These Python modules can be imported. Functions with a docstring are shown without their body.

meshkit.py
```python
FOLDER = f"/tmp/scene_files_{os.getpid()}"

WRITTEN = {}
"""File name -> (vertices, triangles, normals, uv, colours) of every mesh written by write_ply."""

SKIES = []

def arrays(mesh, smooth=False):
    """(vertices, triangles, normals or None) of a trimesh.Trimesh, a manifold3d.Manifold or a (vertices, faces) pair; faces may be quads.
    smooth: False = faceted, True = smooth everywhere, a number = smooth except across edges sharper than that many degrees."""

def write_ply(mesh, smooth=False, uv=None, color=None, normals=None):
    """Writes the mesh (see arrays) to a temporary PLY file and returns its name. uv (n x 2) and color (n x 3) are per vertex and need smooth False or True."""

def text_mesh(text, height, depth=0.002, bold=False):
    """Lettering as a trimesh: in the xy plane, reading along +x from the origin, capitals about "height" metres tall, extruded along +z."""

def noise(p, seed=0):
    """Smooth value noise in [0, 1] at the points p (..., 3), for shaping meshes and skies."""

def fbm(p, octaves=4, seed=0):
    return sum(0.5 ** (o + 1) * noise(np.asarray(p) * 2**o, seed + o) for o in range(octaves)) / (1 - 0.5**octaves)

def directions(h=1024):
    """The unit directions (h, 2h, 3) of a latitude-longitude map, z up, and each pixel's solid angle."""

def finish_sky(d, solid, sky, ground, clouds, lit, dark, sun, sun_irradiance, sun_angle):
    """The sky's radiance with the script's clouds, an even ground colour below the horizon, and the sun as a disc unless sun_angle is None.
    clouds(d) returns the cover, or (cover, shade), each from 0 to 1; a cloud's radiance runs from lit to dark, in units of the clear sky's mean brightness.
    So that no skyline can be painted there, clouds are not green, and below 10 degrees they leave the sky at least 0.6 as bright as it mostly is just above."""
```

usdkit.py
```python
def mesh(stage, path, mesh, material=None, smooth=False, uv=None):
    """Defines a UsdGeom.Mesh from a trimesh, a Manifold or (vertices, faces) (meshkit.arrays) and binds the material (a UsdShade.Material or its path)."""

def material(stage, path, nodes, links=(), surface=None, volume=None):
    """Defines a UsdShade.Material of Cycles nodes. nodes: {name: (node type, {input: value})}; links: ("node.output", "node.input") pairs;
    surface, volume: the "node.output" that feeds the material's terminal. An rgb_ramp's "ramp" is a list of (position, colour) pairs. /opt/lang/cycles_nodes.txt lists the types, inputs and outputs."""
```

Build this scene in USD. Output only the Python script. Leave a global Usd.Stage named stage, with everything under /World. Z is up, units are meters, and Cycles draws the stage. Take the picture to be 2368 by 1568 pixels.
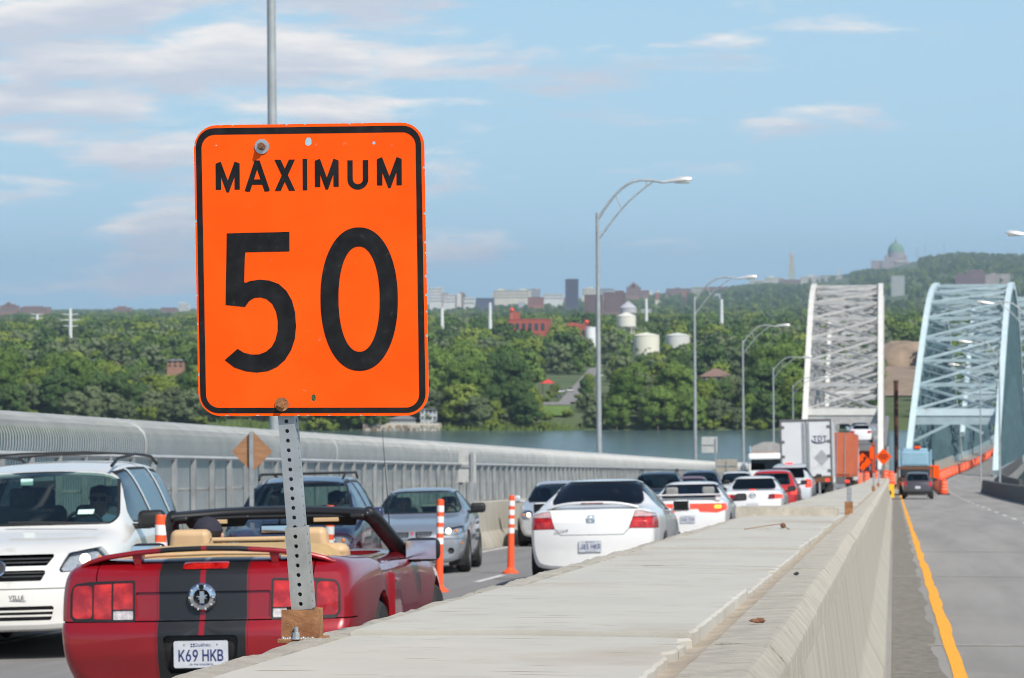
import math, random
import numpy as np, trimesh, manifold3d as m3, shapely, shapely.geometry as sg, shapely.affinity as sa
import usdkit, meshkit
from pxr import Usd, UsdGeom, UsdShade, UsdLux, Gf, Sdf, Vt
from manifold3d import Manifold as MF, CrossSection as CS
R = np.random.default_rng(7)
random.seed(7)
stage = Usd.Stage.CreateInMemory()
UsdGeom.SetStageUpAxis(stage, UsdGeom.Tokens.z)
UsdGeom.SetStageMetersPerUnit(stage, 1.0)
world = UsdGeom.Xform.Define(stage, '/World')
stage.SetDefaultPrim(world.GetPrim())
UsdGeom.Scope.Define(stage, '/World/Looks')

# ---------------------------------------------------------------- camera, sky, sun
EYE = np.array([0.0, 0.0, 40.0])          # the river is z = 0, the road runs along +y
FL, CX, CY = 7000.0, 1183.5, 784.0        # focal length and centre in units of 1/2367 of the picture width
PITCH, ROLL = math.atan(84 / FL), math.radians(0.35)

def basis(yaw):
    f = np.array([-math.sin(yaw) * math.cos(PITCH), math.cos(yaw) * math.cos(PITCH), -math.sin(PITCH)])
    r = np.cross(f, [0, 0, 1]); r /= np.linalg.norm(r)
    u = np.cross(r, f)
    c, s = math.cos(ROLL), math.sin(ROLL)
    return f, r * c - u * s, u * c + r * s     # the picture turns a touch counter-clockwise
def ray(x, y, b):
    f, r, u = b
    return f + (x - CX) / FL * r - (y - CY) / FL * u
YAW = 0.125
for _ in range(30):
    d_ = ray(2065, 1096, basis(YAW))
    YAW += math.atan2(d_[0], d_[1])
CAMB = basis(YAW)
d_ = ray(2065, 1096, CAMB)
SLOPE = -d_[2] / d_[1]
def V(x, y, Y):
    "the point of the plane at distance Y up the road that the camera sees there"
    d = ray(x, y, CAMB)
    return EYE + d * (Y / d[1])
def proj(p):
    q = np.asarray(p, float) - EYE
    f, r, u = CAMB
    z = q @ f
    return CX + FL * (q @ r) / z, CY - FL * (q @ u) / z

cam = UsdGeom.Camera.Define(stage, '/World/camera')
cam.CreateHorizontalApertureAttr(36.0)
cam.CreateVerticalApertureAttr(36.0 * 678 / 1024)
cam.CreateFocalLengthAttr(36.0 * FL / 2367)
cam.CreateClippingRangeAttr(Gf.Vec2f(0.5, 40000))
cam.CreateFStopAttr(15.0)
cam.CreateFocusDistanceAttr(8.2)
f_, r_, u_ = CAMB
cam.AddTransformOp().Set(Gf.Matrix4d(*[*r_, 0.0], *[*u_, 0.0], *[*(-f_), 0.0], *[*EYE, 1.0]))
cam.CreateExposureAttr(0.15)

SUN = np.array([0.44, -0.53, 0.725]); SUN /= np.linalg.norm(SUN)
sun = UsdLux.DistantLight.Define(stage, '/World/sun')
sun.CreateIntensityAttr(1.12); sun.CreateAngleAttr(0.53); sun.CreateColorAttr(Gf.Vec3f(1.0, 0.955, 0.88))
sun.CreateNormalizeAttr(True)
zx = SUN; xx = np.cross([0, 0, 1], zx); xx /= np.linalg.norm(xx); yx = np.cross(zx, xx)
sun.AddTransformOp().Set(Gf.Matrix4d(*[*xx, 0.0], *[*yx, 0.0], *[*zx, 0.0], 0, 0, 0, 1))
dome = UsdLux.DomeLight.Define(stage, '/World/sky')
dome.GetPrim().SetCustomDataByKey('kind', 'structure')
CL = ray(300, 90, CAMB); CL /= np.linalg.norm(CL)
CL2 = ray(1850, -60, CAMB); CL2 /= np.linalg.norm(CL2)
skym = usdkit.material(stage, '/World/Looks/sky', {
    'sky': ('sky_texture', {'sky_type': 'single_scattering', 'sun_disc': False, 'sun_elevation': math.asin(SUN[2]), 'sun_rotation': math.atan2(SUN[0], SUN[1]),
                            'altitude': 60.0, 'air_density': 1.0, 'aerosol_density': 1.0, 'ozone_density': 1.6}),
    'tc': ('texture_coordinate', {}),
    'map': ('mapping', {'scale': (16.0, 16.0, 78.0), 'location': (1.3, 0.4, 2.15)}),
    'n': ('noise_texture', {'scale': 1.0, 'detail': 6.0, 'roughness': 0.56, 'distortion': 0.25}),
    'mapb': ('mapping', {'scale': (5.0, 5.0, 17.0), 'location': (3.0, 1.0, 0.3)}),
    'nb': ('noise_texture', {'scale': 1.0, 'detail': 2.0}),
    'nrm': ('vector_math', {'math_type': 'normalize'}),
    'dot': ('vector_math', {'math_type': 'dot_product', 'vector2': tuple(map(float, CL))}),
    'near': ('map_range', {'from_min': 0.988, 'from_max': 0.9995, 'to_min': -0.115, 'to_max': 0.15, 'clamp': True}),
    'dot2': ('vector_math', {'math_type': 'dot_product', 'vector2': tuple(map(float, CL2))}), 'near2': ('map_range', {'from_min': 0.9983, 'from_max': 0.9999, 'to_min': -0.085, 'to_max': 0.06, 'clamp': True}), 'nmax': ('math', {'math_type': 'maximum'}),
    'mul': ('math', {'math_type': 'multiply_add', 'value2': 0.36, 'value3': -0.18}),
    'add': ('math', {'math_type': 'add'}),
    'add2': ('math', {'math_type': 'add'}),
    'cov': ('map_range', {'range_type': 'smoothstep', 'from_min': 0.50, 'from_max': 0.68, 'to_min': 0.0, 'to_max': 0.93, 'clamp': True}),
    'maps': ('mapping', {'scale': (16.0, 16.0, 78.0), 'location': (1.3, 0.4, 2.62)}),
    'ns': ('noise_texture', {'scale': 1.0, 'detail': 4.0, 'roughness': 0.55, 'distortion': 0.25}),
    'shade': ('rgb_ramp', {'ramp': [(0.36, (8.8, 8.5, 8.3)), (0.60, (5.6, 6.0, 6.9))]}),
    'sep': ('separate_xyz', {}), 'hzf': ('map_range', {'from_min': -0.02, 'from_max': 0.45, 'to_min': 0.93, 'to_max': 0.0, 'clamp': True}),
    'hzm': ('mix_color', {'b': (3.9, 6.45, 8.6)}),
    'mix': ('mix_color', {}),
    'bg': ('background_shader', {'strength': 0.1}),
}, [('tc.generated', 'nrm.vector1'), ('nrm.vector', 'map.vector'), ('map.vector', 'n.vector'), ('nrm.vector', 'mapb.vector'), ('mapb.vector', 'nb.vector'),
    ('nrm.vector', 'maps.vector'), ('maps.vector', 'ns.vector'), ('ns.fac', 'shade.fac'),
    ('nrm.vector', 'dot.vector1'), ('dot.value', 'near.value'), ('nb.fac', 'mul.value1'), ('mul.value', 'add.value1'), ('n.fac', 'add.value2'),
    ('add.value', 'add2.value1'), ('nrm.vector', 'dot2.vector1'), ('dot2.value', 'near2.value'), ('near.result', 'nmax.value1'), ('near2.result', 'nmax.value2'), ('nmax.value', 'add2.value2'), ('add2.value', 'cov.value'),
    ('nrm.vector', 'sep.vector'), ('sep.z', 'hzf.value'), ('hzf.result', 'hzm.fac'), ('sky.color', 'hzm.a'), ('hzm.result', 'mix.a'), ('shade.color', 'mix.b'), ('cov.result', 'mix.fac'), ('mix.result', 'bg.color')], surface='bg.background')
UsdShade.MaterialBindingAPI.Apply(dome.GetPrim()).Bind(skym)

# ---------------------------------------------------------------- helpers
used = {}
def fresh(parent, name):
    k = used.get((parent, name), 0); used[(parent, name)] = k + 1
    return f'{parent}/{name}' if k == 0 else f'{parent}/{name}_{k:03d}'
def tag(p, label=None, cat=None, group=None, kind=None):
    p = p.GetPrim() if hasattr(p, 'GetPrim') else stage.GetPrimAtPath(p)
    for k, v in (('label', label), ('category', cat), ('group', group), ('kind', kind)):
        if v: p.SetCustomDataByKey(k, v)
    return str(p.GetPath())
def mat4(loc=(0, 0, 0), rz=0, rx=0, ry=0, s=1.0):
    "row-vector matrix: scale, roll about y, pitch about x, yaw about z (degrees), then move"
    m = Gf.Matrix4d(1).SetScale(Gf.Vec3d(*(s if np.ndim(s) else (s, s, s))))
    for ax, a in (((0, 1, 0), ry), ((1, 0, 0), rx), ((0, 0, 1), rz)):
        m = m * Gf.Matrix4d(1).SetRotate(Gf.Rotation(Gf.Vec3d(*ax), a))
    return m * Gf.Matrix4d(1).SetTranslate(Gf.Vec3d(*map(float, loc)))
def thing(name, label, cat, group=None, m=None, kind=None):
    x = UsdGeom.Xform.Define(stage, fresh('/World', name))
    if m is not None: x.AddTransformOp().Set(m)
    return tag(x, label, cat, group, kind)
def part(parent, name, mesh, mat, label=None, smooth=30, kind=None):
    path = fresh(parent, name)
    if hasattr(mesh, 'to_mesh') and mesh.is_empty(): return None
    usdkit.mesh(stage, path, mesh, mat, smooth)
    return tag(path, label, None, None, kind)
def one(name, mesh, mat, label, cat, group=None, smooth=30, kind=None):
    path = fresh('/World', name); usdkit.mesh(stage, path, mesh, mat, smooth)
    return tag(path, label, cat, group, kind)
def struct(name, mesh, mat, smooth=30, kind='structure'):
    path = fresh('/World', name); usdkit.mesh(stage, path, mesh, mat, smooth)
    return tag(path, None, None, None, kind)
def copy(src, name, label, cat, group, m):
    x = UsdGeom.Xform.Define(stage, fresh('/World', name))
    x.GetPrim().GetReferences().AddInternalReference(src); x.GetPrim().SetInstanceable(True)
    x.ClearXformOpOrder(); x.AddTransformOp(opSuffix='place').Set(m)
    return tag(x, label, cat, group)
def cat_(ms):
    ms = [as_tm(x) for x in ms]
    return trimesh.util.concatenate(ms)
def as_tm(x):
    if hasattr(x, 'to_mesh'):
        q = x.to_mesh(); return trimesh.Trimesh(q.vert_properties[:, :3], q.tri_verts, process=False)
    if isinstance(x, tuple):
        v, f, _ = meshkit.arrays(x); return trimesh.Trimesh(v, f, process=False)
    return x
def bx(x0, x1, y0, y1, z0, z1):
    b = trimesh.creation.box([x1 - x0, y1 - y0, z1 - z0]); b.apply_translation([(x0 + x1) / 2, (y0 + y1) / 2, (z0 + z1) / 2]); return b
def mbox(x0, x1, y0, y1, z0, z1): return MF.cube([x1 - x0, y1 - y0, z1 - z0]).translate([x0, y0, z0])
def rbox(x0, x1, y0, y1, z0, z1, r=0.02, n=8):
    "rounded box as a Manifold"
    r = min(r, (x1 - x0) / 2.01, (y1 - y0) / 2.01, (z1 - z0) / 2.01)
    s = MF.sphere(r, n)
    return MF.batch_hull([s.translate([x, y, z]) for x in (x0 + r, x1 - r) for y in (y0 + r, y1 - r) for z in (z0 + r, z1 - r)])
def bar(a, b, w, h=None, up=(0, 0, 1)):
    "a straight square bar between two points"
    a, b = np.asarray(a, float), np.asarray(b, float); h = h or w
    d = b - a; L = np.linalg.norm(d); d /= L
    u = np.asarray(up, float)
    if abs(d @ u) > 0.99: u = np.array([0, 1.0, 0])
    r = np.cross(d, u); r /= np.linalg.norm(r); u = np.cross(r, d)
    t = trimesh.creation.box([w, L, h]); M = np.eye(4); M[:3, 0], M[:3, 1], M[:3, 2], M[:3, 3] = r, d, u, (a + b) / 2
    t.apply_transform(M); return t
def tube(pts, rad, n=8, cap=True):
    pts = np.asarray(pts, float); rad = np.broadcast_to(np.asarray(rad, float), len(pts))
    t = np.gradient(pts, axis=0); t /= np.linalg.norm(t, axis=1)[:, None]
    ref = np.array([0, 0, 1.0]) if abs(t[0][2]) < 0.9 else np.array([1.0, 0, 0])
    v = []
    for p, d, r in zip(pts, t, rad):
        a = np.cross(d, ref); a /= np.linalg.norm(a); b = np.cross(d, a)
        ang = np.arange(n) * 2 * math.pi / n
        v.append(p + r * (np.cos(ang)[:, None] * a + np.sin(ang)[:, None] * b))
    v = np.vstack(v); f = []
    for i in range(len(pts) - 1):
        for j in range(n):
            a, b = i * n + j, i * n + (j + 1) % n
            f += [[a, a + n, b + n], [a, b + n, b]]
    if cap:
        f += [[0, j + 1, j] if 0 else [0, j, j + 1] for j in range(1, n - 1)] + [[(len(pts) - 1) * n, (len(pts) - 1) * n + j + 1, (len(pts) - 1) * n + j] for j in range(1, n - 1)]
    return trimesh.Trimesh(v, np.array(f), process=False)
def cyl(p0, p1, r, n=16, r1=None): return tube([p0, p1], [r, r if r1 is None else r1], n)
def prism_xz(pts, y0, y1):
    "polygon in (x, z), extruded from y0 to y1, as a Manifold"
    c = CS([np.asarray(pts, float)], m3.FillRule.NonZero)
    return c.extrude(y1 - y0).rotate([90, 0, 0]).translate([0, y1, 0])
def prism_yz(pts, x0, x1):
    c = CS([np.asarray(pts, float)], m3.FillRule.NonZero)
    return c.extrude(x1 - x0).rotate([90, 0, 90]).translate([x0, 0, 0])
def prism_xy(pts, z0, z1):
    return CS([np.asarray(pts, float)], m3.FillRule.NonZero).extrude(z1 - z0).translate([0, 0, z0])
def rpoly(x0, x1, y0, y1, r, n=6):
    return np.array(sg.box(x0 + r, y0 + r, x1 - r, y1 - r).buffer(r, n).exterior.coords)[:-1] if r > 0 else np.array([(x0, y0), (x1, y0), (x1, y1), (x0, y1)])
def soft(pts, r, n=4):
    "a polygon with rounded corners"
    p = sg.Polygon(pts); q = p.buffer(-r, quad_segs=n).buffer(r, quad_segs=n)
    return np.array(q.exterior.coords)[:-1]
def plate(poly, t=0.002):
    "shapely polygon in (x, z) as a plate whose face looks to -y, front at y = -t"
    geoms = getattr(poly, 'geoms', [poly])
    ms = [trimesh.creation.extrude_polygon(g, t, engine='earcut') for g in geoms if g.area > 1e-9]
    m = trimesh.util.concatenate(ms)
    M = np.array([[1, 0, 0, 0], [0, 0, -1, 0], [0, 1, 0, 0], [0, 0, 0, 1.0]]); m.apply_transform(M); return m
def text_xz(s, h, cx=0, z0=0, width=None, depth=0.002, bold=False, y=0.0):
    m = meshkit.text_mesh(s, h, depth, bold)
    b = m.bounds
    k = 1 if width is None else width / (b[1][0] - b[0][0])
    m.vertices[:, 0] = (m.vertices[:, 0] - (b[0][0] + b[1][0]) / 2) * k + cx
    M = np.array([[1, 0, 0, 0], [0, 0, -1, y], [0, 1, 0, z0], [0, 0, 0, 1.0]]); m.apply_transform(M); return m

# ---------------------------------------------------------------- materials
mats = {}
def pm(name, col, rough=0.5, metal=0.0, var=0.12, scale=4.0, col2=None, bump=0.0, bscale=40.0, coat=0.0, spec=0.5, stretch=(1, 1, 1), detail=5.0, lo=0.35, hi=0.65, rand=0.0, emit=0.0, ecol=None, dirt=None, streak=None, **kw):
    col = np.array(col, float); c2 = col * (1 + var) if col2 is None else np.array(col2, float)
    c1 = col * (1 - var) if col2 is None else col
    nodes = {'tc': ('texture_coordinate', {}), 'mp': ('mapping', {'scale': stretch}),
             'n': ('noise_texture', {'scale': scale, 'detail': detail, 'roughness': 0.6}),
             'r': ('rgb_ramp', {'ramp': [(lo, tuple(np.clip(c1, 0, 1))), (hi, tuple(np.clip(c2, 0, 1)))]}),
             'p': ('principled_bsdf', {'roughness': rough, 'metallic': metal, 'coat_weight': coat, 'specular_ior_level': spec, **kw})}
    links = [('tc.object', 'mp.vector'), ('mp.vector', 'n.vector'), ('n.fac', 'r.fac')]
    out = 'r.color'
    if dirt:   # (colour, scale, low, high, stretch)
        nodes['mpd'] = ('mapping', {'scale': dirt[4] if len(dirt) > 4 else (1, 1, 1)})
        nodes['nd'] = ('noise_texture', {'scale': dirt[1], 'detail': 6.0, 'roughness': 0.65})
        nodes['rd'] = ('map_range', {'from_min': dirt[2], 'from_max': dirt[3], 'to_min': 0.0, 'to_max': 1.0, 'clamp': True})
        nodes['md'] = ('mix_color', {'b': tuple(map(float, dirt[0]))})
        links += [('tc.object', 'mpd.vector'), ('mpd.vector', 'nd.vector'), ('nd.fac', 'rd.value'), ('rd.result', 'md.fac'), (out, 'md.a')]
        out = 'md.result'
    if streak:   # thin marks: (colour, scale, low, high, stretch)
        nodes['mps'] = ('mapping', {'scale': streak[4], 'location': (3.1, 1.7, 0.0)}); nodes['ns'] = ('noise_texture', {'scale': streak[1], 'detail': 3.0, 'roughness': 0.5}); nodes['rs'] = ('map_range', {'from_min': streak[2], 'from_max': streak[3], 'clamp': True}); nodes['ms'] = ('mix_color', {'b': tuple(map(float, streak[0]))})
        links += [('tc.object', 'mps.vector'), ('mps.vector', 'ns.vector'), ('ns.fac', 'rs.value'), ('rs.result', 'ms.fac'), (out, 'ms.a')]; out = 'ms.result'
    if rand:
        nodes['oi'] = ('object_info', {}); nodes['rr'] = ('map_range', {'to_min': 1 - rand, 'to_max': 1 + rand})
        nodes['hs'] = ('hsv', {}); links += [('oi.random', 'rr.value'), ('rr.result', 'hs.value'), (out, 'hs.color')]
        out = 'hs.color'
    links.append((out, 'p.base_color'))
    if bump:
        nodes['nb'] = ('noise_texture', {'scale': bscale, 'detail': 6.0, 'roughness': 0.7}); nodes['b'] = ('bump', {'strength': bump, 'distance': 0.01})
        links += [('mp.vector', 'nb.vector'), ('nb.fac', 'b.height'), ('b.normal', 'p.normal')]
    if emit:
        nodes['p'][1]['emission_strength'] = emit; nodes['p'][1]['emission_color'] = tuple(ecol or col)
    m = usdkit.material(stage, f'/World/Looks/{name}', nodes, links, surface='p.BSDF'); mats[name] = m; return m
def glass(name, tint, gloss=0.04, k=1.0, ior=1.5):
    "a window pane: tinted clear with a sky reflection"
    m = usdkit.material(stage, f'/World/Looks/{name}', {
        't': ('transparent_bsdf', {'color': tint}), 'g': ('glossy_bsdf', {'roughness': 0.02, 'color': (0.95, 0.97, 1.0)}),
        'w': ('layer_weight', {'blend': 0.5}), 'pw': ('math', {'math_type': 'power', 'value2': 5.0}), 'f': ('math', {'math_type': 'multiply_add', 'value2': 0.9, 'value3': gloss}), 'x': ('mix_closure', {})},
        [('w.facing', 'pw.value1'), ('pw.value', 'f.value1'), ('f.value', 'x.fac'), ('t.BSDF', 'x.closure1'), ('g.BSDF', 'x.closure2')], surface='x.closure')
    mats[name] = m; return m
concrete = pm('concrete', (0.40, 0.375, 0.325), 0.9, var=0.10, scale=1.3, bump=0.35, bscale=60, dirt=((0.22, 0.19, 0.15), 2.2, 0.58, 0.85))
concrete_rough = pm('concrete_rough', (0.50, 0.46, 0.385), 0.95, var=0.18, scale=9.0, detail=9.0, lo=0.3, hi=0.7, bump=1.0, bscale=110, dirt=((0.2, 0.165, 0.12), 26.0, 0.60, 0.75))
concrete_face = pm('concrete_face', (0.40, 0.37, 0.31), 0.9, var=0.13, scale=1.6, stretch=(1, 3.0, 0.25), bump=0.3, bscale=50, streak=((0.20, 0.165, 0.12), 30.0, 0.70, 0.76, (1, 1, 1)), dirt=((0.24, 0.205, 0.16), 2.4, 0.55, 0.8, (1, 2.5, 0.2)))
slab_m = pm('slab', (0.485, 0.465, 0.41), 0.8, var=0.05, scale=2.6, stretch=(1, 0.8, 1), detail=10.0, bump=0.18, bscale=130, dirt=((0.385, 0.33, 0.255), 0.9, 0.54, 0.72, (1, 0.9, 1)), streak=((0.24, 0.185, 0.125), 1.0, 0.655, 0.69, (3.5, 26.0, 1)))
grout = pm('grout', (0.40, 0.34, 0.265), 0.95, var=0.15, scale=5, bump=0.7, bscale=50)
asphalt = pm('asphalt', (0.265, 0.255, 0.24), 0.88, var=0.14, scale=0.5, stretch=(2.4, 0.12, 1), bump=0.5, bscale=90, dirt=((0.30, 0.275, 0.24), 1.3, 0.52, 0.75, (1.0, 0.3, 1)))
asphalt_l = pm('asphalt_left', (0.21, 0.205, 0.20), 0.88, var=0.14, scale=0.6, stretch=(2.4, 0.15, 1), bump=0.5, bscale=90)
tar = pm('tar', (0.02, 0.02, 0.02), 0.7)
patch_pale = pm('patch_pale', (0.34, 0.315, 0.27), 0.9, var=0.2, scale=9)
yellow_paint = pm('yellow_paint', (0.80, 0.36, 0.015), 0.7, var=0.08, scale=9, dirt=((0.32, 0.19, 0.05), 14.0, 0.62, 0.8))
white_paint = pm('white_paint', (0.66, 0.64, 0.60), 0.75, var=0.1, scale=9, dirt=((0.2, 0.19, 0.18), 10.0, 0.55, 0.75))
galv = pm('galvanised', (0.40, 0.42, 0.43), 0.5, 0.55, var=0.15, scale=7, bump=0.08, bscale=30)
galv_pole = pm('galvanised_pole', (0.36, 0.385, 0.39), 0.55, 0.25, var=0.10, scale=3)
fence_m = pm('fence_steel', (0.43, 0.44, 0.43), 0.55, 0.25, var=0.10, scale=2)
fence_post = pm('fence_post', (0.30, 0.31, 0.31), 0.6, 0.2, var=0.2, scale=3)
rust = pm('rust', (0.23, 0.095, 0.04), 0.9, 0.1, col2=(0.40, 0.20, 0.09), scale=14, bump=0.6, bscale=60, dirt=((0.10, 0.035, 0.015), 22.0, 0.55, 0.75))
rust_dark = pm('rust_dark', (0.12, 0.05, 0.025), 0.9, 0.1, col2=(0.23, 0.11, 0.06), scale=30, bump=0.6, bscale=80)
zinc = pm('zinc', (0.55, 0.57, 0.58), 0.35, 0.8, var=0.1, scale=20)
plywood = pm('plywood', (0.33, 0.17, 0.085), 0.8, var=0.15, scale=6, stretch=(1, 1, 4))
# ---------------------------------------------------------------- the road and the bridge
SAG0, SAGK, SAG1 = 150.0, 4.3e-5, 520.0
def ZR(Y):
    Y = np.asarray(Y, float)
    t = np.clip(Y, SAG0, SAG1) - SAG0
    return EYE[2] - 1.53 - SLOPE * Y + SAGK * t ** 2 + np.maximum(Y - SAG1, 0) * 2 * SAGK * (SAG1 - SAG0)
def ZL(X, Y): return ZR(Y) + 0.022 * (np.clip(X, -9, -1.3) + 5.3)
def SH(Y):
    "how far the right-hand bridge bends away to the right"
    Y = np.asarray(Y, float); t = np.clip(Y - 235, 0, 95)
    return 0.06 / 190 * t ** 2 + np.maximum(Y - 330, 0) * 0.06
def strip(xl, xr, ys, zf, lift=0.0, n=1, sh=None):
    ys = np.asarray(ys, float); v = []
    for i, y in enumerate(ys):
        a = xl(y) if callable(xl) else (xl[i] if np.ndim(xl) else xl); b = xr(y) if callable(xr) else (xr[i] if np.ndim(xr) else xr)
        for k in range(n + 1):
            x = a + (b - a) * k / n
            v.append((x + (sh(y) if sh else 0), y, float(zf(x, y)) + lift))
    f = []
    m = n + 1
    for i in range(len(ys) - 1):
        for k in range(n):
            a = i * m + k; f += [[a, a + 1, a + m + 1], [a, a + m + 1, a + m]]
    return trimesh.Trimesh(np.array(v), np.array(f), process=False)
def sweep(profile, ys, zf, sh=None, xf=None):
    "a closed (x, z) profile (counter-clockwise as seen from the camera) swept along the road; z counts from the road"
    P = np.asarray(profile, float); n = len(P); v = []
    for y in ys:
        dx = float(sh(y)) if sh else 0.0
        if xf: dx += xf(y)
        z0 = float(zf(y)); v += [(x + dx, y, z + z0) for x, z in P]
    f = []
    for i in range(len(ys) - 1):
        for j in range(n):
            a, b = i * n + j, i * n + (j + 1) % n
            f += [[a, b, b + n], [a, b + n, a + n]]
    tri = trimesh.creation.triangulate_polygon(sg.Polygon(P), engine='earcut')
    tv, tf = tri
    from scipy.spatial import cKDTree
    idx = cKDTree(P).query(tv)[1]
    for t in tf:
        a, b, c = idx[t]
        if np.cross(P[b] - P[a], P[c] - P[a]) < 0: b, c = c, b
        f.append([a, b, c]); o = (len(ys) - 1) * n; f.append([o + a, o + c, o + b])
    return trimesh.Trimesh(np.array(v), np.array(f), process=False)
zr_f = lambda x, y: ZR(y)
YS = np.r_[np.arange(-30, 150, 12.0), np.arange(150, 960, 10.0)]
left_deck = sweep([(-8.78, -1.4), (-1.25, -1.4), (-1.25, 0.089), (-5.3, 0.0), (-8.78, -0.0766)], YS, ZR)
struct('left_road', left_deck, asphalt_l, 20)
struct('right_road', sweep([(-0.75, -1.4), (9.3, -1.4), (9.3, 0.0), (-0.75, 0.0)], np.arange(-30, 960, 6.0), ZR, SH), asphalt, 20)
ys = np.arange(-20, 620, 1.0)
wob = (meshkit.fbm(np.c_[ys * 0.45, ys * 0, ys * 0], 3, 3) - 0.5) * 0.05
wob2 = (meshkit.fbm(np.c_[ys * 0.55, ys * 0 + 9, ys * 0], 3, 4) - 0.5) * 0.07
struct('yellow_line', strip(0.435 + wob, 0.555 + wob2, ys, zr_f, 0.005, sh=SH), yellow_paint)
struct('road_shoulder', strip(lambda y: -0.02, lambda y: 0.36 + 0.03 * math.sin(y * 0.9) + 0.02 * math.sin(y * 2.3), np.arange(-10, 230, 0.8), zr_f, 0.0035, sh=SH), pm('shoulder_grit', (0.20, 0.185, 0.16), 0.95, var=0.25, scale=9, detail=9.0, bump=0.8, bscale=120, dirt=((0.11, 0.10, 0.085), 5.0, 0.55, 0.75)))
# dashes, edge lines, joints and patches of the carriageway
dash = [strip(4.02, 4.15, np.arange(y0, y0 + 3.1, 1.0), zr_f, 0.005, sh=SH) for y0 in np.arange(40, 330, 9.0)]
for k, dm in enumerate(dash): struct('lane_dash', dm, white_paint)
struct('edge_line', strip(lambda y: 6.85 - 0.0075 * max(0, y - 100), lambda y: 6.97 - 0.0075 * max(0, y - 100), np.arange(20, 222, 4.0), zr_f, 0.005), white_paint)
for k, y0 in enumerate((22.2, 27.2, 45.5, 60.0, 84.0, 120.0)):
    struct('road_joint', strip(-0.02 if k != 1 else 0.3, 7.0, [y0, y0 + (0.05 if k == 0 else 0.16)], zr_f, 0.004), tar if k == 0 else patch_pale)
for y0 in np.arange(20.6, 215, 7.3): struct('left_lane_dash', strip(-5.93, -5.82, [y0, y0 + 1.5, y0 + 3.0], lambda x, y: ZL(x, y), 0.005), white_paint)
struct('left_edge_line', strip(-8.35, -8.24, np.arange(-10, 300, 4.0), lambda x, y: ZL(x, y), 0.005), white_paint)

# the median: slabs between two kerb walls
med = thing('median_barrier', 'pale concrete median barrier with slab top running down the bridge', 'barrier')
BH = 1.09
gy = np.sort(np.r_[4.0 + 0.18, np.arange(4.9, 210, 3.18)])
SLAB_Z = []
for i in range(len(gy) - 1):
    y0, y1 = gy[i] + 0.012, gy[i + 1] - 0.012
    n = 60 if y1 < 25 else 6
    dz = R.normal(0, 0.004) + (0.016 if i % 3 == 2 else 0)
    yy = np.linspace(y0, y1, n)
    SLAB_Z.append(dz)
    # slab with a ragged right edge
    edge = -0.538 + (meshkit.fbm(np.c_[yy * 14.0, yy * 0 + i, yy * 0], 3, 5) - 0.5) * 0.016 - 0.02 * (meshkit.noise(np.c_[yy * 5.0, yy * 0 + i * 3, yy * 0], 8) > 0.82)
    crown = 0.004
    v, f = [], []
    for y, e in zip(yy, edge):
        zt = float(ZR(y)) + BH + dz
        v += [(-1.463, y, zt - 0.09), (-1.463, y, zt - 0.006), (-1.455, y, zt), (-1.0, y, zt + crown), (e - 0.008, y, zt), (e, y, zt - 0.007), (e, y, zt - 0.09)]
    for a in range(n - 1):
        for b in range(6):
            p, q = a * 7 + b, a * 7 + b + 1; f += [[p, q, q + 7], [p, q + 7, p + 7]]
    for o, s in ((0, 1), ((n - 1) * 7, -1)):
        for b in range(1, 6): f.append([o, o + b + 1, o + b][::s])
    part(med, 'slab', trimesh.Trimesh(np.array(v), np.array(f)[:, ::-1], process=False), slab_m, smooth=35)
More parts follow.
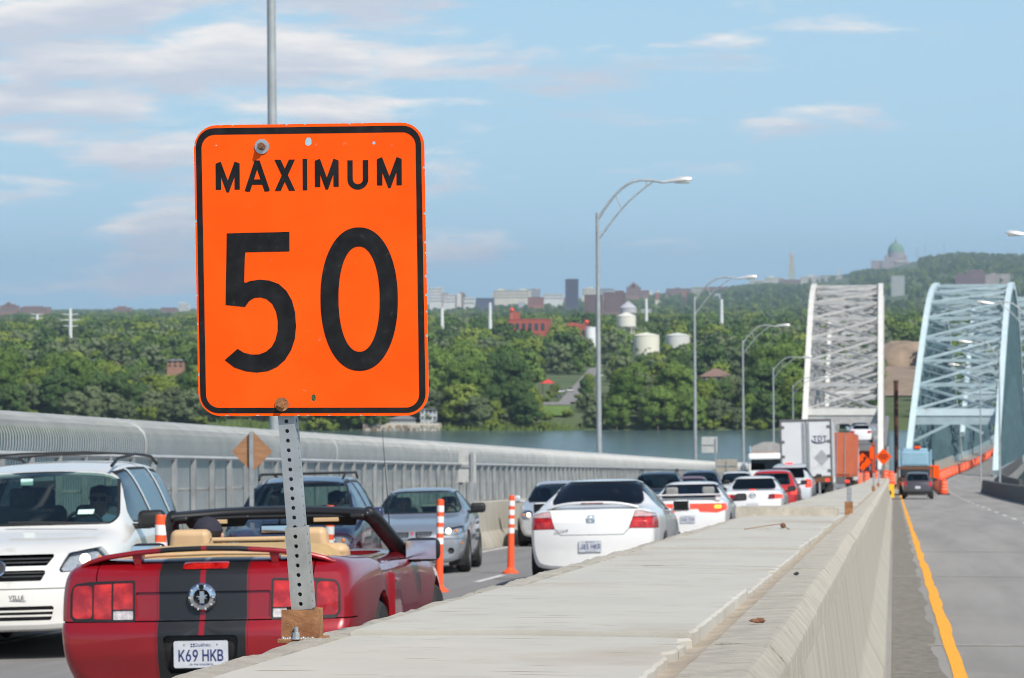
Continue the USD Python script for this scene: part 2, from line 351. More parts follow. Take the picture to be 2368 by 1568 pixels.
part(med, 'groove', sweep([(-0.60, 0.5), (-0.46, 0.5), (-0.46, BH - 0.012), (-0.49, BH - 0.02), (-0.52, BH - 0.026), (-0.60, BH - 0.024)], np.linspace(3.5, 212, 60), ZR), grout)
part(med, 'core', sweep([(-1.48, -0.3), (-0.47, -0.3), (-0.47, BH - 0.095), (-1.48, BH - 0.095)], np.linspace(3.5, 212, 40), ZR), concrete)
part(med, 'joint_filler', sweep([(-1.466, 0.8), (-0.56, 0.8), (-0.56, BH - 0.035), (-1.466, BH - 0.035)], np.linspace(3.6, 211, 40), ZR), grout)
RP = [(-0.485, 0.95), (-0.485, BH - 0.016), (-0.476, BH - 0.004), (-0.335, BH), (-0.322, BH - 0.004), (-0.282, BH - 0.050), (-0.277, BH - 0.062), (-0.2745, 0.95)]
FPR = [(-0.50, -0.05), (-0.50, 0.949), (-0.2745, 0.949), (-0.205, 0.36), (-0.185, 0.30), (-0.075, 0.09), (-0.06, -0.05)]
LP = [(-1.58, -0.1), (-1.463, -0.1), (-1.463, BH - 0.002), (-1.54, BH), (-1.572, BH - 0.012), (-1.583, BH - 0.05)]
def displaced(profile, y0, y1, n, amp, seed, which):
    ys_ = np.linspace(y0, y1, n); m = sweep(profile, ys_, ZR)
    k = len(profile); v = m.vertices
    for j in which:
        idx = np.arange(n) * k + j
        nz = (meshkit.fbm(np.c_[ys_ * 4.0, ys_ * 0 + j * 3.1 + seed, ys_ * 0], 4, 11) - 0.5) * amp
        v[idx, 2] += nz; v[idx, 0] += np.roll(nz, 3) * 0.6
    m.vertices = v; return m
def subdiv(profile, maxd=0.05):
    o = []
    for a, b in zip(profile, profile[1:] + profile[:1]):
        n = max(1, int(np.hypot(b[0] - a[0], b[1] - a[1]) / maxd)) if a[1] > 1.0 and b[1] > 1.0 else 1
        o += [(a[0] + (b[0] - a[0]) * t / n, a[1] + (b[1] - a[1]) * t / n) for t in range(n)]
    return o
RPs, LPs = subdiv(RP), subdiv(LP)
cuts = [3.6, 7.9, 11.05, 14.2, 18.3, 22.5, 27, 33, 39, 45, 52, 60, 70, 80, 90, 100, 115, 130, 150, 170, 190, 212]
for i in range(len(cuts) - 1):
    y0, y1 = cuts[i] + 0.018, cuts[i + 1] - 0.018; jx, jz = R.uniform(-0.003, 0.003), R.uniform(-0.004, 0.004); n = int(min(90, max(6, (y1 - y0) * 20))) if y0 < 30 else 6
    top = [j for j, p in enumerate(RPs) if p[1] > 1.0]
    part(med, 'kerb_cap', displaced(RPs[::-1] if not sg.LinearRing(RPs).is_ccw else RPs, y0, y1, n, 0.010, i, [len(RPs) - 1 - j for j in top] if not sg.LinearRing(RPs).is_ccw else top).apply_translation([jx, 0, jz]), concrete_rough, smooth=16)
    part(med, 'kerb_wall', sweep(FPR[::-1], np.linspace(y0, y1, 4), ZR).apply_translation([jx, 0, jz]), concrete_face, smooth=12)
    top = [j for j, p in enumerate(LPs) if p[1] > 1.0]
    part(med, 'left_kerb', displaced(LPs, y0, y1, n, 0.034, i + 50, top), concrete_rough, smooth=40)
part(med, 'kerb_filler', sweep([(-0.49, -0.1), (-0.10, -0.1), (-0.215, 0.34), (-0.29, BH - 0.06), (-0.49, BH - 0.03)], np.linspace(3.6, 211, 40), ZR), pm('joint_dark', (0.10, 0.085, 0.065), 0.95))
# the raised cross piece at the expansion joint
part(med, 'raised_block', sweep([(-1.62, 0.9), (-0.58, 0.9), (-0.58, BH + 0.085), (-0.60, BH + 0.1), (-1.60, BH + 0.1), (-1.62, BH + 0.085)], [31.3, 32.4], ZR), concrete_rough)
# repairs, and little things lying on the median
def pebble(name, x, Y, r, mat, label, sc=(1, 1, 0.6), lift=0.0):
    t = trimesh.creation.icosphere(2, r); t.vertices *= sc
    t.vertices += (meshkit.noise(t.vertices / r * 1.7 + 5, 3)[:, None] - 0.5) * t.vertices * 0.8
    t.apply_translation([x, Y, float(ZR(Y)) + BH + r * sc[2] * 0.8 + lift]); one(name, t, mat, label, 'pebble' if name == 'pebble' else 'twig')
pebble('pebble', -0.40, 8.95, 0.013, rust_dark, 'small brown elongated bit of debris lying on the kerb top of the median', (1.7, 0.8, 0.6))
pebble('pebble', -0.42, 13.2, 0.012, tar, 'dark round pebble lying on the kerb top farther down the median')
tw = thing('twig', 'thin dry twig with a dark seed head lying on the median slab', 'twig')
zz = lambda y: float(ZR(y)) + BH + 0.01
part(tw, 'stem', tube([(-1.15, 23.5, zz(23.5)), (-1.0, 23.9, zz(23.9) + 0.02), (-0.9, 24.2, zz(24.2) + 0.03), (-0.8, 23.5, zz(23.5))], 0.0035, 5), rust)
sh_ = trimesh.creation.icosphere(2, 0.022); sh_.apply_translation((-0.87, 24.1, zz(24.1) + 0.02)); part(tw, 'seed_head', sh_, rust_dark)

# parapet and fence on the left
par = thing('parapet', 'long concrete parapet under the steel fence on the left edge of the bridge', 'parapet')
PP = [(-9.1, -0.3), (-8.55, -0.3), (-8.55, 0.0), (-8.62, 0.22), (-8.72, 0.36), (-8.78, 0.98), (-8.80, 1.0), (-9.08, 1.0), (-9.1, 0.98)]
pc = np.arange(10, 330, 6.0)
for a, b in zip(pc[:-1], pc[1:]):
    part(par, 'parapet_block', sweep(PP, [a + 0.01, b - 0.01], lambda y: ZL(-8.7, y)), concrete_face)
fen = thing('bridge_fence', 'tall grey steel fence of upright bars with an outward curled top along the bridge', 'fence')
FX = -8.93
zf = lambda y: float(ZL(-8.7, y))
FP = [(FX, 1.02), (FX, 1.80), (FX + 0.02, 1.90), (FX + 0.02, 2.00), (FX - 0.01, 2.085), (FX - 0.08, 2.155), (FX - 0.19, 2.21), (FX - 0.34, 2.245)]
rods_v, rods_f, o = [], [], 0
def rod_block(ys_, w):
    vs, fs, k = [], [], 0
    P = np.array(FP); m = len(P)
    nrm = np.gradient(P, axis=0); nrm = np.c_[-nrm[:, 1], nrm[:, 0]] / np.linalg.norm(nrm, axis=1)[:, None]
    for y in ys_:
        z0 = zf(y)
        a = np.c_[P[:, 0] + nrm[:, 0] * w, np.full(m, y), P[:, 1] + nrm[:, 1] * w + z0]
        b = np.c_[P[:, 0] - nrm[:, 0] * w, np.full(m, y - w), P[:, 1] - nrm[:, 1] * w + z0]
        c = np.c_[P[:, 0] - nrm[:, 0] * w, np.full(m, y + w), P[:, 1] - nrm[:, 1] * w + z0]
        vs.append(np.vstack([a, b, c]))
        for i in range(m - 1):
            for p, q in ((0, 1), (1, 2), (2, 0)):
                s, t = k + p * m + i, k + q * m + i; fs += [[s, s + 1, t + 1], [s, t + 1, t]]
        k += 3 * m
    return trimesh.Trimesh(np.vstack(vs), np.array(fs), process=False)
for a in range(18, 318, 60):
    part(fen, 'bars', rod_block(np.arange(a, a + 60, 0.10 if a < 100 else 0.12), 0.0075 if a < 70 else 0.009), fence_m, smooth=True, kind='stuff')
for y in np.arange(19, 318, 1.05):
    part(fen, 'post', bar((FX + 0.05, y, zf(y) + 0.95), (FX + 0.05, y, zf(y) + 1.80), 0.06, 0.06, up=(0, 1, 0)), fence_post, smooth=False)
yy = np.arange(18, 318.1, 6.0)
for z, w in ((1.80, 0.07), (1.40, 0.05), (1.06, 0.03)):
    part(fen, 'rail', tube([(FX + (0.05 if z > 1.5 else -0.03), y, zf(y) + z) for y in yy], w / 2, 6), fence_m)
part(fen, 'top_rail', tube([(FX - 0.34, y, zf(y) + 2.245) for y in yy], 0.02, 6), fence_m)
for k, y in enumerate(np.arange(23, 318, 12.6)):       # curved stiffeners behind the bars
    P = np.array(FP)[1:]
    part(fen, 'stiffener', tube(np.c_[P[:, 0] - 0.02, np.full(len(P), y), P[:, 1] + zf(y)], 0.03, 6), fence_post)

# dark side barrier on the right
rb = thing('side_barrier', 'dark grey weathered concrete barrier along the right edge of the right-hand road', 'barrier')
dark_conc = pm('dark_concrete', (0.085, 0.083, 0.082), 0.9, var=0.2, scale=2, stretch=(1, 3, 0.3), bump=0.3, bscale=30)
for a in np.arange(60, 220, 8.0):
    part(rb, 'barrier_block', sweep([(0, -0.1), (0.5, -0.1), (0.5, 0.85), (0.45, 0.9), (0.15, 0.9), (0.1, 0.86), (0.06, 0.3), (0, 0.1)], np.linspace(a + 0.012, min(a + 8, 220) - 0.012, 3), ZR, None, lambda y: 7.12 - 0.0075 * max(0, y - 100)), dark_conc)
# pale wall where the two bridges part
one('parting_wall', sweep([(-0.25, -0.2), (0.3, -0.2), (0.15, 1.0), (-0.1, 1.0)], np.arange(214, 420, 8.0), ZR, SH), concrete, 'pale concrete wall on the inner edge of the right-hand bridge beyond the median', 'wall')
one('outer_wall', sweep([(9.0, -0.2), (9.3, -0.2), (9.3, 0.9), (9.05, 0.9)], np.arange(222, 900, 8.0), ZR, SH), dark_conc, 'low dark wall on the outer edge of the right-hand bridge under the blue arch', 'wall')

# ---------------------------------------------------------------- arches
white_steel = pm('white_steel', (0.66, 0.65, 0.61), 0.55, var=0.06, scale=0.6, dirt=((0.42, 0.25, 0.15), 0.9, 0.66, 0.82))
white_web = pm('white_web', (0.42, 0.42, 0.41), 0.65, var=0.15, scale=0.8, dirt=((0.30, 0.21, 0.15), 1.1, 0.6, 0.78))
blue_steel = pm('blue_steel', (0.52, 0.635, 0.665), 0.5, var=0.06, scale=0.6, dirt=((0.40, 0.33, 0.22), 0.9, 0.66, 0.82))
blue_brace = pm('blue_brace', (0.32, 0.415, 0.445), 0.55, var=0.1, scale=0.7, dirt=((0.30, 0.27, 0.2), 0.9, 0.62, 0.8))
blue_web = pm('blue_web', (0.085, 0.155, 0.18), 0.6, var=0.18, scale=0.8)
AZ = np.array([-18.3, -15.0, -12.1, -9.54, -6.9, -4.43, -2.13, -0.3, 0.9, 1.6, 1.8])
def arch(name, label, x0, y0, width, head, panel, main, web, webc, n_more=1):
    t = thing(name, label, 'bridge arch')
    def W(s, u, z): return np.array([x0 + s * math.sin(head) + u * math.cos(head), y0 + s * math.cos(head) - u * math.sin(head), z])
    for span in range(1 + n_more):
        s0 = span * (20 * panel + 8)
        zz_ = np.r_[AZ, AZ[-2::-1]]
        base0, base1 = float(ZR(y0 + s0)), float(ZR(y0 + s0 + 20 * panel))
        zt = EYE[2] + zz_ * (y0 + 60) / 385 + np.where(np.arange(21) > 10, (base1 - base0) * (np.arange(21) - 10) / 10, 0) - span * 1.5
        deck = lambda k: float(ZR(y0 + s0 + k * panel))
        hw = width / 2
        for sd in (-1, 1):
            pts = [W(s0 + k * panel, sd * hw, zt[k]) for k in range(21)]
            part(t, 'arch_chord', cat_([bar(a - (b - a) * 0.02, b + (b - a) * 0.02, 0.62, 0.75) for a, b in zip(pts[:-1], pts[1:])]), main, smooth=False)
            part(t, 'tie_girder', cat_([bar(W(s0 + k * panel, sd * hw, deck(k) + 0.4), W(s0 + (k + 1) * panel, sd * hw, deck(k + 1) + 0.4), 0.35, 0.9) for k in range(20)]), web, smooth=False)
            wb = []
            for k in range(1, 20):
                for q in (0, 0.5):
                    if k + q > 19: continue
                    zk = zt[k] + (zt[k + 1] - zt[k]) * q
                    wb.append(bar(W(s0 + (k + q) * panel, sd * hw, deck(k)), W(s0 + (k + q) * panel, sd * hw, zk), 0.24, 0.24))
                wb.append(bar(W(s0 + k * panel, sd * (hw - 0.05), deck(k)), W(s0 + (k + 1) * panel, sd * (hw - 0.05), zt[k + 1]), 0.14, 0.14))
                wb.append(bar(W(s0 + (k + 1) * panel, sd * (hw + 0.05), deck(k)), W(s0 + k * panel, sd * (hw + 0.05), zt[k]), 0.14, 0.14))
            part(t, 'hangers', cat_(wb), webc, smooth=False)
        for k in range(2, 19):
            a, b = W(s0 + k * panel, -hw, zt[k]), W(s0 + k * panel, hw, zt[k])
            big = k in (2, 18)
            part(t, 'cross_strut', bar(a - [0, 0, 0.25 if big else 0], b - [0, 0, 0.25 if big else 0], 0.35, 0.75 if big else 0.34), main if big else web, smooth=False)
            if k < 18:
                c, d = W(s0 + (k + 1) * panel, -hw, zt[k + 1]), W(s0 + (k + 1) * panel, hw, zt[k + 1])
                off = np.array([0, 0, 0.06])
                part(t, 'brace', bar(a + off, d + off, 0.2, 0.24), web, smooth=False)
                part(t, 'brace', bar(b - off, c - off, 0.2, 0.24), web, smooth=False)
                part(t, 'brace', bar(a + [0, 0, -0.8], d + [0, 0, -0.8], 0.12, 0.12), web, smooth=False)
                part(t, 'brace', bar(b + [0, 0, -0.9], c + [0, 0, -0.9], 0.12, 0.12), web, smooth=False)
            if 3 <= k <= 17:
                c, d = W(s0 + k * panel, -hw, zt[k] - 2.6), W(s0 + k * panel, hw, zt[k] - 2.6)
                part(t, 'sway_brace', bar(a, d, 0.13, 0.13), web, smooth=False); part(t, 'sway_brace', bar(b, c, 0.13, 0.13), web, smooth=False)
                part(t, 'sway_strut', bar(c, d, 0.16, 0.16), web, smooth=False)
        # portal: knee braces under the first strut
        a, b = W(s0 + 2 * panel, -hw, zt[2]), W(s0 + 2 * panel, hw, zt[2])
        part(t, 'portal_plate', bar(a - [0, 0, 1.1], b - [0, 0, 1.1], 0.12, 1.0), web, smooth=False)
        for p, q in ((a, b), (b, a)):
            m_ = p + (q - p) * 0.42
            part(t, 'knee_brace', bar(p - [0, 0, 3.4], m_ - [0, 0, 1.5], 0.25, 0.3), web, smooth=False)
    return t
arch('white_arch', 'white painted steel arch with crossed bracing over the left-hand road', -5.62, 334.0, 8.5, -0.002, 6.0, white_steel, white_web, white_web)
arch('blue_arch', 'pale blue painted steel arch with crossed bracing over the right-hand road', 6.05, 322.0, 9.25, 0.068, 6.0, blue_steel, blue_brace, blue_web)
pier_m = concrete
for k, y in enumerate((334, 462, 590)):
    one('bridge_pier', bx(-10.5, -0.8, y - 1.5, y + 1.5, -3, float(ZR(y)) - 1.4), concrete, f'concrete pier carrying the white arch, number {k + 1} from this end' if 0 else ['concrete pier under the near end of the white arch', 'concrete pier in the middle of the left-hand bridge', 'concrete pier under the far end of the left-hand bridge'][k], 'pier')
st = thing('steel_pile', 'dark reddish brown steel column standing between the two arches', 'column')
pA = V(2071, 985, 410); pB = V(2071, 884, 410)
part(st, 'shaft', cyl((pA[0], 410, 0), tuple(pB), 0.30, 14), pm('pile_rust', (0.10, 0.035, 0.025), 0.8)); part(st, 'cap_plate', cyl(tuple(pB), (pB[0], pB[1], pB[2] + 0.25), 0.36, 14), mats['pile_rust'])
# ---------------------------------------------------------------- river, land, hill
struct('river', trimesh.Trimesh(np.array([(-4000, -1500, 0), (4000, -1500, 0), (4000, 960, 0), (-4000, 960, 0.0)]), np.array([[0, 1, 2], [0, 2, 3]]), process=False),
       usdkit.material(stage, '/World/Looks/water', {
           'g': ('geometry', {}), 'm': ('mapping', {'scale': (0.10, 0.32, 1)}), 'n': ('noise_texture', {'scale': 1.0, 'detail': 7.0, 'roughness': 0.62}),
           'b': ('bump', {'strength': 0.55, 'distance': 0.9}), 'm2': ('mapping', {'scale': (0.004, 0.012, 1)}), 'n2': ('noise_texture', {'scale': 1.0, 'detail': 3.0}),
           'r': ('rgb_ramp', {'ramp': [(0.35, (0.06, 0.095, 0.095)), (0.65, (0.085, 0.125, 0.125))]}),
           'p': ('principled_bsdf', {'roughness': 0.16, 'ior': 1.33})},
           [('g.position', 'm.vector'), ('m.vector', 'n.vector'), ('n.fac', 'b.height'), ('b.normal', 'p.normal'), ('g.position', 'm2.vector'), ('m2.vector', 'n2.vector'), ('n2.fac', 'r.fac'), ('r.color', 'p.base_color')], surface='p.BSDF'), False)
SKX = np.array([-4000, 0, 300, 450, 700, 1000, 1300, 1500, 1700, 1800, 1900, 2000, 2080, 2150, 2220, 2300, 2367, 2500, 2700, 3200, 6000])
SKY_ = np.array([722, 718, 716, 716, 712, 701, 692, 682, 664, 655, 648, 632, 614, 603, 595, 600, 602, 600, 615, 685, 720])
def TZ(X, Y):
    X, Y = np.asarray(X, float), np.asarray(Y, float)
    xv = 2065 + 7000 * X / Y
    sk = np.interp(xv, SKX, SKY_)
    ys = 938 + 10 * (meshkit.noise(np.stack([X * 0.012, X * 0, X * 0], -1), 5) - 0.5) * 2
    t = Y - ys
    z = -2.5 + 5.5 * np.clip((t + 12) / 26, 0, 1) ** 0.8 + 0.0085 * np.clip(t, 0, 1000) + 0.0022 * np.clip(t - 1000, 0, 1000)
    hill = EYE[2] + (700 - sk) / 7000 * 9200 - 17
    k = np.clip((Y - 3000) / 5800, 0, 1); k = k * k * (3 - 2 * k)
    return z + (np.maximum(hill, z) - z) * k - np.clip(Y - 9600, 0, 4000) * 0.01
uu = np.r_[np.linspace(-1.6, -0.42, 24)[:-1], np.linspace(-0.42, 0.22, 150), np.linspace(0.22, 1.2, 24)[1:]]
DD = np.r_[np.linspace(905, 1000, 26)[:-1], np.geomspace(1000, 13500, 90)]
U, D = np.meshgrid(uu, DD)
P = np.stack([U * D, D, TZ(U * D, D)], -1).reshape(-1, 3)
n1 = len(uu); ii = (np.arange(len(DD) - 1)[:, None] * n1 + np.arange(n1 - 1)).ravel()
F = np.vstack([np.c_[ii, ii + 1, ii + n1 + 1], np.c_[ii, ii + n1 + 1, ii + n1]])
grass_m = pm('land_grass', (0.055, 0.095, 0.025), 0.95, col2=(0.10, 0.125, 0.05), scale=0.02, detail=8, dirt=((0.20, 0.17, 0.11), 0.012, 0.66, 0.72))
struct('land', trimesh.Trimesh(P, F, process=False), grass_m, True)
def patch(name, quad, lift, mat, n=14):
    "a sheet laid on the land; quad: four (x, y) ground corners, near pair first"
    q = np.array(quad, float); v = []
    for i in range(n + 1):
        for j in range(n + 1):
            s, t = i / n, j / n
            p = (q[0] * (1 - t) + q[1] * t) * (1 - s) + (q[3] * (1 - t) + q[2] * t) * s
            v.append((*p, float(TZ(*p)) + lift))
    f = [[a * (n + 1) + b, a * (n + 1) + b + 1, (a + 1) * (n + 1) + b + 1] for a in range(n) for b in range(n)] + [[a * (n + 1) + b, (a + 1) * (n + 1) + b + 1, (a + 1) * (n + 1) + b] for a in range(n) for b in range(n)]
    return struct(name, trimesh.Trimesh(np.array(v), np.array(f), process=False), mat, True)
def GX(xv, Y): return float(V(xv, 800, Y)[0])
street = pm('street', (0.22, 0.21, 0.20), 0.9); dirt_m = pm('bare_earth', (0.27, 0.20, 0.14), 0.95, var=0.25, scale=0.1); lawn = pm('lawn', (0.12, 0.20, 0.03), 0.95, var=0.2, scale=0.1)
patch('lawn', [(GX(1250, 965), 965), (GX(1312, 965), 965), (GX(1318, 1040), 1040), (GX(1240, 1040), 1040)], 0.6, lawn)
patch('street', [(GX(1252, 1042), 1042), (GX(1318, 1042), 1042), (GX(1318, 1066), 1066), (GX(1252, 1066), 1066)], 0.7, street)
patch('street', [(GX(1290, 1066), 1066), (GX(1330, 1066), 1066), (GX(1392, 1500), 1500), (GX(1368, 1500), 1500)], 0.7, street)

# ---------------------------------------------------------------- trees
def leaf_mat(name, c, c2):
    m = usdkit.material(stage, f'/World/Looks/{name}', {
        'oi': ('object_info', {}), 'tc': ('texture_coordinate', {}), 'n': ('noise_texture', {'scale': 0.35, 'detail': 3.0}),
        'ad': ('math', {'math_type': 'multiply_add', 'value2': 0.75, 'value3': -0.2}), 'a2': ('math', {'math_type': 'add'}),
        'g': ('geometry', {}), 'm3': ('math', {'math_type': 'multiply_add', 'value2': 0.55}),
        'r': ('rgb_ramp', {'ramp': [(0.1, c), (0.9, c2)]}),
        'd': ('diffuse_bsdf', {}), 't': ('translucent_bsdf', {}), 'x': ('mix_closure', {'fac': 0.3})},
        [('tc.object', 'n.vector'), ('n.fac', 'a2.value1'), ('oi.random', 'ad.value1'), ('ad.value', 'a2.value2'), ('g.random_per_island', 'm3.value1'), ('a2.value', 'm3.value3'), ('m3.value', 'r.fac'), ('r.color', 'd.color'), ('r.color', 't.color'), ('d.BSDF', 'x.closure1'), ('t.BSDF', 'x.closure2')], surface='x.closure')
    mats[name] = m; return m
leaves = [leaf_mat('leaves_mid', (0.072, 0.132, 0.029), (0.167, 0.252, 0.064)), leaf_mat('leaves_deep', (0.052, 0.100, 0.038), (0.118, 0.188, 0.064)), leaf_mat('leaves_bright', (0.123, 0.188, 0.032), (0.246, 0.306, 0.070)), leaf_mat('leaves_grey', (0.092, 0.134, 0.064), (0.185, 0.230, 0.118))]
bark = pm('bark', (0.13, 0.10, 0.075), 0.95, var=0.2, scale=2)
def with_normals(path, v, f, n, mat):
    m = UsdGeom.Mesh.Define(stage, path)
    m.CreatePointsAttr(Vt.Vec3fArray.FromNumpy(v.astype(np.float32))); m.CreateFaceVertexCountsAttr(Vt.IntArray.FromNumpy(np.full(len(f), 3, np.int32)))
    m.CreateFaceVertexIndicesAttr(Vt.IntArray.FromNumpy(f.astype(np.int32).ravel())); m.CreateSubdivisionSchemeAttr('none')
    m.CreateNormalsAttr(Vt.Vec3fArray.FromNumpy(n.astype(np.float32))); m.SetNormalsInterpolation('vertex')
    UsdShade.MaterialBindingAPI.Apply(m.GetPrim()).Bind(mat); return path
def crown(seed, h, w, base, nb, nl, leaf, shape):
    "a crown of leaf clumps: v, f, n"
    g = np.random.default_rng(seed); vs, ns, fs, k = [], [], [], 0
    for b in range(nb):
        t = g.uniform(0.02, 1.0) ** 0.8
        prof = {'round': math.sqrt(max(0, 1 - (2 * t - 0.9) ** 2 / 1.25)), 'cone': (1 - t) * 0.95 + 0.06, 'column': math.sin(math.pi * min(1, t * 0.9 + 0.1)) * 0.8 + 0.2}[shape]
        a = g.uniform(0, 2 * math.pi); rr = w * prof * math.sqrt(g.uniform(0.15, 1)) * 0.80
        c = np.array([rr * math.cos(a), rr * math.sin(a), base + (h - base) * (0.06 + t * 0.86)])
        br = w * g.choice([0.13, 0.17, 0.22, 0.28, 0.34]) * (0.7 if shape != 'round' else 1)
        n = int(nl * 1.15 * (br / (w * 0.28)) ** 1.7)
        d = g.normal(size=(n, 3)); d /= np.linalg.norm(d, axis=1)[:, None]
        d[:, 2] = np.where(d[:, 2] < -0.3, -d[:, 2], d[:, 2])
        p = c + d * br * g.uniform(0.55, 1.25, (n, 1)) * [1, 1, 0.85]
        nn = d + g.normal(size=(n, 3)) * 0.55; nn /= np.linalg.norm(nn, axis=1)[:, None]
        q = np.cross(nn, g.normal(size=(n, 3))); q /= np.linalg.norm(q, axis=1)[:, None]; e = np.cross(nn, q)
        s = leaf * g.uniform(0.6, 1.3, (n, 1))
        vs.append(np.stack([p - q * s, p + e * s * 0.7, p + q * s, p - e * s * 0.7], 1).reshape(-1, 3))
        out = d + (c - [0, 0, base + (h - base) * 0.4]) / w * 0.5; out /= np.linalg.norm(out, axis=1)[:, None]
        flip = np.sign((nn * out).sum(1, keepdims=True)); flip[flip == 0] = 1
        vs[-1] = vs[-1].reshape(-1, 4, 3); m_ = flip[:, 0] < 0; vs[-1][m_] = vs[-1][m_][:, [0, 3, 2, 1]]; vs[-1] = vs[-1].reshape(-1, 3); nn = nn * flip
        sn = out * 0.75 + nn * 0.4; sn /= np.linalg.norm(sn, axis=1)[:, None]
        ns.append(np.repeat(sn, 4, 0)); i = k + np.arange(n) * 4
        fs.append(np.vstack([np.c_[i, i + 2, i + 1], np.c_[i, i + 3, i + 2]])); k += 4 * n
        core = trimesh.creation.icosphere(1, br * 0.72); core.vertices *= [1, 1, 0.8]
        vs.append(core.vertices + c); ns.append(core.vertices / br / 0.72); fs.append(core.faces + k); k += len(core.vertices)
    return np.vstack(vs), np.vstack(fs), np.vstack(ns)
KINDS = [  # seed, height, half-width, base, clumps, leaves, leaf, shape, material
    (1, 17, 7.5, 1.0, 78, 80, 0.42, 'round', 0), (2, 15, 6.0, 1.0, 66, 80, 0.40, 'round', 1), (3, 13, 5.5, 0.8, 62, 80, 0.38, 'round', 2),
    (4, 19, 8.5, 1.5, 90, 80, 0.45, 'round', 0), (5, 12, 6.0, 0.4, 60, 80, 0.40, 'round', 3), (6, 17, 4.0, 1.0, 60, 60, 0.36, 'column', 1), (7, 16, 4.2, 0.6, 64, 60, 0.36, 'cone', 3), (8, 6, 4.2, 0.1, 20, 80, 0.34, 'round', 2)]
tree_src = []
for (sd, h, w, b, nb, nl, lf, shp, mi) in KINDS:
    cl = stage.CreateClassPrim(f'/tree_source_{sd}'); UsdGeom.Xform.Define(stage, f'/tree_source_{sd}'); stage.GetPrimAtPath(f'/tree_source_{sd}').SetSpecifier(Sdf.SpecifierClass)
    v, f, n = crown(sd, h, w, b, nb, nl, lf, shp); with_normals(f'/tree_source_{sd}/crown', v, f, n, leaves[mi])
    g = np.random.default_rng(sd + 50)
    tr = [tube([(0, 0, -1.5), (0.1, 0, h * 0.25), (g.uniform(-0.4, 0.4), g.uniform(-0.4, 0.4), h * 0.75)], [0.032 * h * 0.6, 0.024 * h * 0.6, 0.05], 7)]
    for k in range(5):
        a = g.uniform(0, 6.28); z0 = h * g.uniform(0.2, 0.45); tr.append(tube([(0, 0, z0), (math.cos(a) * w * 0.3, math.sin(a) * w * 0.3, z0 + h * 0.12), (math.cos(a) * w * 0.6, math.sin(a) * w * 0.6, z0 + h * 0.28)], [0.16, 0.10, 0.03], 5))
    usdkit.mesh(stage, f'/tree_source_{sd}/trunk', cat_(tr), bark, 40)
    tree_src.append((f'/tree_source_{sd}', h, w))
KN = ['broad mid-green tree', 'dense dark green tree', 'yellow-green tree', 'large spreading tree', 'grey-green bushy tree', 'narrow dark tree', 'pointed grey-green conifer', 'low green bush']
ZN = ['at the far water line', 'on the far bank slope', 'farther up the far shore']
# parts of the picture where something behind the trees shows: (x0, y0, x1, y1, distance)
CLEAR = [(1466, 770, 1522, 815, 1620), (1425, 725, 1470, 760, 1700), (1430, 698, 1470, 726, 1760), (1540, 768, 1592, 790, 1640), (1172, 735, 1262, 764, 1700), (1290, 752, 1380, 774, 1700), (1355, 755, 1380, 783, 1650),
         (1615, 852, 1692, 876, 1080), (900, 940, 1008, 985, 952), (1256, 868, 1345, 948, 1500), (1378, 850, 1400, 905, 1500), (1252, 872, 1290, 905, 1100), (1308, 640, 1340, 712, 4000), (1350, 668, 1480, 720, 3200), (150, 712, 175, 778, 1900), (380, 825, 425, 852, 1300), (240, 820, 268, 832, 1300), (260, 824, 300, 838, 1300), (1128, 700, 1138, 752, 1900), (1017, 712, 1026, 752, 1900), (1664, 692, 1673, 748, 1800), (1490, 690, 1500, 740, 1900),
         (2058, 638, 2093, 688, 5000), (2210, 624, 2336, 660, 5300), (1733, 636, 1960, 652, 8600), (1990, 560, 2120, 618, 9000), (2046, 700, 2125, 1020, 1700), (560, 900, 640, 975, 952)]
def blocked(X, Y, z, h, w):
    x, yb = proj((X, Y, z)); x2, yt = proj((X, Y, z + h)); hw = w * FL / Y
    for (a, b, c, d, D) in CLEAR:
        if Y < D and x + hw * 0.85 > a and x - hw * 0.85 < c and yt < d and yb > b: return True
    return False
g = np.random.default_rng(21); put = []
def where(x):
    for a, b in ((150, 'at the left edge'), (450, 'left of the sign'), (720, 'behind the sign'), (990, 'behind the sign'), (1180, 'right of the sign'), (1380, 'left of the tall lamp post'), (1605, 'below the cream tanks'), (1720, 'near the bungalow'), (1862, 'left of the white arch'), (2046, 'behind the white arch'), (2110, 'between the two arches')):
        if x < a: return b
    return 'behind the blue arch'
def try_tree(X, Y, kind, s, need=0.5, force=False):
    z = float(TZ(X, Y)); _, h, w = tree_src[kind]; h, w = h * s, w * s
    if not force and blocked(X, Y, z, h, w): return False
    for (x, y, ww) in put:
        if not force and (x - X) ** 2 + ((y - Y) * 0.8) ** 2 < ((ww + w) * need) ** 2: return False
    x, y = proj((X, Y, z + h / 2)); m = w * FL / Y
    if x < -m - 20 or x > 2367 + m + 20: return False
    put.append((X, Y, w)); zone = 0 if Y < 985 else 1 if Y < 1160 else 2
    sx = s * g.uniform(0.85, 1.15)
    copy(tree_src[kind][0], ['tree', 'tree', 'tree', 'tree', 'willow_tree', 'narrow_tree', 'conifer', 'bush'][kind], f'{KN[kind]} {ZN[zone]}, {where(x)}', 'bush' if kind == 7 else 'tree', f'{KN[kind]} {ZN[zone]} {where(x)}', mat4((X, Y, z - 0.3), g.uniform(0, 360), s=(sx, sx, s)))
    return True
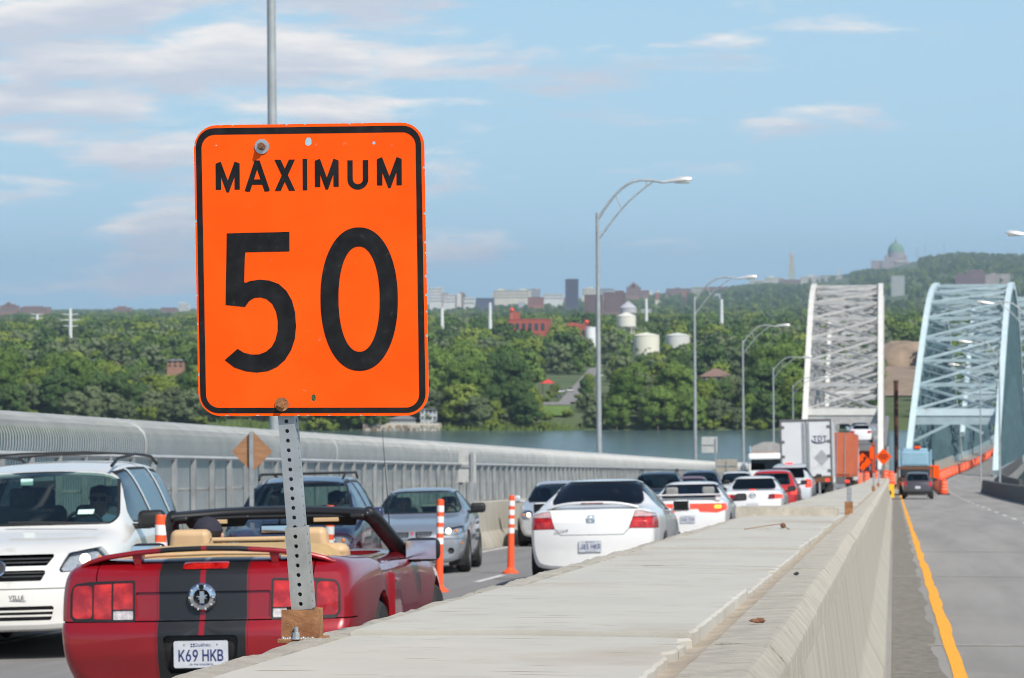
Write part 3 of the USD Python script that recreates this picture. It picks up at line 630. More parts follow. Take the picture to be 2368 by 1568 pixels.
for (n, ya, yb, kp, sr, need) in [(260, 940, 948, [.2, .2, .1, .05, .25, 0, 0, .2], (0.55, 0.95), 0.5), (700, 944, 985, [.25, .22, .14, .12, .17, .0, .0, .10], (0.75, 1.15), 0.56), (700, 985, 1090, [.22, .22, .18, .24, .1, .02, .01, .01], (0.9, 1.35), 0.58), (900, 1090, 1700, [.28, .22, .16, .2, .05, .04, .04, .01], (0.9, 1.4), 0.85)]:
    for _ in range(n):
        if len(put) > 270: break
        Y = g.uniform(ya, yb); X = g.uniform(-0.335, 0.055) * Y
        try_tree(X, Y, int(g.choice(8, p=np.array(kp) / sum(kp))), g.uniform(*sr), need)
for _ in range(1500):
    if len(put) > 298: break
    Y = g.uniform(940, 1060); xg = g.uniform(1130, 1420)
    try_tree(GX(xg, Y), Y, int(g.choice([1, 0, 4, 7])), g.uniform(0.3, 0.6), 0.5)
for (px_, Y, k_, s_) in ((1618, 1040, 1, 0.66), (1645, 1036, 0, 0.6), (1672, 1044, 1, 0.64), (1692, 1050, 4, 0.9), (1262, 1075, 7, 0.5), (1276, 1120, 7, 0.6), (1340, 1080, 7, 0.6), (1352, 1130, 1, 0.5), (1345, 1010, 4, 0.45), (1240, 1012, 2, 0.45), (1285, 1160, 7, 0.7), (1360, 1190, 2, 0.55), (1312, 962, 7, 0.55), (1262, 957, 7, 0.5)): try_tree(GX(px_, Y), Y, k_, s_, 0.5, True)
# farther woods: one stuff object
def woods(name, label, protos, pts, scales, yaw, pi):
    path = fresh('/World', name); I = UsdGeom.PointInstancer.Define(stage, path)
    rel = []
    for k, (mesh, mat) in enumerate(protos):
        pp = f'{path}/Source/tree_{k}'
        with_normals(pp, *mesh, mat); rel.append(pp)
    I.CreatePrototypesRel().SetTargets([Sdf.Path(x) for x in rel])
    I.CreateProtoIndicesAttr(Vt.IntArray.FromNumpy(pi.astype(np.int32))); I.CreatePositionsAttr(Vt.Vec3fArray.FromNumpy(pts.astype(np.float32)))
    I.CreateScalesAttr(Vt.Vec3fArray.FromNumpy(scales.astype(np.float32)))
    I.CreateOrientationsAttr(Vt.QuathArray([Gf.Quath(float(math.cos(a / 2)), 0, 0, float(math.sin(a / 2))) for a in yaw]))
    tag(I, label, 'woods', None, 'stuff')
pro = [(crown(60 + k, 15, 7, 0.5, 26, 24, 0.8, 'round'), leaves[k % 4]) for k in range(4)]
def scatter(n, d0, d1, seed, near=None):
    g = np.random.default_rng(seed); out = []
    while len(out) < n:
        Y = d0 * (d1 / d0) ** g.uniform(0, 1); X = g.uniform(-0.36, 0.09) * Y; s = g.uniform(0.6, 1.15)
        z = float(TZ(X, Y))
        if blocked(X, Y, z, 15 * s, 7 * s): continue
        out.append((X, Y, z - 1, s))
    return np.array(out)
for nm, lab, n, d0, d1, sd in (('middle_woods', 'woods and gardens behind the first trees of the far shore', 2600, 1150, 2600, 31), ('distant_woods', 'bluish distant woods and tree-filled suburbs below the skyline', 5200, 2600, 6000, 32), ('hill_woods', 'forest covering the far hill', 9000, 6000, 9700, 33)):
    q = scatter(n, d0, d1, sd); gg = np.random.default_rng(sd + 9)
    sc = q[:, 3:4] * np.array([1.0, 1.0, 1.0]) * (1.15 if d0 < 2000 else 0.95)
    woods(nm, lab, pro, q[:, :3], sc, gg.uniform(0, 6.28, n), gg.integers(0, 4, n))
# grass verge at the water
vg = np.random.default_rng(4)
def tuft(cx, Y, n, w):
    v, f = [], []
    for k in range(n):
        x = cx + vg.normal(0, w); y = Y + vg.normal(0, 2.5); z = float(TZ(x, y)); a = vg.uniform(0, 3.14); h = vg.uniform(0.8, 2.4); s = 0.35
        o = len(v); v += [(x - s * math.cos(a), y - s * math.sin(a), z - 0.2), (x + s * math.cos(a), y + s * math.sin(a), z - 0.2), (x + vg.normal(0, 0.3), y, z + h)]; f.append([o, o + 1, o + 2])
    return trimesh.Trimesh(np.array(v), np.array(f), process=False)
reed = pm('reeds', (0.11, 0.16, 0.03), 0.9, var=0.3, scale=0.3)
struct('bank_grass', cat_([tuft(GX(1150, 940), 942, 900, 8), tuft(GX(1230, 940), 943, 500, 7), tuft(GX(660, 940), 943, 500, 9)]), reed, False, 'stuff')

# ---------------------------------------------------------------- buildings of the far shore
glass_far = pm('far_window', (0.05, 0.06, 0.075), 0.15, var=0.2, scale=0.05)
bm = {}
def wallm(c):
    k = tuple(c)
    if k not in bm: bm[k] = pm('wall_%d' % len(bm), c, 0.85, var=0.06, scale=0.05)
    return bm[k]
def building(name, label, x0, x1, yt, yb, D, col, floors=0, cols=0, depth=None, roof=None, steps=(), group=None, sink=8, cat='building', rail=None):
    "a block seen between x0 and x1, with its roof at yt and foot at yb (picture units) at distance D; steps: smaller blocks on the roof (x0, x1, yt)"
    a, b = V(x0, yb, D), V(x1, yb, D); top = V((x0 + x1) / 2, yt, D)[2]; z0 = min(a[2], float(TZ(a[0], D)) + 1) - sink
    w = b[0] - a[0]; depth = depth or max(8, w * 0.6)
    t = thing(name, label, cat, group)
    part(t, 'wall', bx(a[0], b[0], D, D + depth, z0, top), wallm(col), smooth=False)
    e = 0.02 * w
    part(t, 'roof', bx(a[0] - e * 0.3, b[0] + e * 0.3, D - e * 0.3, D + depth, top, top + 0.6), wallm(roof or tuple(np.array(col) * 0.8)), smooth=False)
    for (sx0, sx1, sy) in steps:
        p, q = V(sx0, sy, D), V(sx1, sy, D); part(t, 'roof_block', bx(p[0], q[0], D + depth * 0.15, D + depth * 0.8, top + 0.6, V((sx0 + sx1) / 2, sy, D)[2]), wallm(col), smooth=False)
    if floors:
        zb = a[2]; fh = (top - zb) / floors; cw = w / cols; ws = []
        for i in range(floors):
            for j in range(cols):
                ws.append(bx(a[0] + cw * (j + 0.22), a[0] + cw * (j + 0.78), D - 0.12, D + 0.2, zb + fh * (i + 0.3), zb + fh * (i + 0.78)))
        part(t, 'windows', cat_(ws), glass_far, smooth=False, kind='stuff')
    return t
def tank(name, label, x0, x1, yt, yb, D, col, cone=0.12, leg=0, seam=True):
    a, b = V(x0, yb, D), V(x1, yb, D); r = (b[0] - a[0]) / 2; cx = (a[0] + b[0]) / 2; zt, zb = V(x0, yt, D)[2], a[2]
    t = thing(name, label, 'tank'); m = wallm(col)
    zb2 = zb if leg else zb - 6
    part(t, 'shell', trimesh.creation.revolve(np.array([(0, zb2), (r, zb2), (r, zt), (r * 1.01, zt + 0.1), (0, zt + r * cone * 2)]), sections=40, transform=trimesh.transformations.translation_matrix([cx, D + r, 0])), m, smooth=25)
    if leg:
        for k in range(6):
            q = k * math.pi / 3 + 0.3; part(t, 'leg', cyl((cx + r * 0.8 * math.cos(q), D + r + r * 0.8 * math.sin(q), zb - leg), (cx + r * 0.8 * math.cos(q), D + r + r * 0.8 * math.sin(q), zb), 0.3, 8), m)
        part(t, 'riser', cyl((cx, D + r, zb - leg), (cx, D + r, zb), 0.8, 10), m)
    part(t, 'rim', tube([(cx + r * 1.01 * math.cos(q), D + r + r * 1.01 * math.sin(q), zt) for q in np.linspace(0, 2 * math.pi, 33)], 0.12, 5), m)
    return t
W1, CR, BR, BK, GR, DK, RD = (0.62, 0.62, 0.60), (0.60, 0.56, 0.46), (0.26, 0.15, 0.12), (0.30, 0.13, 0.09), (0.36, 0.37, 0.40), (0.085, 0.085, 0.13), (0.38, 0.09, 0.06)
tank('storage_tank', 'wide cream storage tank among the trees on the far shore', 1461, 1522, 776, 818, 1620, (0.70, 0.68, 0.58))
tank('storage_tank', 'wide low grey-white tank right of the cream storage tank', 1537, 1593, 776, 800, 1640, (0.60, 0.61, 0.58))
tank('water_tower', 'cream water tower with shallow cone roof above the cream tank', 1424, 1468, 731, 755, 1700, (0.68, 0.66, 0.58), 0.22, 9)
tank('water_tower', 'grey water tower with cone roof behind the cream water tower', 1431, 1470, 712, 724, 1760, (0.42, 0.43, 0.46), 0.42, 9)
tank('silo', 'small white round silo beside the red brick factory', 1352, 1376, 757, 781, 1650, (0.74, 0.75, 0.76), 0.05)
f1 = building('brick_factory', 'red brick factory with square chimney tower left of the lamp post', 1174, 1262, 740, 775, 1750, RD, 1, 6, 30, steps=((1176, 1190, 722),))
building('brick_factory', 'long low red brick factory wing with dark roof boxes', 1290, 1355, 756, 790, 1740, RD, 1, 5, 30, steps=((1310, 1325, 747), (1330, 1342, 750)))
for (x, y) in ((1183, 717), (1356, 745)):
    p = V(x, y, 1745); q = thing('beacon', f'small orange-red roof beacon on the {"chimney tower" if x < 1200 else "wing"} of the brick factory', 'beacon')
    part(q, 'lamp', trimesh.creation.icosphere(2, 1.3, ), pm(f'beacon_{x}', (0.85, 0.08, 0.03), 0.5), smooth=True); part(q, 'mast', cyl((0, 0, -5.5), (0, 0, -1.2), 0.15, 6), galv)
    stage.GetPrimAtPath(q).GetAttribute('xformOp:transform') ; UsdGeom.Xformable(stage.GetPrimAtPath(q)).AddTranslateOp().Set(Gf.Vec3d(*map(float, p)))
building('apartment_block', 'brown and white mid-rise apartment block with balconies left of the water towers', 1351, 1392, 683, 722, 3300, (0.20, 0.13, 0.13), 8, 6, 14)
building('apartment_block', 'second brown apartment block half hidden by the lamp post', 1396, 1445, 678, 722, 3250, (0.21, 0.14, 0.14), 9, 7, 14, steps=((1420, 1440, 672),))
building('tower_block', 'dark slab tower standing alone on the skyline', 1307, 1335, 646, 710, 4500, DK, 18, 5, 16)
sky = [('pale modern block at the sign edge of the skyline', 992, 1022, 666, 700, 6000, W1, 5, 6, ((1008, 1020, 664),)), ('low white building beside the pale skyline block', 1024, 1050, 681, 702, 5800, W1, 3, 4, ()), ('small brown house block with stepped roof', 1050, 1075, 682, 702, 5900, BR, 3, 4, ((1062, 1072, 676),)),
       ('white gabled hall near the left of the skyline', 1072, 1096, 688, 706, 5700, W1, 2, 4, ()), ('dark low block among skyline trees', 1100, 1140, 690, 704, 5600, DK, 2, 6, ()), ('long cream stone institution on the skyline', 1142, 1222, 672, 692, 6200, CR, 3, 14, ((1150, 1162, 668), (1200, 1212, 668))),
       ('grey rooftops block right of the cream institution', 1222, 1248, 669, 690, 6300, GR, 3, 4, ((1230, 1238, 665),)), ('brown brick block below the cream institution', 1220, 1255, 688, 706, 5200, BK, 3, 6, ()), ('low white row behind the dark tower', 1255, 1300, 680, 694, 6100, W1, 2, 8, ()),
       ('yellow-brown stone block right of the dark tower', 1345, 1382, 668, 684, 6400, CR, 3, 6, ((1358, 1370, 664),)), ('grey block behind the lamp post', 1385, 1418, 668, 684, 6500, GR, 3, 5, ()), ('brown domed monastery on the skyline', 1448, 1480, 664, 684, 6500, BR, 3, 6, ((1454, 1474, 658), (1460, 1468, 653))),
       ('wide brown school wing beside the monastery', 1482, 1500, 672, 684, 6500, BR, 2, 4, ()), ('pale green roofed block', 1598, 1622, 664, 678, 7000, (0.45, 0.47, 0.38), 2, 5, ()), ('brown row on the skyline between lamps', 1540, 1596, 668, 680, 6900, BR, 2, 9, ((1560, 1570, 665),)), ('grey brown row right of the second lamp', 1624, 1680, 664, 676, 7000, BR, 2, 8, ()),
       ('beige university wing with flat roof', 1733, 1768, 649, 668, 8600, CR, 3, 6, ()), ('beige university block with small tower', 1768, 1812, 643, 662, 8700, CR, 4, 7, ((1778, 1788, 638),)), ('brown block under the university tower', 1800, 1850, 647, 662, 8500, BR, 4, 8, ()), ('beige hospital wing right of the university tower', 1850, 1895, 640, 656, 8700, CR, 4, 8, ((1868, 1880, 636),)), ('long pale block beside the hill foot', 1895, 1955, 637, 650, 8800, (0.5, 0.47, 0.42), 3, 9, ((1935, 1940, 624),)),
       ('tall grey-green slab tower below the domed church', 2060, 2091, 638, 694, 5000, (0.44, 0.47, 0.45), 18, 5, ()), ('brown apartment tower with three roof blocks right of the hill slope', 2210, 2248, 634, 664, 5300, (0.20, 0.12, 0.125), 10, 6, ((2214, 2224, 631),)), ('tall brown apartment tower, highest of its row', 2236, 2277, 627, 664, 5350, (0.21, 0.13, 0.13), 11, 6, ((2242, 2270, 624),)), ('pale brick apartment tower right of the brown towers', 2278, 2310, 635, 664, 5300, (0.42, 0.36, 0.33), 9, 5, ((2290, 2302, 632),)), ('pale apartment tower at the right end of the row', 2310, 2334, 634, 664, 5320, (0.45, 0.40, 0.37), 9, 4, ()), ('brown block at the right edge of the picture', 2342, 2367, 631, 650, 7000, BR, 5, 4, ()),
       ('brown stepped block at the left edge of the skyline', 0, 38, 707, 720, 5200, BR, 4, 6, ((8, 30, 703), (14, 20, 699))), ('long flat brown block on the left skyline', 46, 108, 711, 722, 5200, BR, 3, 10, ((52, 90, 708),)), ('low brown roof right of the pylon', 262, 300, 712, 722, 5600, BR, 2, 6, ((270, 288, 708),)), ('pair of white towers left of the speed sign', 413, 436, 702, 718, 6200, W1, 6, 4, ((413, 424, 699),)), ('low brown strip near the white towers', 372, 405, 712, 721, 5600, BR, 2, 6, ())]
for (lab, x0, x1, yt, yb, D, c, fl, co, stp) in sky: building('city_building', lab, x0, x1, yt, yb, D, c, fl, co, None, None, stp)
g2 = np.random.default_rng(77)
for k in range(46):   # scattered pale and brown roofs in the suburbs
    x = g2.uniform(980, 2350); y = g2.uniform(672, 700) + (0 if x < 1700 else -8); D = g2.uniform(5200, 7600); w = g2.uniform(5, 16)
    ci = int(g2.integers(0, 5)); c = [W1, CR, BR, GR, BK][ci]; cn = ['white', 'cream', 'brown', 'grey', 'brick'][ci]
    building('house', f'small {cn} far house under the skyline, {where(x)}', x, x + w, y, y + 7, D, c, 0, 0, 10, group=f'small {cn} far houses, {where(x)}', sink=14)
# university tower
u = V(1830, 655, 8750); t = thing('university_tower', 'tall tapering beige tower with green base and pointed cap on the skyline', 'tower')
s_ = 8750 / 7000
part(t, 'shaft', bx(u[0] - 7.5, u[0] + 7.5, 8750, 8765, u[2] - 15, V(0, 622, 8750)[2]), wallm((0.40, 0.38, 0.30)), smooth=False)
part(t, 'upper_shaft', bx(u[0] - 5.5, u[0] + 5.5, 8752, 8763, V(0, 622, 8750)[2], V(0, 606, 8750)[2]), wallm((0.44, 0.37, 0.28)), smooth=False)
part(t, 'cap', trimesh.creation.cone(5.2, 14, sections=12, transform=trimesh.transformations.translation_matrix([u[0], 8757, V(0, 606, 8750)[2]])), wallm((0.36, 0.27, 0.21)))
part(t, 'green_base', bx(u[0] - 10, u[0] + 10, 8748, 8767, u[2] - 15, V(0, 640, 8750)[2]), wallm((0.36, 0.42, 0.36)), smooth=False)
# domed basilica
D = 9000; k = D / 7000; c = V(2071, 610, D); t = thing('domed_basilica', 'stone basilica with big green dome on top of the hill', 'church'); gz = lambda y: V(2071, y, D)[2]; stone = wallm((0.30, 0.26, 0.255)); cop = wallm((0.13, 0.25, 0.16))
part(t, 'dome', trimesh.creation.revolve(np.array([(19 * k * math.cos(a), gz(583) + (gz(560) - gz(583)) * math.sin(a)) for a in np.linspace(0, math.pi / 2, 14)]), sections=36, transform=trimesh.transformations.translation_matrix([c[0], D + 30, 0])), cop, smooth=60)
part(t, 'drum', cyl((c[0], D + 30, gz(600)), (c[0], D + 30, gz(582)), 19 * k, 24), stone, smooth=False)
part(t, 'lantern', cat_([cyl((c[0], D + 30, gz(562)), (c[0], D + 30, gz(556)), 3.2 * k, 10), cyl((c[0], D + 30, gz(556)), (c[0], D + 30, gz(551)), 2.6 * k, 10, 0.2)]), stone)
part(t, 'cross', cat_([bx(c[0] - 0.6, c[0] + 0.6, D + 29.5, D + 30.5, gz(552), gz(546)), bx(c[0] - 2, c[0] + 2, D + 29.5, D + 30.5, gz(549.3), gz(548.3))]), stone, smooth=False)
part(t, 'nave', bx(c[0] - 33 * k, c[0] + 30 * k, D, D + 60, gz(634), gz(603)), stone, smooth=False)
part(t, 'left_wing', bx(V(2013, 600, D)[0], c[0] - 24 * k, D + 5, D + 50, gz(634), gz(602)), stone, smooth=False)
part(t, 'shoulder', bx(c[0] - 25 * k, c[0] + 25 * k, D + 4, D + 55, gz(604), gz(594)), stone, smooth=False)
part(t, 'portico', cat_([bx(c[0] + (q - 0.9) * k, c[0] + (q + 0.9) * k, D - 4, D + 1, gz(622), gz(606)) for q in (2, 8, 14, 20, 26)] + [bx(c[0] - 1 * k, c[0] + 29 * k, D - 4.5, D + 1, gz(606), gz(603))]), wallm((0.55, 0.50, 0.45)), smooth=False)
for j, q in enumerate((-22, 22)): part(t, 'corner_turret', cat_([cyl((c[0] + q * k, D + 8, gz(600)), (c[0] + q * k, D + 8, gz(592)), 4 * k, 10), cyl((c[0] + q * k, D + 8, gz(592)), (c[0] + q * k, D + 8, gz(587)), 4 * k, 10, 0.3)]), stone)
for j, (x, y0, y1) in enumerate(((2121, 600, 572), (2138, 600, 565), (2182, 594, 560), (2222, 594, 574), (2328, 600, 568), (2336, 600, 572))):
    a = V(x, y0, 9300); b = V(x, y1, 9300); m_ = thing('radio_mast', 'thin radio mast on the hilltop right of the domed basilica', 'mast', 'radio masts on the hilltop')
    part(m_, 'mast', cyl(tuple(a - [0, 0, 12]), tuple(b), 1.0, 5, 0.5), galv_pole)
# pylons
def pylon(x, yt, yb, D, label, arms):
    a, b = V(x, yb, D), V(x, yt, D); t = thing('power_pylon', label, 'pylon'); m = wallm((0.66, 0.68, 0.68))
    part(t, 'pole', cyl((a[0], D, a[2] - 15), (a[0], D, b[2]), 1.35, 10, 0.9), m)
    for y, w in arms:
        z = V(x, y, D)[2]; part(t, 'cross_arm', tube([(a[0] - w, D, z + 0.5), (a[0], D, z), (a[0] + w, D, z + 0.5)], [0.25, 0.45, 0.25], 6), m)
    return t
pylon(163, 713, 780, 1900, 'tall white single-pole power pylon with three cross arms above the trees on the left', ((728, 5.5), (741, 6.5), (755, 5.0)))
pylon(86, 726, 750, 2300, 'smaller white power pylon behind the tall one on the left', ((728, 5), (736, 5)))
pylon(1133, 700, 755, 1900, 'white power pylon between sign and brick factory', ((704, 0.5),)); pylon(1022, 712, 752, 1900, 'white power pylon just right of the speed sign', ((716, 0.5),))
pylon(1668, 692, 750, 1850, 'white power pylon between the second and third lamp posts', ((696, 0.5),)); pylon(1494, 690, 738, 2100, 'thin power pylon behind the cream tanks', ((718, 4), (723, 4)))
# houses near the water
def house(name, label, x0, x1, yt, yr, yb, D, wall, roof, floors=2, cols=5, depth=9, bands=False):
    a, b = V(x0, yb, D), V(x1, yb, D); ze = V(x0, yr, D)[2]; zt = V(x0, yt, D)[2]; t = thing(name, label, 'house')
    z0 = min(a[2], float(TZ(a[0], D))) - 2
    part(t, 'wall', bx(a[0], b[0], D, D + depth, z0, ze), wall, smooth=False)
    o = 0.5
    v = np.array([(a[0] - o, D - o, ze), (b[0] + o, D - o, ze), (b[0] + o, D + depth + o, ze), (a[0] - o, D + depth + o, ze), (a[0] + depth * 0.35, D + depth / 2, zt), (b[0] - depth * 0.35, D + depth / 2, zt)])
    part(t, 'roof', trimesh.convex.convex_hull(v), roof, smooth=False)
    fh = (ze - a[2]) / floors; cw = (b[0] - a[0]) / cols
    for i in range(floors):
        for j in range(cols):
            w = part(t, 'window', bx(a[0] + cw * (j + 0.25), a[0] + cw * (j + 0.75), D - 0.05, D + 0.1, a[2] + fh * (i + 0.3), a[2] + fh * (i + 0.8)), glass_far, smooth=False)
            part(w, 'sill', bx(a[0] + cw * (j + 0.2), a[0] + cw * (j + 0.8), D - 0.15, D + 0.05, a[2] + fh * (i + 0.24), a[2] + fh * (i + 0.3)), wall, smooth=False)
    return t
wm = wallm((0.52, 0.54, 0.56)); roofg = wallm((0.20, 0.20, 0.22)); roofb = wallm((0.22, 0.14, 0.11))
house('riverside_house', 'white three-storey house at the water behind the lower right sign corner', 972, 1010, 938, 946, 988, 950, wm, roofg, 3, 4)
house('riverside_house', 'lower white house with many windows on the stone river wall', 900, 958, 962, 969, 990, 950, wm, roofg, 2, 9, 8)
house('bungalow', 'two-storey house with broad brown roof among trees right of the second lamp post', 1618, 1688, 854, 871, 893, 1085, wallm((0.40, 0.32, 0.28)), roofb, 2, 4, 12)
house('house', 'brick house half hidden by trees left of the speed sign', 386, 424, 828, 834, 850, 1310, wallm((0.36, 0.19, 0.13)), roofg, 2, 3)
house('house', 'house with orange-brown roof showing above the trees on the left', 242, 266, 823, 831, 838, 1310, wallm((0.38, 0.24, 0.17)), wallm((0.44, 0.22, 0.12)), 1, 3)
house('house', 'white house peeping out of the trees below the pylon', 262 - 60, 300 + 10, 831, 834, 846, 1330, wm, wallm((0.55, 0.56, 0.58)), 1, 5)
house('house', 'brown house behind the shoreline trees under the speed sign', 575, 632, 955, 962, 985, 952, wallm((0.24, 0.17, 0.13)), roofg, 2, 4)
rp = thing('garden_shelter', 'small open shelter with bright red roof beside the street on the far shore', 'shelter'); p = V(1266, 886, 1110)
part(rp, 'roof', trimesh.creation.cone(3.4, 1.5, sections=4, transform=trimesh.transformations.translation_matrix(p) @ trimesh.transformations.rotation_matrix(0.78, [0, 0, 1])), pm('red_roof', (0.62, 0.05, 0.04), 0.6), smooth=False)
for sx in (-2, 2):
    for sy in (-2, 2): part(rp, 'post', cyl((p[0] + sx, p[1] + sy, p[2] - 4), (p[0] + sx, p[1] + sy, p[2] + 0.2), 0.12, 6), bark)
rw = thing('river_wall', 'rough tan stone retaining wall along the water under the white houses', 'wall')
sv = np.random.default_rng(5)
for k in range(30):
    x = GX(838 + 172 * (k + 0.5) / 30, 940); w = 172 / 30 * 940 / 7000 / 2
    for r in range(2):
        b = trimesh.creation.box([w * 2 - 0.15, 2.0, 0.95]); b.apply_translation([x + (w if r else 0) * 0.6 + sv.normal(0, 0.08), 940 + sv.normal(0, 0.15), 0.3 + r * 0.95])
        part(rw, 'stone', b, [concrete_rough, mats['bare_earth'], concrete][int(sv.integers(0, 3))], smooth=False)
part(rw, 'backing', bx(GX(838, 940), GX(1012, 940), 940.2, 948, -1, 2.0), concrete_rough, smooth=False)
# parked cars along the far street (a few pixels each), dirt mound
def tiny_car(x, y, D, col, lab):
    p = V(x, y, D); t = thing('parked_car', lab, 'car', None, mat4((p[0], p[1], float(TZ(p[0], p[1])) + 0.75), random.uniform(-20, 20)))
    part(t, 'body', rbox(-0.9, 0.9, -2.2, 2.2, 0.25, 0.85, 0.2), wallm(col)); part(t, 'cabin', MF.hull_points(np.array([(sx * a, b, z) for sx in (-1, 1) for a, b, z in ((0.8, -1.6, 0.84), (0.8, 1.1, 0.84), (0.62, -1.0, 1.42), (0.62, 0.5, 1.42))])), glass_far, smooth=False)
    for sx in (-0.8, 0.8):
        for sy in (-1.4, 1.4): part(t, 'wheel', cyl((sx - 0.1, sy, 0.33), (sx + 0.1, sy, 0.33), 0.33, 12), tar)
for (x, y, D, c, lab) in ((1298, 892, 1150, W1, 'white car parked at the kerb of the far street, leftmost'), (1318, 890, 1160, W1, 'white car parked at the kerb of the far street, right of another white one'), (1292, 908, 1100, DK, 'dark car standing on the far street near the corner'), (1386, 868, 1330, W1, 'pale car parked far up the street beside the lamp post')): tiny_car(x, y, D, c, lab)
patch('bare_ground', [(GX(2030, 1120), 1120), (GX(2125, 1120), 1120), (GX(2150, 1480), 1480), (GX(2030, 1480), 1480)], 0.5, dirt_m)
mp = V(2085, 850, 1500); mm = trimesh.creation.icosphere(4, 1.0); mm.vertices *= [17, 22, 14]; mm.vertices += (meshkit.fbm(mm.vertices * 0.14 + 7, 4, 2)[:, None] - 0.5) * [6, 6, 7]; mm.apply_translation([mp[0], 1500, float(TZ(mp[0], 1500)) - 2])
struct('earth_mound', mm, dirt_m, True)
# ---------------------------------------------------------------- the speed limit sign
def orange_mat(name, wear=True):
    nodes = {'tc': ('texture_coordinate', {}), 'n': ('noise_texture', {'scale': 5.0, 'detail': 4.0}), 'r': ('rgb_ramp', {'ramp': [(0.35, (0.97, 0.088, 0.002)), (0.7, (1.0, 0.112, 0.005))]}),
             'n2': ('noise_texture', {'scale': 26.0, 'detail': 6.0, 'roughness': 0.75}), 'k': ('map_range', {'from_min': 0.655, 'from_max': 0.70, 'clamp': True, 'to_max': 0.45}),
             'm': ('mix_color', {'b': (0.95, 0.26, 0.16)}), 'v': ('voronoi_texture', {'scale': 330.0}), 'vm': ('map_range', {'from_max': 0.6, 'to_min': 1.0, 'to_max': 0.93}), 'mv': ('mix_color', {'blend_type': 'multiply', 'fac': 1.0}),
             'p': ('principled_bsdf', {'roughness': 0.45, 'specular_ior_level': 0.15})}
    links = [('tc.object', 'n.vector'), ('n.fac', 'r.fac'), ('tc.object', 'n2.vector'), ('n2.fac', 'k.value'), ('k.result', 'm.fac'), ('r.color', 'm.a'), ('tc.object', 'v.vector'), ('v.distance', 'vm.value'), ('m.result', 'mv.a'), ('vm.result', 'mv.b'), ('mv.result', 'p.base_color')]
    m = usdkit.material(stage, f'/World/Looks/{name}', nodes, links, surface='p.BSDF'); mats[name] = m; return m
orange = orange_mat('sign_orange')
sign_black = pm('sign_black', (0.011, 0.011, 0.012), 0.5, spec=0.2, var=0.4, scale=20, dirt=((0.055, 0.05, 0.045), 40.0, 0.62, 0.85))
alu = pm('bare_aluminium', (0.62, 0.63, 0.64), 0.45, 0.7)
SD = 7.9
KX = float(V(827, 626, SD)[0] - V(607, 626, SD)[0]) / 220; KZ = float(V(717, 526, SD)[2] - V(717, 726, SD)[2]) / 200
def sx(x): return (x - 717.0) * KX
def sz(y): return -(y - 626.0) * KZ
def SP(pts): return [(sx(x), sz(y)) for x, y in pts]
sc = V(717, 626, SD)
sgn = thing('speed_limit_sign', 'orange MAXIMUM 50 speed sign on a perforated steel post on the median', 'speed sign', None, mat4(sc, 0.0, 0.0, 0.0))
rr = np.random.default_rng(3)
outer = sg.Polygon(soft(SP([(449, 287), (981, 287), (989, 962), (456, 962)]), 0.062, 8))
chips = [sg.Point(*SP([(x, y)])[0]).buffer(rr.uniform(0.0015, 0.0045)) for x, y in [(rr.uniform(480, 960), 962.5) for _ in range(9)] + [(988 - (962 - y) * 0.012, y) for y in rr.uniform(320, 940, 9)] + [(450 + (y - 287) * 0.01, y) for y in rr.uniform(330, 930, 8)] + [(rr.uniform(500, 940), 286.5) for _ in range(6)]]
holes = [sg.Point(sx(715), sz(330)).buffer(0.0085).union(sg.Point(sx(715.6), sz(325)).buffer(0.0075)), sa.scale(sg.Point(sx(723), sz(920)).buffer(0.0085), 0.75, 1.05), sg.Point(sx(501.5), sz(334)).buffer(0.0018), sg.Point(sx(866), sz(333)).buffer(0.004)]
hol = shapely.union_all(holes)
face = outer.difference(shapely.union_all(chips)).difference(hol)
pan = part(sgn, 'sign_panel', plate(outer.difference(hol), 0.002), alu, smooth=False)
fc = part(pan, 'orange_sheeting', (lambda m: (m.apply_translation([0, -0.0021, 0]), m)[1])(plate(face, 0.0006)), orange, smooth=False)
off = lambda m, y: (m.apply_translation([0, y, 0]), m)[1]
o1 = sg.Polygon(soft(SP([(454, 294), (974, 294), (981.5, 955), (461, 955)]), 0.050, 8)); i1 = sg.Polygon(soft(SP([(467, 309), (962, 309), (967, 943), (474, 943)]), 0.036, 8))
part(pan, 'border', off(plate(o1.difference(i1).difference(hol), 0.0006), -0.0030), sign_black, smooth=False)
def stroke(lines, w, cap=2, join=2): return shapely.union_all([sg.LineString(SP(l)).buffer(w / 2, cap_style=cap, join_style=join) for l in lines])
w = 12.5 * SD / FL
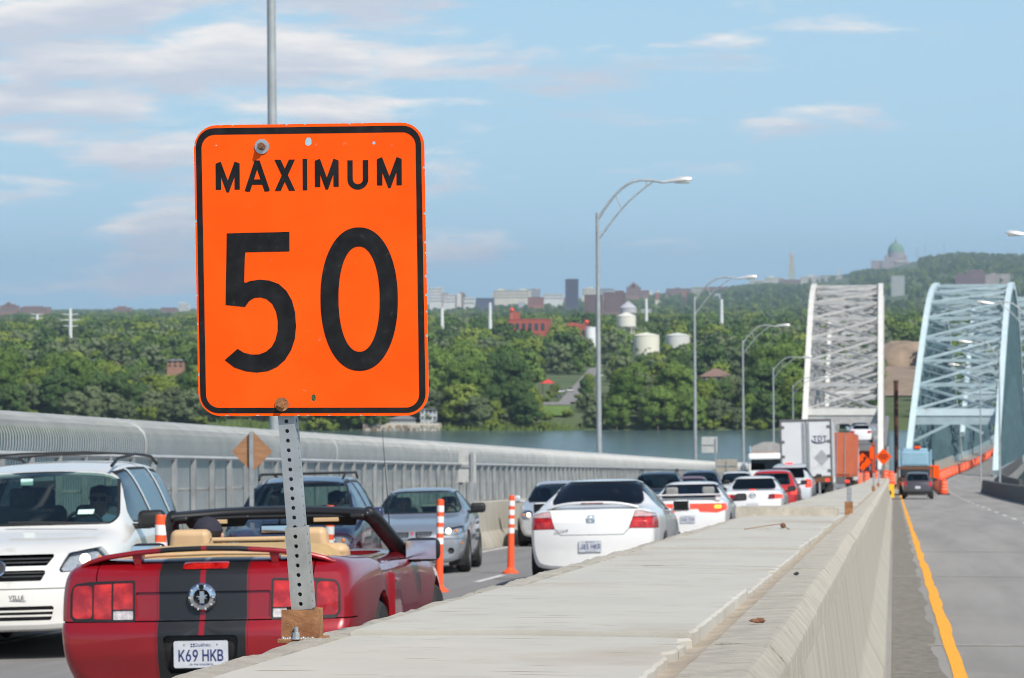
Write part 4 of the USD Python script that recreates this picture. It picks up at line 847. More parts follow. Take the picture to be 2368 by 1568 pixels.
def letter(ch, x0, x1, y0, y1):
    h = 6.2
    if ch == 'M': return stroke([[(x0 + h, y1 - h), (x0 + h, y0 + h)], [(x1 - h, y1 - h), (x1 - h, y0 + h)]], w).union(stroke([[(x0 + h, y0 + 3), ((x0 + x1) / 2, y1 - 10), (x1 - h, y0 + 3)]], w * 0.98, 2, 2)).intersection(sg.box(sx(x0), sz(y1), sx(x1), sz(y0)))
    if ch == 'A': return stroke([[(x0 + 5, y1), ((x0 + x1) / 2, y0 + 2), (x1 - 5, y1)], [(x0 + 15, y1 - 22), (x1 - 15, y1 - 22)]], w).intersection(sg.box(sx(x0), sz(y1), sx(x1), sz(y0)))
    if ch == 'X': return stroke([[(x0 + 5, y0 - 4), (x1 - 5, y1 + 4)], [(x1 - 5, y0 - 4), (x0 + 5, y1 + 4)]], w * 1.05).intersection(sg.box(sx(x0), sz(y1), sx(x1), sz(y0)))
    if ch == 'I': return sg.box(sx(x0), sz(y1), sx(x1), sz(y0))
    if ch == 'U':
        r = (x1 - x0) / 2 - h; c = ((x0 + x1) / 2, y1 - h - r)
        return stroke([[(x0 + h, y0 + h), (x0 + h, c[1])] + [(c[0] - r * math.cos(a), c[1] + r * math.sin(a)) for a in np.linspace(0, math.pi, 14)] + [(x1 - h, y0 + h)]], w, 2, 1)
L = [('M', 500, 556, 371, 443), ('A', 568, 625, 370, 442), ('X', 637, 684, 369, 441), ('I', 702, 712, 368, 440), ('M', 730, 785, 367, 439), ('U', 805, 853, 366, 440), ('M', 873, 930, 365, 437)]
for ch, *bb in L: part(pan, 'letter', off(plate(letter(ch, *bb), 0.0006), -0.0030), sign_black, smooth=False)
def ell(cx, cy, rx, ry, a0, a1, n=40, p=2.0):
    t = np.radians(np.linspace(a0, a1, n)); c, s = np.cos(t), np.sin(t)
    return [(cx + rx * np.sign(a) * abs(a) ** (2 / p), cy - ry * np.sign(b) * abs(b) ** (2 / p)) for a, b in zip(c, s)]
zero = sg.Polygon(SP(ell(830, 692.5, 89, 165.5, 0, 360, 80, 2.15))).difference(sg.Polygon(SP(ell(830, 692.5, 47.5, 121.5, 0, 360, 80, 2.15))))
five = sg.Polygon(SP([(525, 538), (670, 536), (670, 581), (567, 582), (564, 655)] + ell(600, 755, 83, 105, 112, -118, 36)[0:0] + [(578, 649), (600, 646), (622, 648), (644, 656), (662, 672), (675, 695), (682, 722), (684, 755), (681, 784), (672, 810), (658, 832), (640, 848), (618, 858), (592, 861), (566, 858), (540, 849), (518, 832), (548, 806), (562, 815), (580, 819.5), (598, 819), (614, 813), (627, 802), (636, 786), (641.5, 765), (642, 742), (638, 720), (629, 702), (616, 691), (602, 687), (588, 688), (576, 695), (566, 709), (521, 704)]))
five = five.buffer(0.004, quad_segs=3).buffer(-0.004, quad_segs=3).buffer(-0.0012).buffer(0.0012)
part(pan, 'figure', off(plate(five, 0.0006), -0.0030), sign_black, smooth=False)
part(pan, 'figure', off(plate(zero, 0.0006), -0.0030), sign_black, smooth=False)
def bolt(cx, cy, rw, rh, wm_, hm, lab):
    w_ = part(sgn, 'washer', off(plate(sg.Point(sx(cx), sz(cy)).buffer(rw), 0.003), -0.0032), wm_, lab, smooth=False)
    hx = sg.Polygon([(sx(cx) + rh * math.cos(a), sz(cy) + rh * math.sin(a)) for a in np.arange(6) * math.pi / 3 + 0.3])
    part(w_, 'bolt_head', off(plate(hx, 0.014), -0.0062), hm, smooth=False); part(w_, 'bolt_end', off(plate(sg.Point(sx(cx), sz(cy)).buffer(rh * 0.55), 0.008), -0.02), hm, smooth=20)
bolt(608, 338, 0.0195, 0.0105, zinc, rust_dark, 'shiny steel washer with a rusty bolt head'); bolt(650, 935, 0.0185, 0.0105, rust, rust, 'rusty washer with a rusty bolt head')
# perforated square post, a sleeve and the rusty foot
def square_tube(a, side, pts, hole_r, pitch, mat, parent, name, wall=0.003):
    "a perforated square tube along the line a->b"
    A, B = np.array(pts[0]), np.array(pts[1]); Lh = np.linalg.norm(B - A)
    s = side / 2
    m = mbox(-s, s, -s, s, 0, Lh) - mbox(-s + wall, s - wall, -s + wall, s - wall, -1, Lh + 1)
    n = int(Lh / pitch); hs = []
    for k in range(n):
        z = pitch * (k + 0.6)
        hs += [MF.cylinder(side * 2, hole_r, hole_r, 12).rotate([90, 0, 0]).translate([0, side, z]), MF.cylinder(side * 2, hole_r, hole_r, 12).rotate([0, 90, 0]).translate([-side, 0, z])]
    m = m - MF.batch_boolean(hs, m3.OpType.Add); t = as_tm(m)
    d = (B - A) / Lh; r = np.array([1.0, -0.05, 0]); r -= d * (r @ d); r /= np.linalg.norm(r); f = np.cross(d, r)
    M = np.eye(4); M[:3, 0], M[:3, 1], M[:3, 2], M[:3, 3] = r, f, d, A; t.apply_transform(M)
    return part(parent, name, t, mat, smooth=20)
lean = lambda y: (sx(657.5 + (y - 970) * 0.0705), 0.036 + (y - 970) * 0.00002, sz(y))
square_tube(0, 0.044, (lean(1480), lean(960)), 0.0055, 0.0257, galv, sgn, 'post')
square_tube(0, 0.054, (lean(1412), lean(1221)), 0.0058, 0.0257, pm('sleeve_steel', (0.34, 0.34, 0.32), 0.6, 0.4, var=0.15, scale=12, dirt=((0.30, 0.25, 0.2), 20.0, 0.58, 0.75)), sgn, 'sleeve')
square_tube(0, 0.044, (lean(960), lean(325)), 0.0055, 0.0257, galv, sgn, 'post')
cf = lean(1450); fx, fy, fz = cf; zb = sz(1487)
part(sgn, 'foot_plate', rbox(sx(636), sx(741), fy - 0.055, fy + 0.05, zb - 0.002, zb + 0.009, 0.002), rust, smooth=False)
part(sgn, 'foot_bracket', mbox(sx(644), sx(728), fy - 0.042, fy - 0.036, zb + 0.009, sz(1412)), rust, smooth=False)
part(sgn, 'foot_bracket', mbox(sx(722), sx(728), fy - 0.035, fy + 0.035, zb + 0.009, sz(1413)), rust, smooth=False)
part(sgn, 'foot_bracket', mbox(sx(644), sx(721), fy + 0.031, fy + 0.036, zb + 0.009, sz(1412)), rust, smooth=False)
wv = [trimesh.creation.icosphere(1, 0.0055) for _ in range(14)]
for k, q in enumerate(wv): q.apply_translation([sx(648 + k * 5.2), fy - 0.044, zb + 0.009 + rr.normal(0, 0.001)])
part(sgn, 'weld_bead', cat_(wv), mats['galvanised'], smooth=True)
bz = zb + 0.009; bxp, byp = sx(680), fy - 0.050
nut = part(sgn, 'anchor_nut', cat_([cyl((bxp, byp, bz), (bxp, byp, bz + 0.003), 0.0125, 18), trimesh.Trimesh(*[np.array(q) for q in (lambda m: (m.vertices, m.faces))(tube([(bxp, byp, bz + 0.003), (bxp, byp, bz + 0.018)], 0.0105, 6))])]), zinc, smooth=20)
part(nut, 'anchor_thread', cat_([cyl((bxp, byp, bz + 0.018 + k * 0.0022), (bxp, byp, bz + 0.0192 + k * 0.0022), 0.0062, 12) for k in range(7)] + [cyl((bxp, byp, bz), (bxp, byp, bz + 0.033), 0.0055, 12)]), zinc, smooth=20)

# ---------------------------------------------------------------- street lamps
head_m = pm('lamp_head_metal', (0.62, 0.62, 0.60), 0.4, 0.3, var=0.05)
lens_m = pm('lamp_lens', (0.45, 0.44, 0.40), 0.15)
def lamp(label, group, foot, top, head, side, w=0.10):
    "pole from foot to top; bracket arm reaching to head; side -1 or 1 = direction of the arm"
    t = thing('street_lamp', label, 'street lamp', group); foot, top, head = map(np.asarray, (foot, top, head))
    part(t, 'pole', tube([foot, top], [w * 1.05, w * 0.62], 14), galv_pole)
    part(t, 'base_flange', cyl(foot, foot + [0, 0, 0.25], w * 1.7, 12), galv_pole)
    arm = head - [side * 0.55, 0, 0.06]
    c0 = top - [0, 0, 0.25]; up = [c0 + (arm - c0) * s + np.array([0, 0, 1.0]) * 0.62 * (arm[2] - c0[2]) * math.sin(math.pi * s) * (1 - 0.35 * s) for s in np.linspace(0, 1, 12)]
    part(t, 'upper_arm', tube(up, [0.048 - 0.012 * s for s in np.linspace(0, 1, 12)], 8), galv_pole)
    c1 = top - [0, 0, 0.98]; e1 = up[9] - [0, 0, 0.05]
    lo = [c1 + (e1 - c1) * s + np.array([0, 0, 1.0]) * 0.22 * math.sin(math.pi * s) for s in np.linspace(0, 1, 10)]
    part(t, 'lower_arm', tube(lo, 0.030, 8), galv_pole)
    part(t, 'arm_strut', tube([up[3], lo[4]], 0.022, 6), galv_pole); part(t, 'arm_strut', tube([up[8], lo[8]], 0.022, 6), galv_pole)
    a = arm - [side * 0.1, 0, 0]; L = 1.05
    prof = [(0, 0.055), (0.12, 0.075), (0.35, 0.11), (0.6, 0.16), (0.85, 0.155), (1.0, 0.10), (1.05, 0.03)]
    v = [];
    for s, r in prof:
        for q in range(10):
            an = q * 2 * math.pi / 10; zz_ = math.sin(an); v.append((a[0] + side * s, a[1] + r * math.cos(an), a[2] + s * 0.10 + (r * 0.85 * zz_ if zz_ > 0 else r * 0.35 * zz_)))
    f = []
    for i in range(len(prof) - 1):
        for j in range(10):
            p, q = i * 10 + j, i * 10 + (j + 1) % 10; f += [[p, q, q + 10], [p, q + 10, p + 10]]
    f += [[0, j + 1, j] for j in range(1, 9)] + [[60, 60 + j, 60 + j + 1] for j in range(1, 9)]
    m = trimesh.Trimesh(np.array(v), np.array(f), process=False); m.fix_normals()
    hd = part(t, 'lamp_head', m, head_m)
    part(hd, 'lens', rbox(min(a[0] + side * 0.45, a[0] + side * 0.95), max(a[0] + side * 0.45, a[0] + side * 0.95), a[1] - 0.12, a[1] + 0.12, a[2] - 0.03, a[2] + 0.05, 0.03), lens_m)
    return t
# left side: (pole x, foot y, top y, head x, head y, distance)
for (x, yf, yt, hx, hy, D, lab) in ((637, 1185, -640, 1010, -720, 50.5, 'nearest lamp pole, rising behind the speed sign and out of the picture'), (1386, 1135, 492, 1574, 418, 104, 'tall curved-arm street lamp beside the fence, the largest seen whole'), (1608, 1108, 685, 1733, 642, 156, 'curved-arm street lamp, second after the tallest one'),
        (1719, 1098, 787, 1813, 753, 207, 'curved-arm street lamp, third after the tallest one, left of the white truck'), (1789, 1092, 850, 1866, 826, 260, 'curved-arm street lamp just left of the trailer roof'), (1834, 1088, 890, 1905, 873, 313, 'small street lamp touching the white arch')):
    f0, t0, h0 = V(x, yf, D), V(x - (3 if x > 700 else -3), yt, D), V(hx, hy, D); f0[2] = zf(D) + 0.35 if D < 318 else f0[2]
    lamp(lab, None, f0, (f0[0] - 0.02, D, t0[2]), h0, 1, 0.095)
for (px, yt, hx, hy, D, lab) in ((2486, 600, 2347, 541, 127, 'street lamp on the right whose head just enters the picture'), (2383, 742, 2272, 700, 178.6, 'street lamp whose head hangs before the blue arch top'), (2310, 826, 2226, 790, 230, 'street lamp arm seen through the middle of the blue arch'), (2266, 878, 2202, 843, 280, 'thin lamp pole standing right of the orange drums')):
    t0, h0 = V(px, yt, D), V(hx, hy, D); f0 = np.array([t0[0], D, float(ZR(D)) - 0.3])
    lamp(lab, None, f0, t0, h0, -1, 0.085)

# ---------------------------------------------------------------- delineators
del_o = pm('delineator_orange', (0.90, 0.10, 0.025), 0.55, var=0.08, scale=6, dirt=((0.45, 0.12, 0.06), 12.0, 0.62, 0.8)); del_w = pm('delineator_white', (0.80, 0.78, 0.76), 0.5, var=0.05)
def delineator(m, label, group):
    t = thing('delineator_post', label, 'delineator', group, m)
    part(t, 'base', trimesh.creation.revolve(np.array([(0, 0), (0.13, 0), (0.13, 0.02), (0.075, 0.055), (0.055, 0.09), (0, 0.09)]), sections=20), del_o)
    part(t, 'tube', trimesh.creation.revolve(np.array([(0, 0.08), (0.055, 0.08), (0.048, 0.60), (0.046, 1.19), (0.036, 1.205), (0, 1.205)]), sections=20), del_o, smooth=40)
    for z in (0.62, 0.76, 0.90, 1.04):
        part(t, 'white_band', trimesh.creation.revolve(np.array([(0.0462, z), (0.0486, z), (0.0482, z + 0.082), (0.0462, z + 0.082), (0.0462, z)]), sections=20), del_w, smooth=40)
    return t
first = None
for (D, px, lab) in ((24.0, 363, 'orange and white delineator post right before the van mirror'), (31.3, 757, 'delineator post seen through the convertible windshield'), (39.0, 1014, 'orange delineator post standing before the silver sedan'), (46.4, 1180, 'orange delineator post left of the white coupe')):
    X = float(V(px, 1300, D)[0]); m = mat4((X, D, float(ZL(X, D))), 0, -math.degrees(SLOPE), 1.0)
    if first is None: first = delineator(m, lab, 'delineator posts between the two left lanes')
    else: copy(first, 'delineator_post', lab, 'delineator', 'delineator posts between the two left lanes', m)
# ---------------------------------------------------------------- sign backs on the fence
def diamond_sign(name, label, c, half, mat, back=False, symbol=None, post=True, posth=2.0):
    t = thing(name, label, 'road sign'); x, y, z = c
    d = sg.Polygon(soft([(x - half, z), (x, z + half), (x + half, z), (x, z - half)], half * 0.07))
    pn = part(t, 'sign_panel', off(plate(d, 0.012), y), mat, smooth=False)
    if symbol is not None: part(pn, 'symbol', off(plate(symbol, 0.003), y - 0.0125), sign_black, smooth=False)
    if post:
        py = y - 0.045 if back else y + 0.03
        part(t, 'post', bar((x, py, z - posth), (x, py, z + half * (0.95 if back else 0.5)), 0.05, 0.03), galv)
    return t
p = V(583, 1044, 37.3); diamond_sign('sign_back', 'unpainted brown plywood back of a small diamond sign standing before the fence', p, 0.262, plywood, True, posth=0.85)
def rect_back(label, x0, x1, y0, y1, D, post, mat):
    a, b = V(x0, y1, D), V(x1, y0, D); t = thing('sign_back', label, 'road sign')
    part(t, 'sign_panel', bx(a[0], b[0], D - 0.02, D, a[2], b[2]), mat, smooth=False)
    px = a[0] + (b[0] - a[0]) * post; part(t, 'post', bar((px, D - 0.05, float(zf(D)) + 0.9), (px, D - 0.05, b[2] - 0.05), 0.06, 0.04), galv)
    part(t, 'stiffener', bx(a[0] + 0.05, b[0] - 0.05, D - 0.045, D - 0.021, (a[2] + b[2]) / 2 - 0.03, (a[2] + b[2]) / 2 + 0.03), galv, smooth=False)
rect_back('pale grey back of a rectangular sign on the fence behind the silver sedan', 1046, 1100, 1040, 1115, 62, 0.85, pm('sign_back_alu', (0.50, 0.50, 0.48), 0.55, 0.2, var=0.1, scale=4, dirt=((0.3, 0.28, 0.25), 6, 0.6, 0.75)))
rect_back('white-grey square sign back standing above the fence against the water', 1622, 1658, 1010, 1047, 146, 0.9, mats['sign_back_alu'])
rect_back('small dull brown sign back low on the fence behind the dark cars', 1655, 1705, 1062, 1092, 150, 0.5, pm('sign_back_tan', (0.36, 0.33, 0.28), 0.7, var=0.1))
# ---------------------------------------------------------------- roadworks on and beyond the median
arrow = lambda c, s: shapely.union_all([sg.LineString([(c[0] + s * a, c[2] + s * b) for a, b in ((-0.28, -0.5), (-0.22, -0.15), (0.18, 0.12), (0.24, 0.38))]).buffer(s * 0.09, cap_style=2), sg.Polygon([(c[0] + s * a, c[2] + s * b) for a, b in ((0.02, 0.32), (0.46, 0.30), (0.27, 0.66))])])
p = V(1994, 1068, 205); diamond_sign('diamond_sign', 'orange diamond sign with black bending arrow above the far end of the median', p, 0.62, orange, False, arrow(p, 0.62), posth=2.2)
p = V(2042, 1056, 222); lines = shapely.union_all([sg.box(p[0] - w_, p[2] + z_, p[0] + w_, p[2] + z_ + 0.07) for w_, z_ in ((0.30, 0.10), (0.36, -0.04), (0.22, -0.18))])
diamond_sign('diamond_sign', 'orange diamond sign with rows of black text beside the white arch foot', p, 0.60, orange, False, lines, posth=2.6)
def stub(x, yt, yb, D, lab):
    t = thing('post_stub', lab, 'post'); a, b = V(x, yb, D), V(x + 1, yt, D); a[2] = float(ZR(D)) + BH - 0.01
    square_tube(0, 0.05, (a + [0, 0, 0.02], b), 0.008, 0.04, galv, t, 'post')
    part(t, 'foot_bracket', rbox(a[0] - 0.045, a[0] + 0.045, D - 0.045, D + 0.045, a[2], a[2] + 0.14, 0.004), rust, smooth=False)
stub(1962, 1127, 1186, 34, 'short cut-off perforated post with rusty foot, nearest on the median kerb')
stub(2019, 1094, 1135, 79, 'short post stub farther down the median kerb, before the orange diamond signs')
stub(2030, 1090, 1125, 106, 'farthest post stub on the median kerb, beside the yellow marker')
yl = pm('marker_yellow', (0.80, 0.48, 0.02), 0.5, var=0.08)
p0 = V(2047, 1152, 172); p1 = V(2067, 1120, 172); t = thing('hazard_marker', 'yellow hazard marker board at the road end of the median wall', 'marker')
part(t, 'board', rbox(p0[0], p1[0], 172, 172.08, p0[2], p1[2], 0.03), yl); part(t, 'black_mark', off(plate(sa.scale(sg.Point(0, 0).buffer(0.08), 1, 1.6), 0.01).apply_translation([p0[0] + 0.25, 171.99, p0[2] + 0.3]), 0), sign_black); part(t, 'foot', bx(p0[0] + 0.1, p1[0] - 0.1, 171.9, 172.4, float(ZR(172)), p0[2]), tar, smooth=False)
# drums
drum_o = pm('drum_orange', (0.90, 0.10, 0.03), 0.5, var=0.06)
def drum(m, label, group):
    t = thing('traffic_drum', label, 'traffic drum', group, m); pr = [(0, 0.08), (0.29, 0.08), (0.285, 0.3), (0.27, 0.31), (0.265, 0.52), (0.25, 0.53), (0.245, 0.74), (0.23, 0.75), (0.225, 0.98), (0.21, 1.0), (0, 1.0)]
    part(t, 'barrel', trimesh.creation.revolve(np.array(pr), sections=18), drum_o); part(t, 'rubber_base', trimesh.creation.revolve(np.array([(0, 0), (0.42, 0), (0.42, 0.06), (0.3, 0.1), (0, 0.1)]), sections=16), tar)
    for z, r in ((0.36, 0.272), (0.57, 0.252), (0.79, 0.232)): part(t, 'reflective_band', trimesh.creation.revolve(np.array([(r - 0.01, z), (r + 0.002, z), (r - 0.002, z + 0.09), (r - 0.012, z + 0.09), (r - 0.01, z)]), sections=18), pm_band)
    part(t, 'handle', tube([(-0.09, 0, 1.0), (-0.07, 0, 1.08), (0.07, 0, 1.08), (0.09, 0, 1.0)], 0.018, 6), drum_o)
    return t
pm_band = pm('drum_band', (0.93, 0.30, 0.18), 0.4)
first = None
dr = [(3.35 + SH(D) * 1.0 + (D - 205) * 0.002, D) for D in [205 + 6.0 * q_ + 0.10 * q_ * q_ for q_ in range(34)]]
for k, (x, D) in enumerate(dr):
    m = mat4((float(x), D, float(ZR(D))), 30 * k)
    lab = 'nearest orange drum, right behind the dark grey car' if k == 0 else 'orange drum in the row running up the right-hand bridge behind the nearest drum'
    if first is None: first = drum(m, lab, None)
    else: copy(first, 'traffic_drum', lab, 'traffic drum', 'orange drums in the row up the right-hand bridge', m)
for k, (x, y, D, lab) in enumerate(((1987, 1106, 218, 'orange drum below the arrow sign, leftmost at the end of the median'), (2003, 1104, 224, 'orange drum between the two orange diamond signs'), (2026, 1102, 226, 'orange drum at the foot of the white arch'), (2047, 1102, 214, 'orange drum left of the flatbed, beside another drum'), (2060, 1104, 214, 'orange drum just left of the brown flatbed'))):
    p = V(x, y + 16, D); copy(first, 'traffic_drum', lab, 'traffic drum', None, mat4((p[0], D, max(float(ZR(D)), p[2] - 0.1)), 17 * k))
t = thing('arrow_board', 'orange rectangular sign panel on a stand beside the drums', 'road sign'); p0, p1 = V(2149, 1110, 224), V(2171, 1076, 224)
part(t, 'sign_panel', rbox(p0[0], p1[0], 224, 224.05, p0[2], p1[2], 0.02), orange); 
for s in (0.2, 0.8):
    x = p0[0] + (p1[0] - p0[0]) * s; part(t, 'stand_leg', bar((x, 224.1, float(ZR(224))), (x, 224.06, p1[2] - 0.1), 0.05), galv, smooth=False)
# ---------------------------------------------------------------- vehicles
def paint(name, col, flake=0.0, rough=0.35, coat=1.0, var=0.03, dirt=None):
    return pm(name, col, rough, flake, var=var, scale=1.5, coat=coat, coat_roughness=0.04, dirt=dirt)
white_car = paint('white_paintwork', (0.74, 0.74, 0.73)); white_van = paint('white_van_paint', (0.72, 0.71, 0.67), dirt=((0.5, 0.46, 0.38), 3.0, 0.6, 0.9))
silver_car = paint('silver_paintwork', (0.33, 0.36, 0.40), 0.55, 0.4); navy_car = paint('navy_paintwork', (0.012, 0.022, 0.075), 0.2); red_car = paint('red_paintwork', (0.42, 0.012, 0.012))
pale_silver = paint('pale_silver', (0.55, 0.57, 0.59), 0.4, 0.4); dark_grey_car = paint('dark_grey_paintwork', (0.075, 0.07, 0.075), 0.4); black_car = paint('black_paintwork', (0.015, 0.02, 0.025)); wine_car = paint('wine_paintwork', (0.20, 0.015, 0.03))
win_clear = glass('window_clear', (0.74, 0.83, 0.80)); win_dark = glass('window_dark', (0.045, 0.055, 0.075)); win_mid = glass('window_tinted', (0.42, 0.52, 0.56)); lens_clear = glass('lens_clear', (0.88, 0.9, 0.92))
trim_black = pm('trim_black', (0.012, 0.012, 0.013), 0.55, var=0.2); rubber = pm('tyre_rubber', (0.02, 0.02, 0.02), 0.85, var=0.3, scale=8); rim_m = pm('wheel_rim', (0.45, 0.46, 0.47), 0.35, 0.8)
chrome = pm('chrome', (0.75, 0.76, 0.78), 0.08, 1.0, var=0.02); reflector = pm('reflector', (0.66, 0.68, 0.70), 0.35, 0.35, var=0.1, scale=30)
red_lens = pm('red_lens', (0.30, 0.004, 0.006), 0.12, col2=(0.68, 0.03, 0.02), scale=11, detail=3.0, lo=0.4, hi=0.72, coat=1.0); red_lens_dark = pm('red_lens_dark', (0.16, 0.006, 0.008), 0.12, var=0.3, scale=14, coat=1.0)
brake_lit = pm('brake_light_lit', (0.8, 0.03, 0.015), 0.2, emit=1.6, ecol=(1.0, 0.05, 0.03)); amber_lit = pm('amber_lit', (0.9, 0.3, 0.02), 0.2, emit=2.5, ecol=(1.0, 0.45, 0.05)); head_lit = pm('head_lamp_lit', (1, 0.9, 0.7), 0.3, emit=3.2, ecol=(1.0, 0.74, 0.40)); amber = pm('amber_lens', (0.75, 0.22, 0.02), 0.2)
interior_dark = pm('interior_dark', (0.03, 0.032, 0.035), 0.8, var=0.2); interior_grey = pm('interior_grey', (0.22, 0.225, 0.21), 0.85, var=0.15, scale=10); tan_leather = pm('tan_leather', (0.55, 0.37, 0.20), 0.5, var=0.06, scale=6, bump=0.05, bscale=60); tan_cloth = pm('tan_cloth', (0.50, 0.33, 0.14), 0.75, var=0.1, scale=5, bump=0.15, bscale=80)
plate_m = pm('plate_white', (0.52, 0.54, 0.58), 0.4, var=0.06, scale=20); plate_blue = pm('plate_blue', (0.02, 0.03, 0.13), 0.5)
def chaikin(p, k=2):
    p = np.asarray(p, float)
    for _ in range(k):
        a, b = p[:-1], p[1:]
        q = np.stack([a * 0.75 + b * 0.25, a * 0.25 + b * 0.75], 1).reshape(-1, 2)
        p = np.vstack([p[:1], q[1:-1], p[-1:]])
    return p
def smooth1(x, f, sig):
    x = np.asarray(x); xs = np.linspace(x[0] - 0.5, x[-1] + 0.5, 900); k = np.exp(-0.5 * (np.arange(-60, 61) * (xs[1] - xs[0]) / sig) ** 2); k /= k.sum()
    return np.interp(x, xs, np.convolve(np.pad(f(xs), 60, 'edge'), k, 'valid'))
class Body:
    "outer solid of a car: local +y is the front, z = 0 the road; s = distance from the nose"
    def __init__(b, L, W, H, top, belt, wroof, zb=0.2, plan=None, cf=0.16, cr=0.13, rf=0.22, rr=0.10, sig=0.05, bulge=0.0, fz=0.48, rz=0.5, ns=64, ledge=None):
        b.L, b.W, b.H = L, W, H
        s = np.unique(np.r_[0, 0.02, 0.05, 0.09, np.linspace(0.14, L - 0.14, ns), L - 0.09, L - 0.05, L - 0.02, L])
        itp = lambda k: (lambda x: np.interp(x, [q[0] for q in k], [q[1] for q in k]))
        T = smooth1(s, itp(top), sig); B = np.minimum(smooth1(s, itp(belt), 0.12), T - 0.035)
        plan = plan or [(0, 0.86), (0.5, 0.95), (1.1, 0.99), (L * 0.5, 1.0), (L - 1.1, 0.99), (L - 0.45, 0.95), (L, 0.89)]
        w = smooth1(s, itp(plan), 0.08) * W / 2
        e = np.minimum(s, L - s); k = np.clip(e / 0.10, 0, 1); rnd = 0.955 + 0.045 * np.sqrt(1 - (1 - k) ** 2)
        rows = []
        for i in range(len(s)):
            wm, t, bt = w[i] * rnd[i], T[i], B[i]
            g = np.clip((t - bt - 0.06) / (H - np.interp(s[i], [q[0] for q in belt], [q[1] for q in belt]) - 0.06), 0, 1)
            wb = wm * 0.965; cx = wb * 0.90 * (1 - g) + min(wroof, wb) * g
            zc = zb + (1 - rnd[i]) * 1.2; t_ = t - (1 - rnd[i]) * 0.8
            P = [(0, zc), (wm * 0.86, zc), (wm * 0.965, zc + 0.13), (wm, zc + (bt - zc) * 0.55), (wm * 0.995, bt - 0.10), (wb, bt), (cx + (wb - cx) * 0.10, bt + (t_ - bt) * 0.80), (cx * 0.84, bt + (t_ - bt) * 0.965), (cx * 0.4, t_ - 0.004), (0, t_)]
            rows.append(chaikin(P, 2))
        n = len(rows[0]); V_ = []
        for i, r in enumerate(rows):
            full = np.vstack([r, r[-2:0:-1] * [-1, 1]]); row = np.c_[full[:, 0], np.full(len(full), L / 2 - s[i]), full[:, 1]]
            c_ = np.array([0, row[0, 1], (full[:, 1].min() + full[:, 1].max()) / 2]); caps = [c_ + (row - c_) * q for q in (0.96, 0.9, 0.8, 0.68, 0.55, 0.42, 0.28, 0.14)]
            if i == 0: V_ += caps[::-1]
            V_.append(row)
            if i == len(rows) - 1: V_ += caps
        m, nr = len(V_[0]), len(V_); V_ = np.vstack(V_); y, x, z = V_[:, 1], V_[:, 0], V_[:, 2]
        wf = np.clip((y - (L / 2 - 1.3)) / 1.3, 0, 1); wr = np.clip((-y - (L / 2 - 1.2)) / 1.2, 0, 1); wf, wr = wf * wf * (3 - 2 * wf), wr * wr * (3 - 2 * wr)
        mid = np.clip((y + 0.3) / 0.8, 0, 1)
        V_[:, 1] = y - cf * x ** 2 * np.maximum(wf, mid * 0.7) + cr * x ** 2 * np.maximum(wr, (1 - mid) * 0.6) - rf * np.clip(z - fz, -0.12, 2) ** 2 * 2 * wf + rr * np.clip(z - rz, -0.12, 2) ** 2 * 2 * wr
        if ledge:
            q = np.clip((z - ledge[0]) / (ledge[1] - ledge[0]), 0, 1); V_[:, 1] -= ledge[2] * (1 - q * q * (3 - 2 * q)) * wr * np.clip((z - 0.28) / 0.15, 0, 1)
        F_ = []
        for i in range(nr - 1):
            for j in range(m):
                p, q = i * m + j, i * m + (j + 1) % m; F_ += [[p, q + m, q], [p, p + m, q + m]]
        c0 = len(V_); V_ = np.vstack([V_, V_[:m].mean(0), V_[-m:].mean(0)]); o = (nr - 1) * m
        for j in range(m): F_ += [[c0, j, (j + 1) % m], [c0 + 1, o + (j + 1) % m, o + j]]
        t = trimesh.Trimesh(V_, np.array(F_), process=False)
        if t.volume < 0: t.invert()
        b.tm = t; b.vn = np.array(t.vertex_normals); b.cache = {}
        b.O = b.off(0)
    def off(b, d):
        if d not in b.cache:
            b.cache[d] = MF(m3.Mesh(vert_properties=(b.tm.vertices - b.vn * d).astype(np.float32), tri_verts=b.tm.faces.astype(np.uint32)))
            if b.cache[d].is_empty(): raise ValueError(str(b.cache[d].status()))
        return b.cache[d]
    def sh(b, d0, d1): return b.off(d0) - b.off(d1)
    def Y(b, s): return b.L / 2 - s
    def side(b, poly): return prism_yz([(b.Y(s), z) for s, z in poly], -2, 2)
    def front(b, poly, depth=0.6): return prism_xz(poly, b.L / 2 - depth, b.L / 2 + 0.3)
    def rear(b, poly, depth=0.6): return prism_xz(poly, -b.L / 2 - 0.3, -b.L / 2 + depth)
def grow(poly, d): 
    q = sg.Polygon(poly).buffer(d, join_style=1, quad_segs=3); return np.array(q.exterior.coords)[:-1]
def ccw(p):
    p = np.asarray(p, float); return p if sg.LinearRing(p).is_ccw else p[::-1]
def mirror(p): return [(-x, z) for x, z in p][::-1]
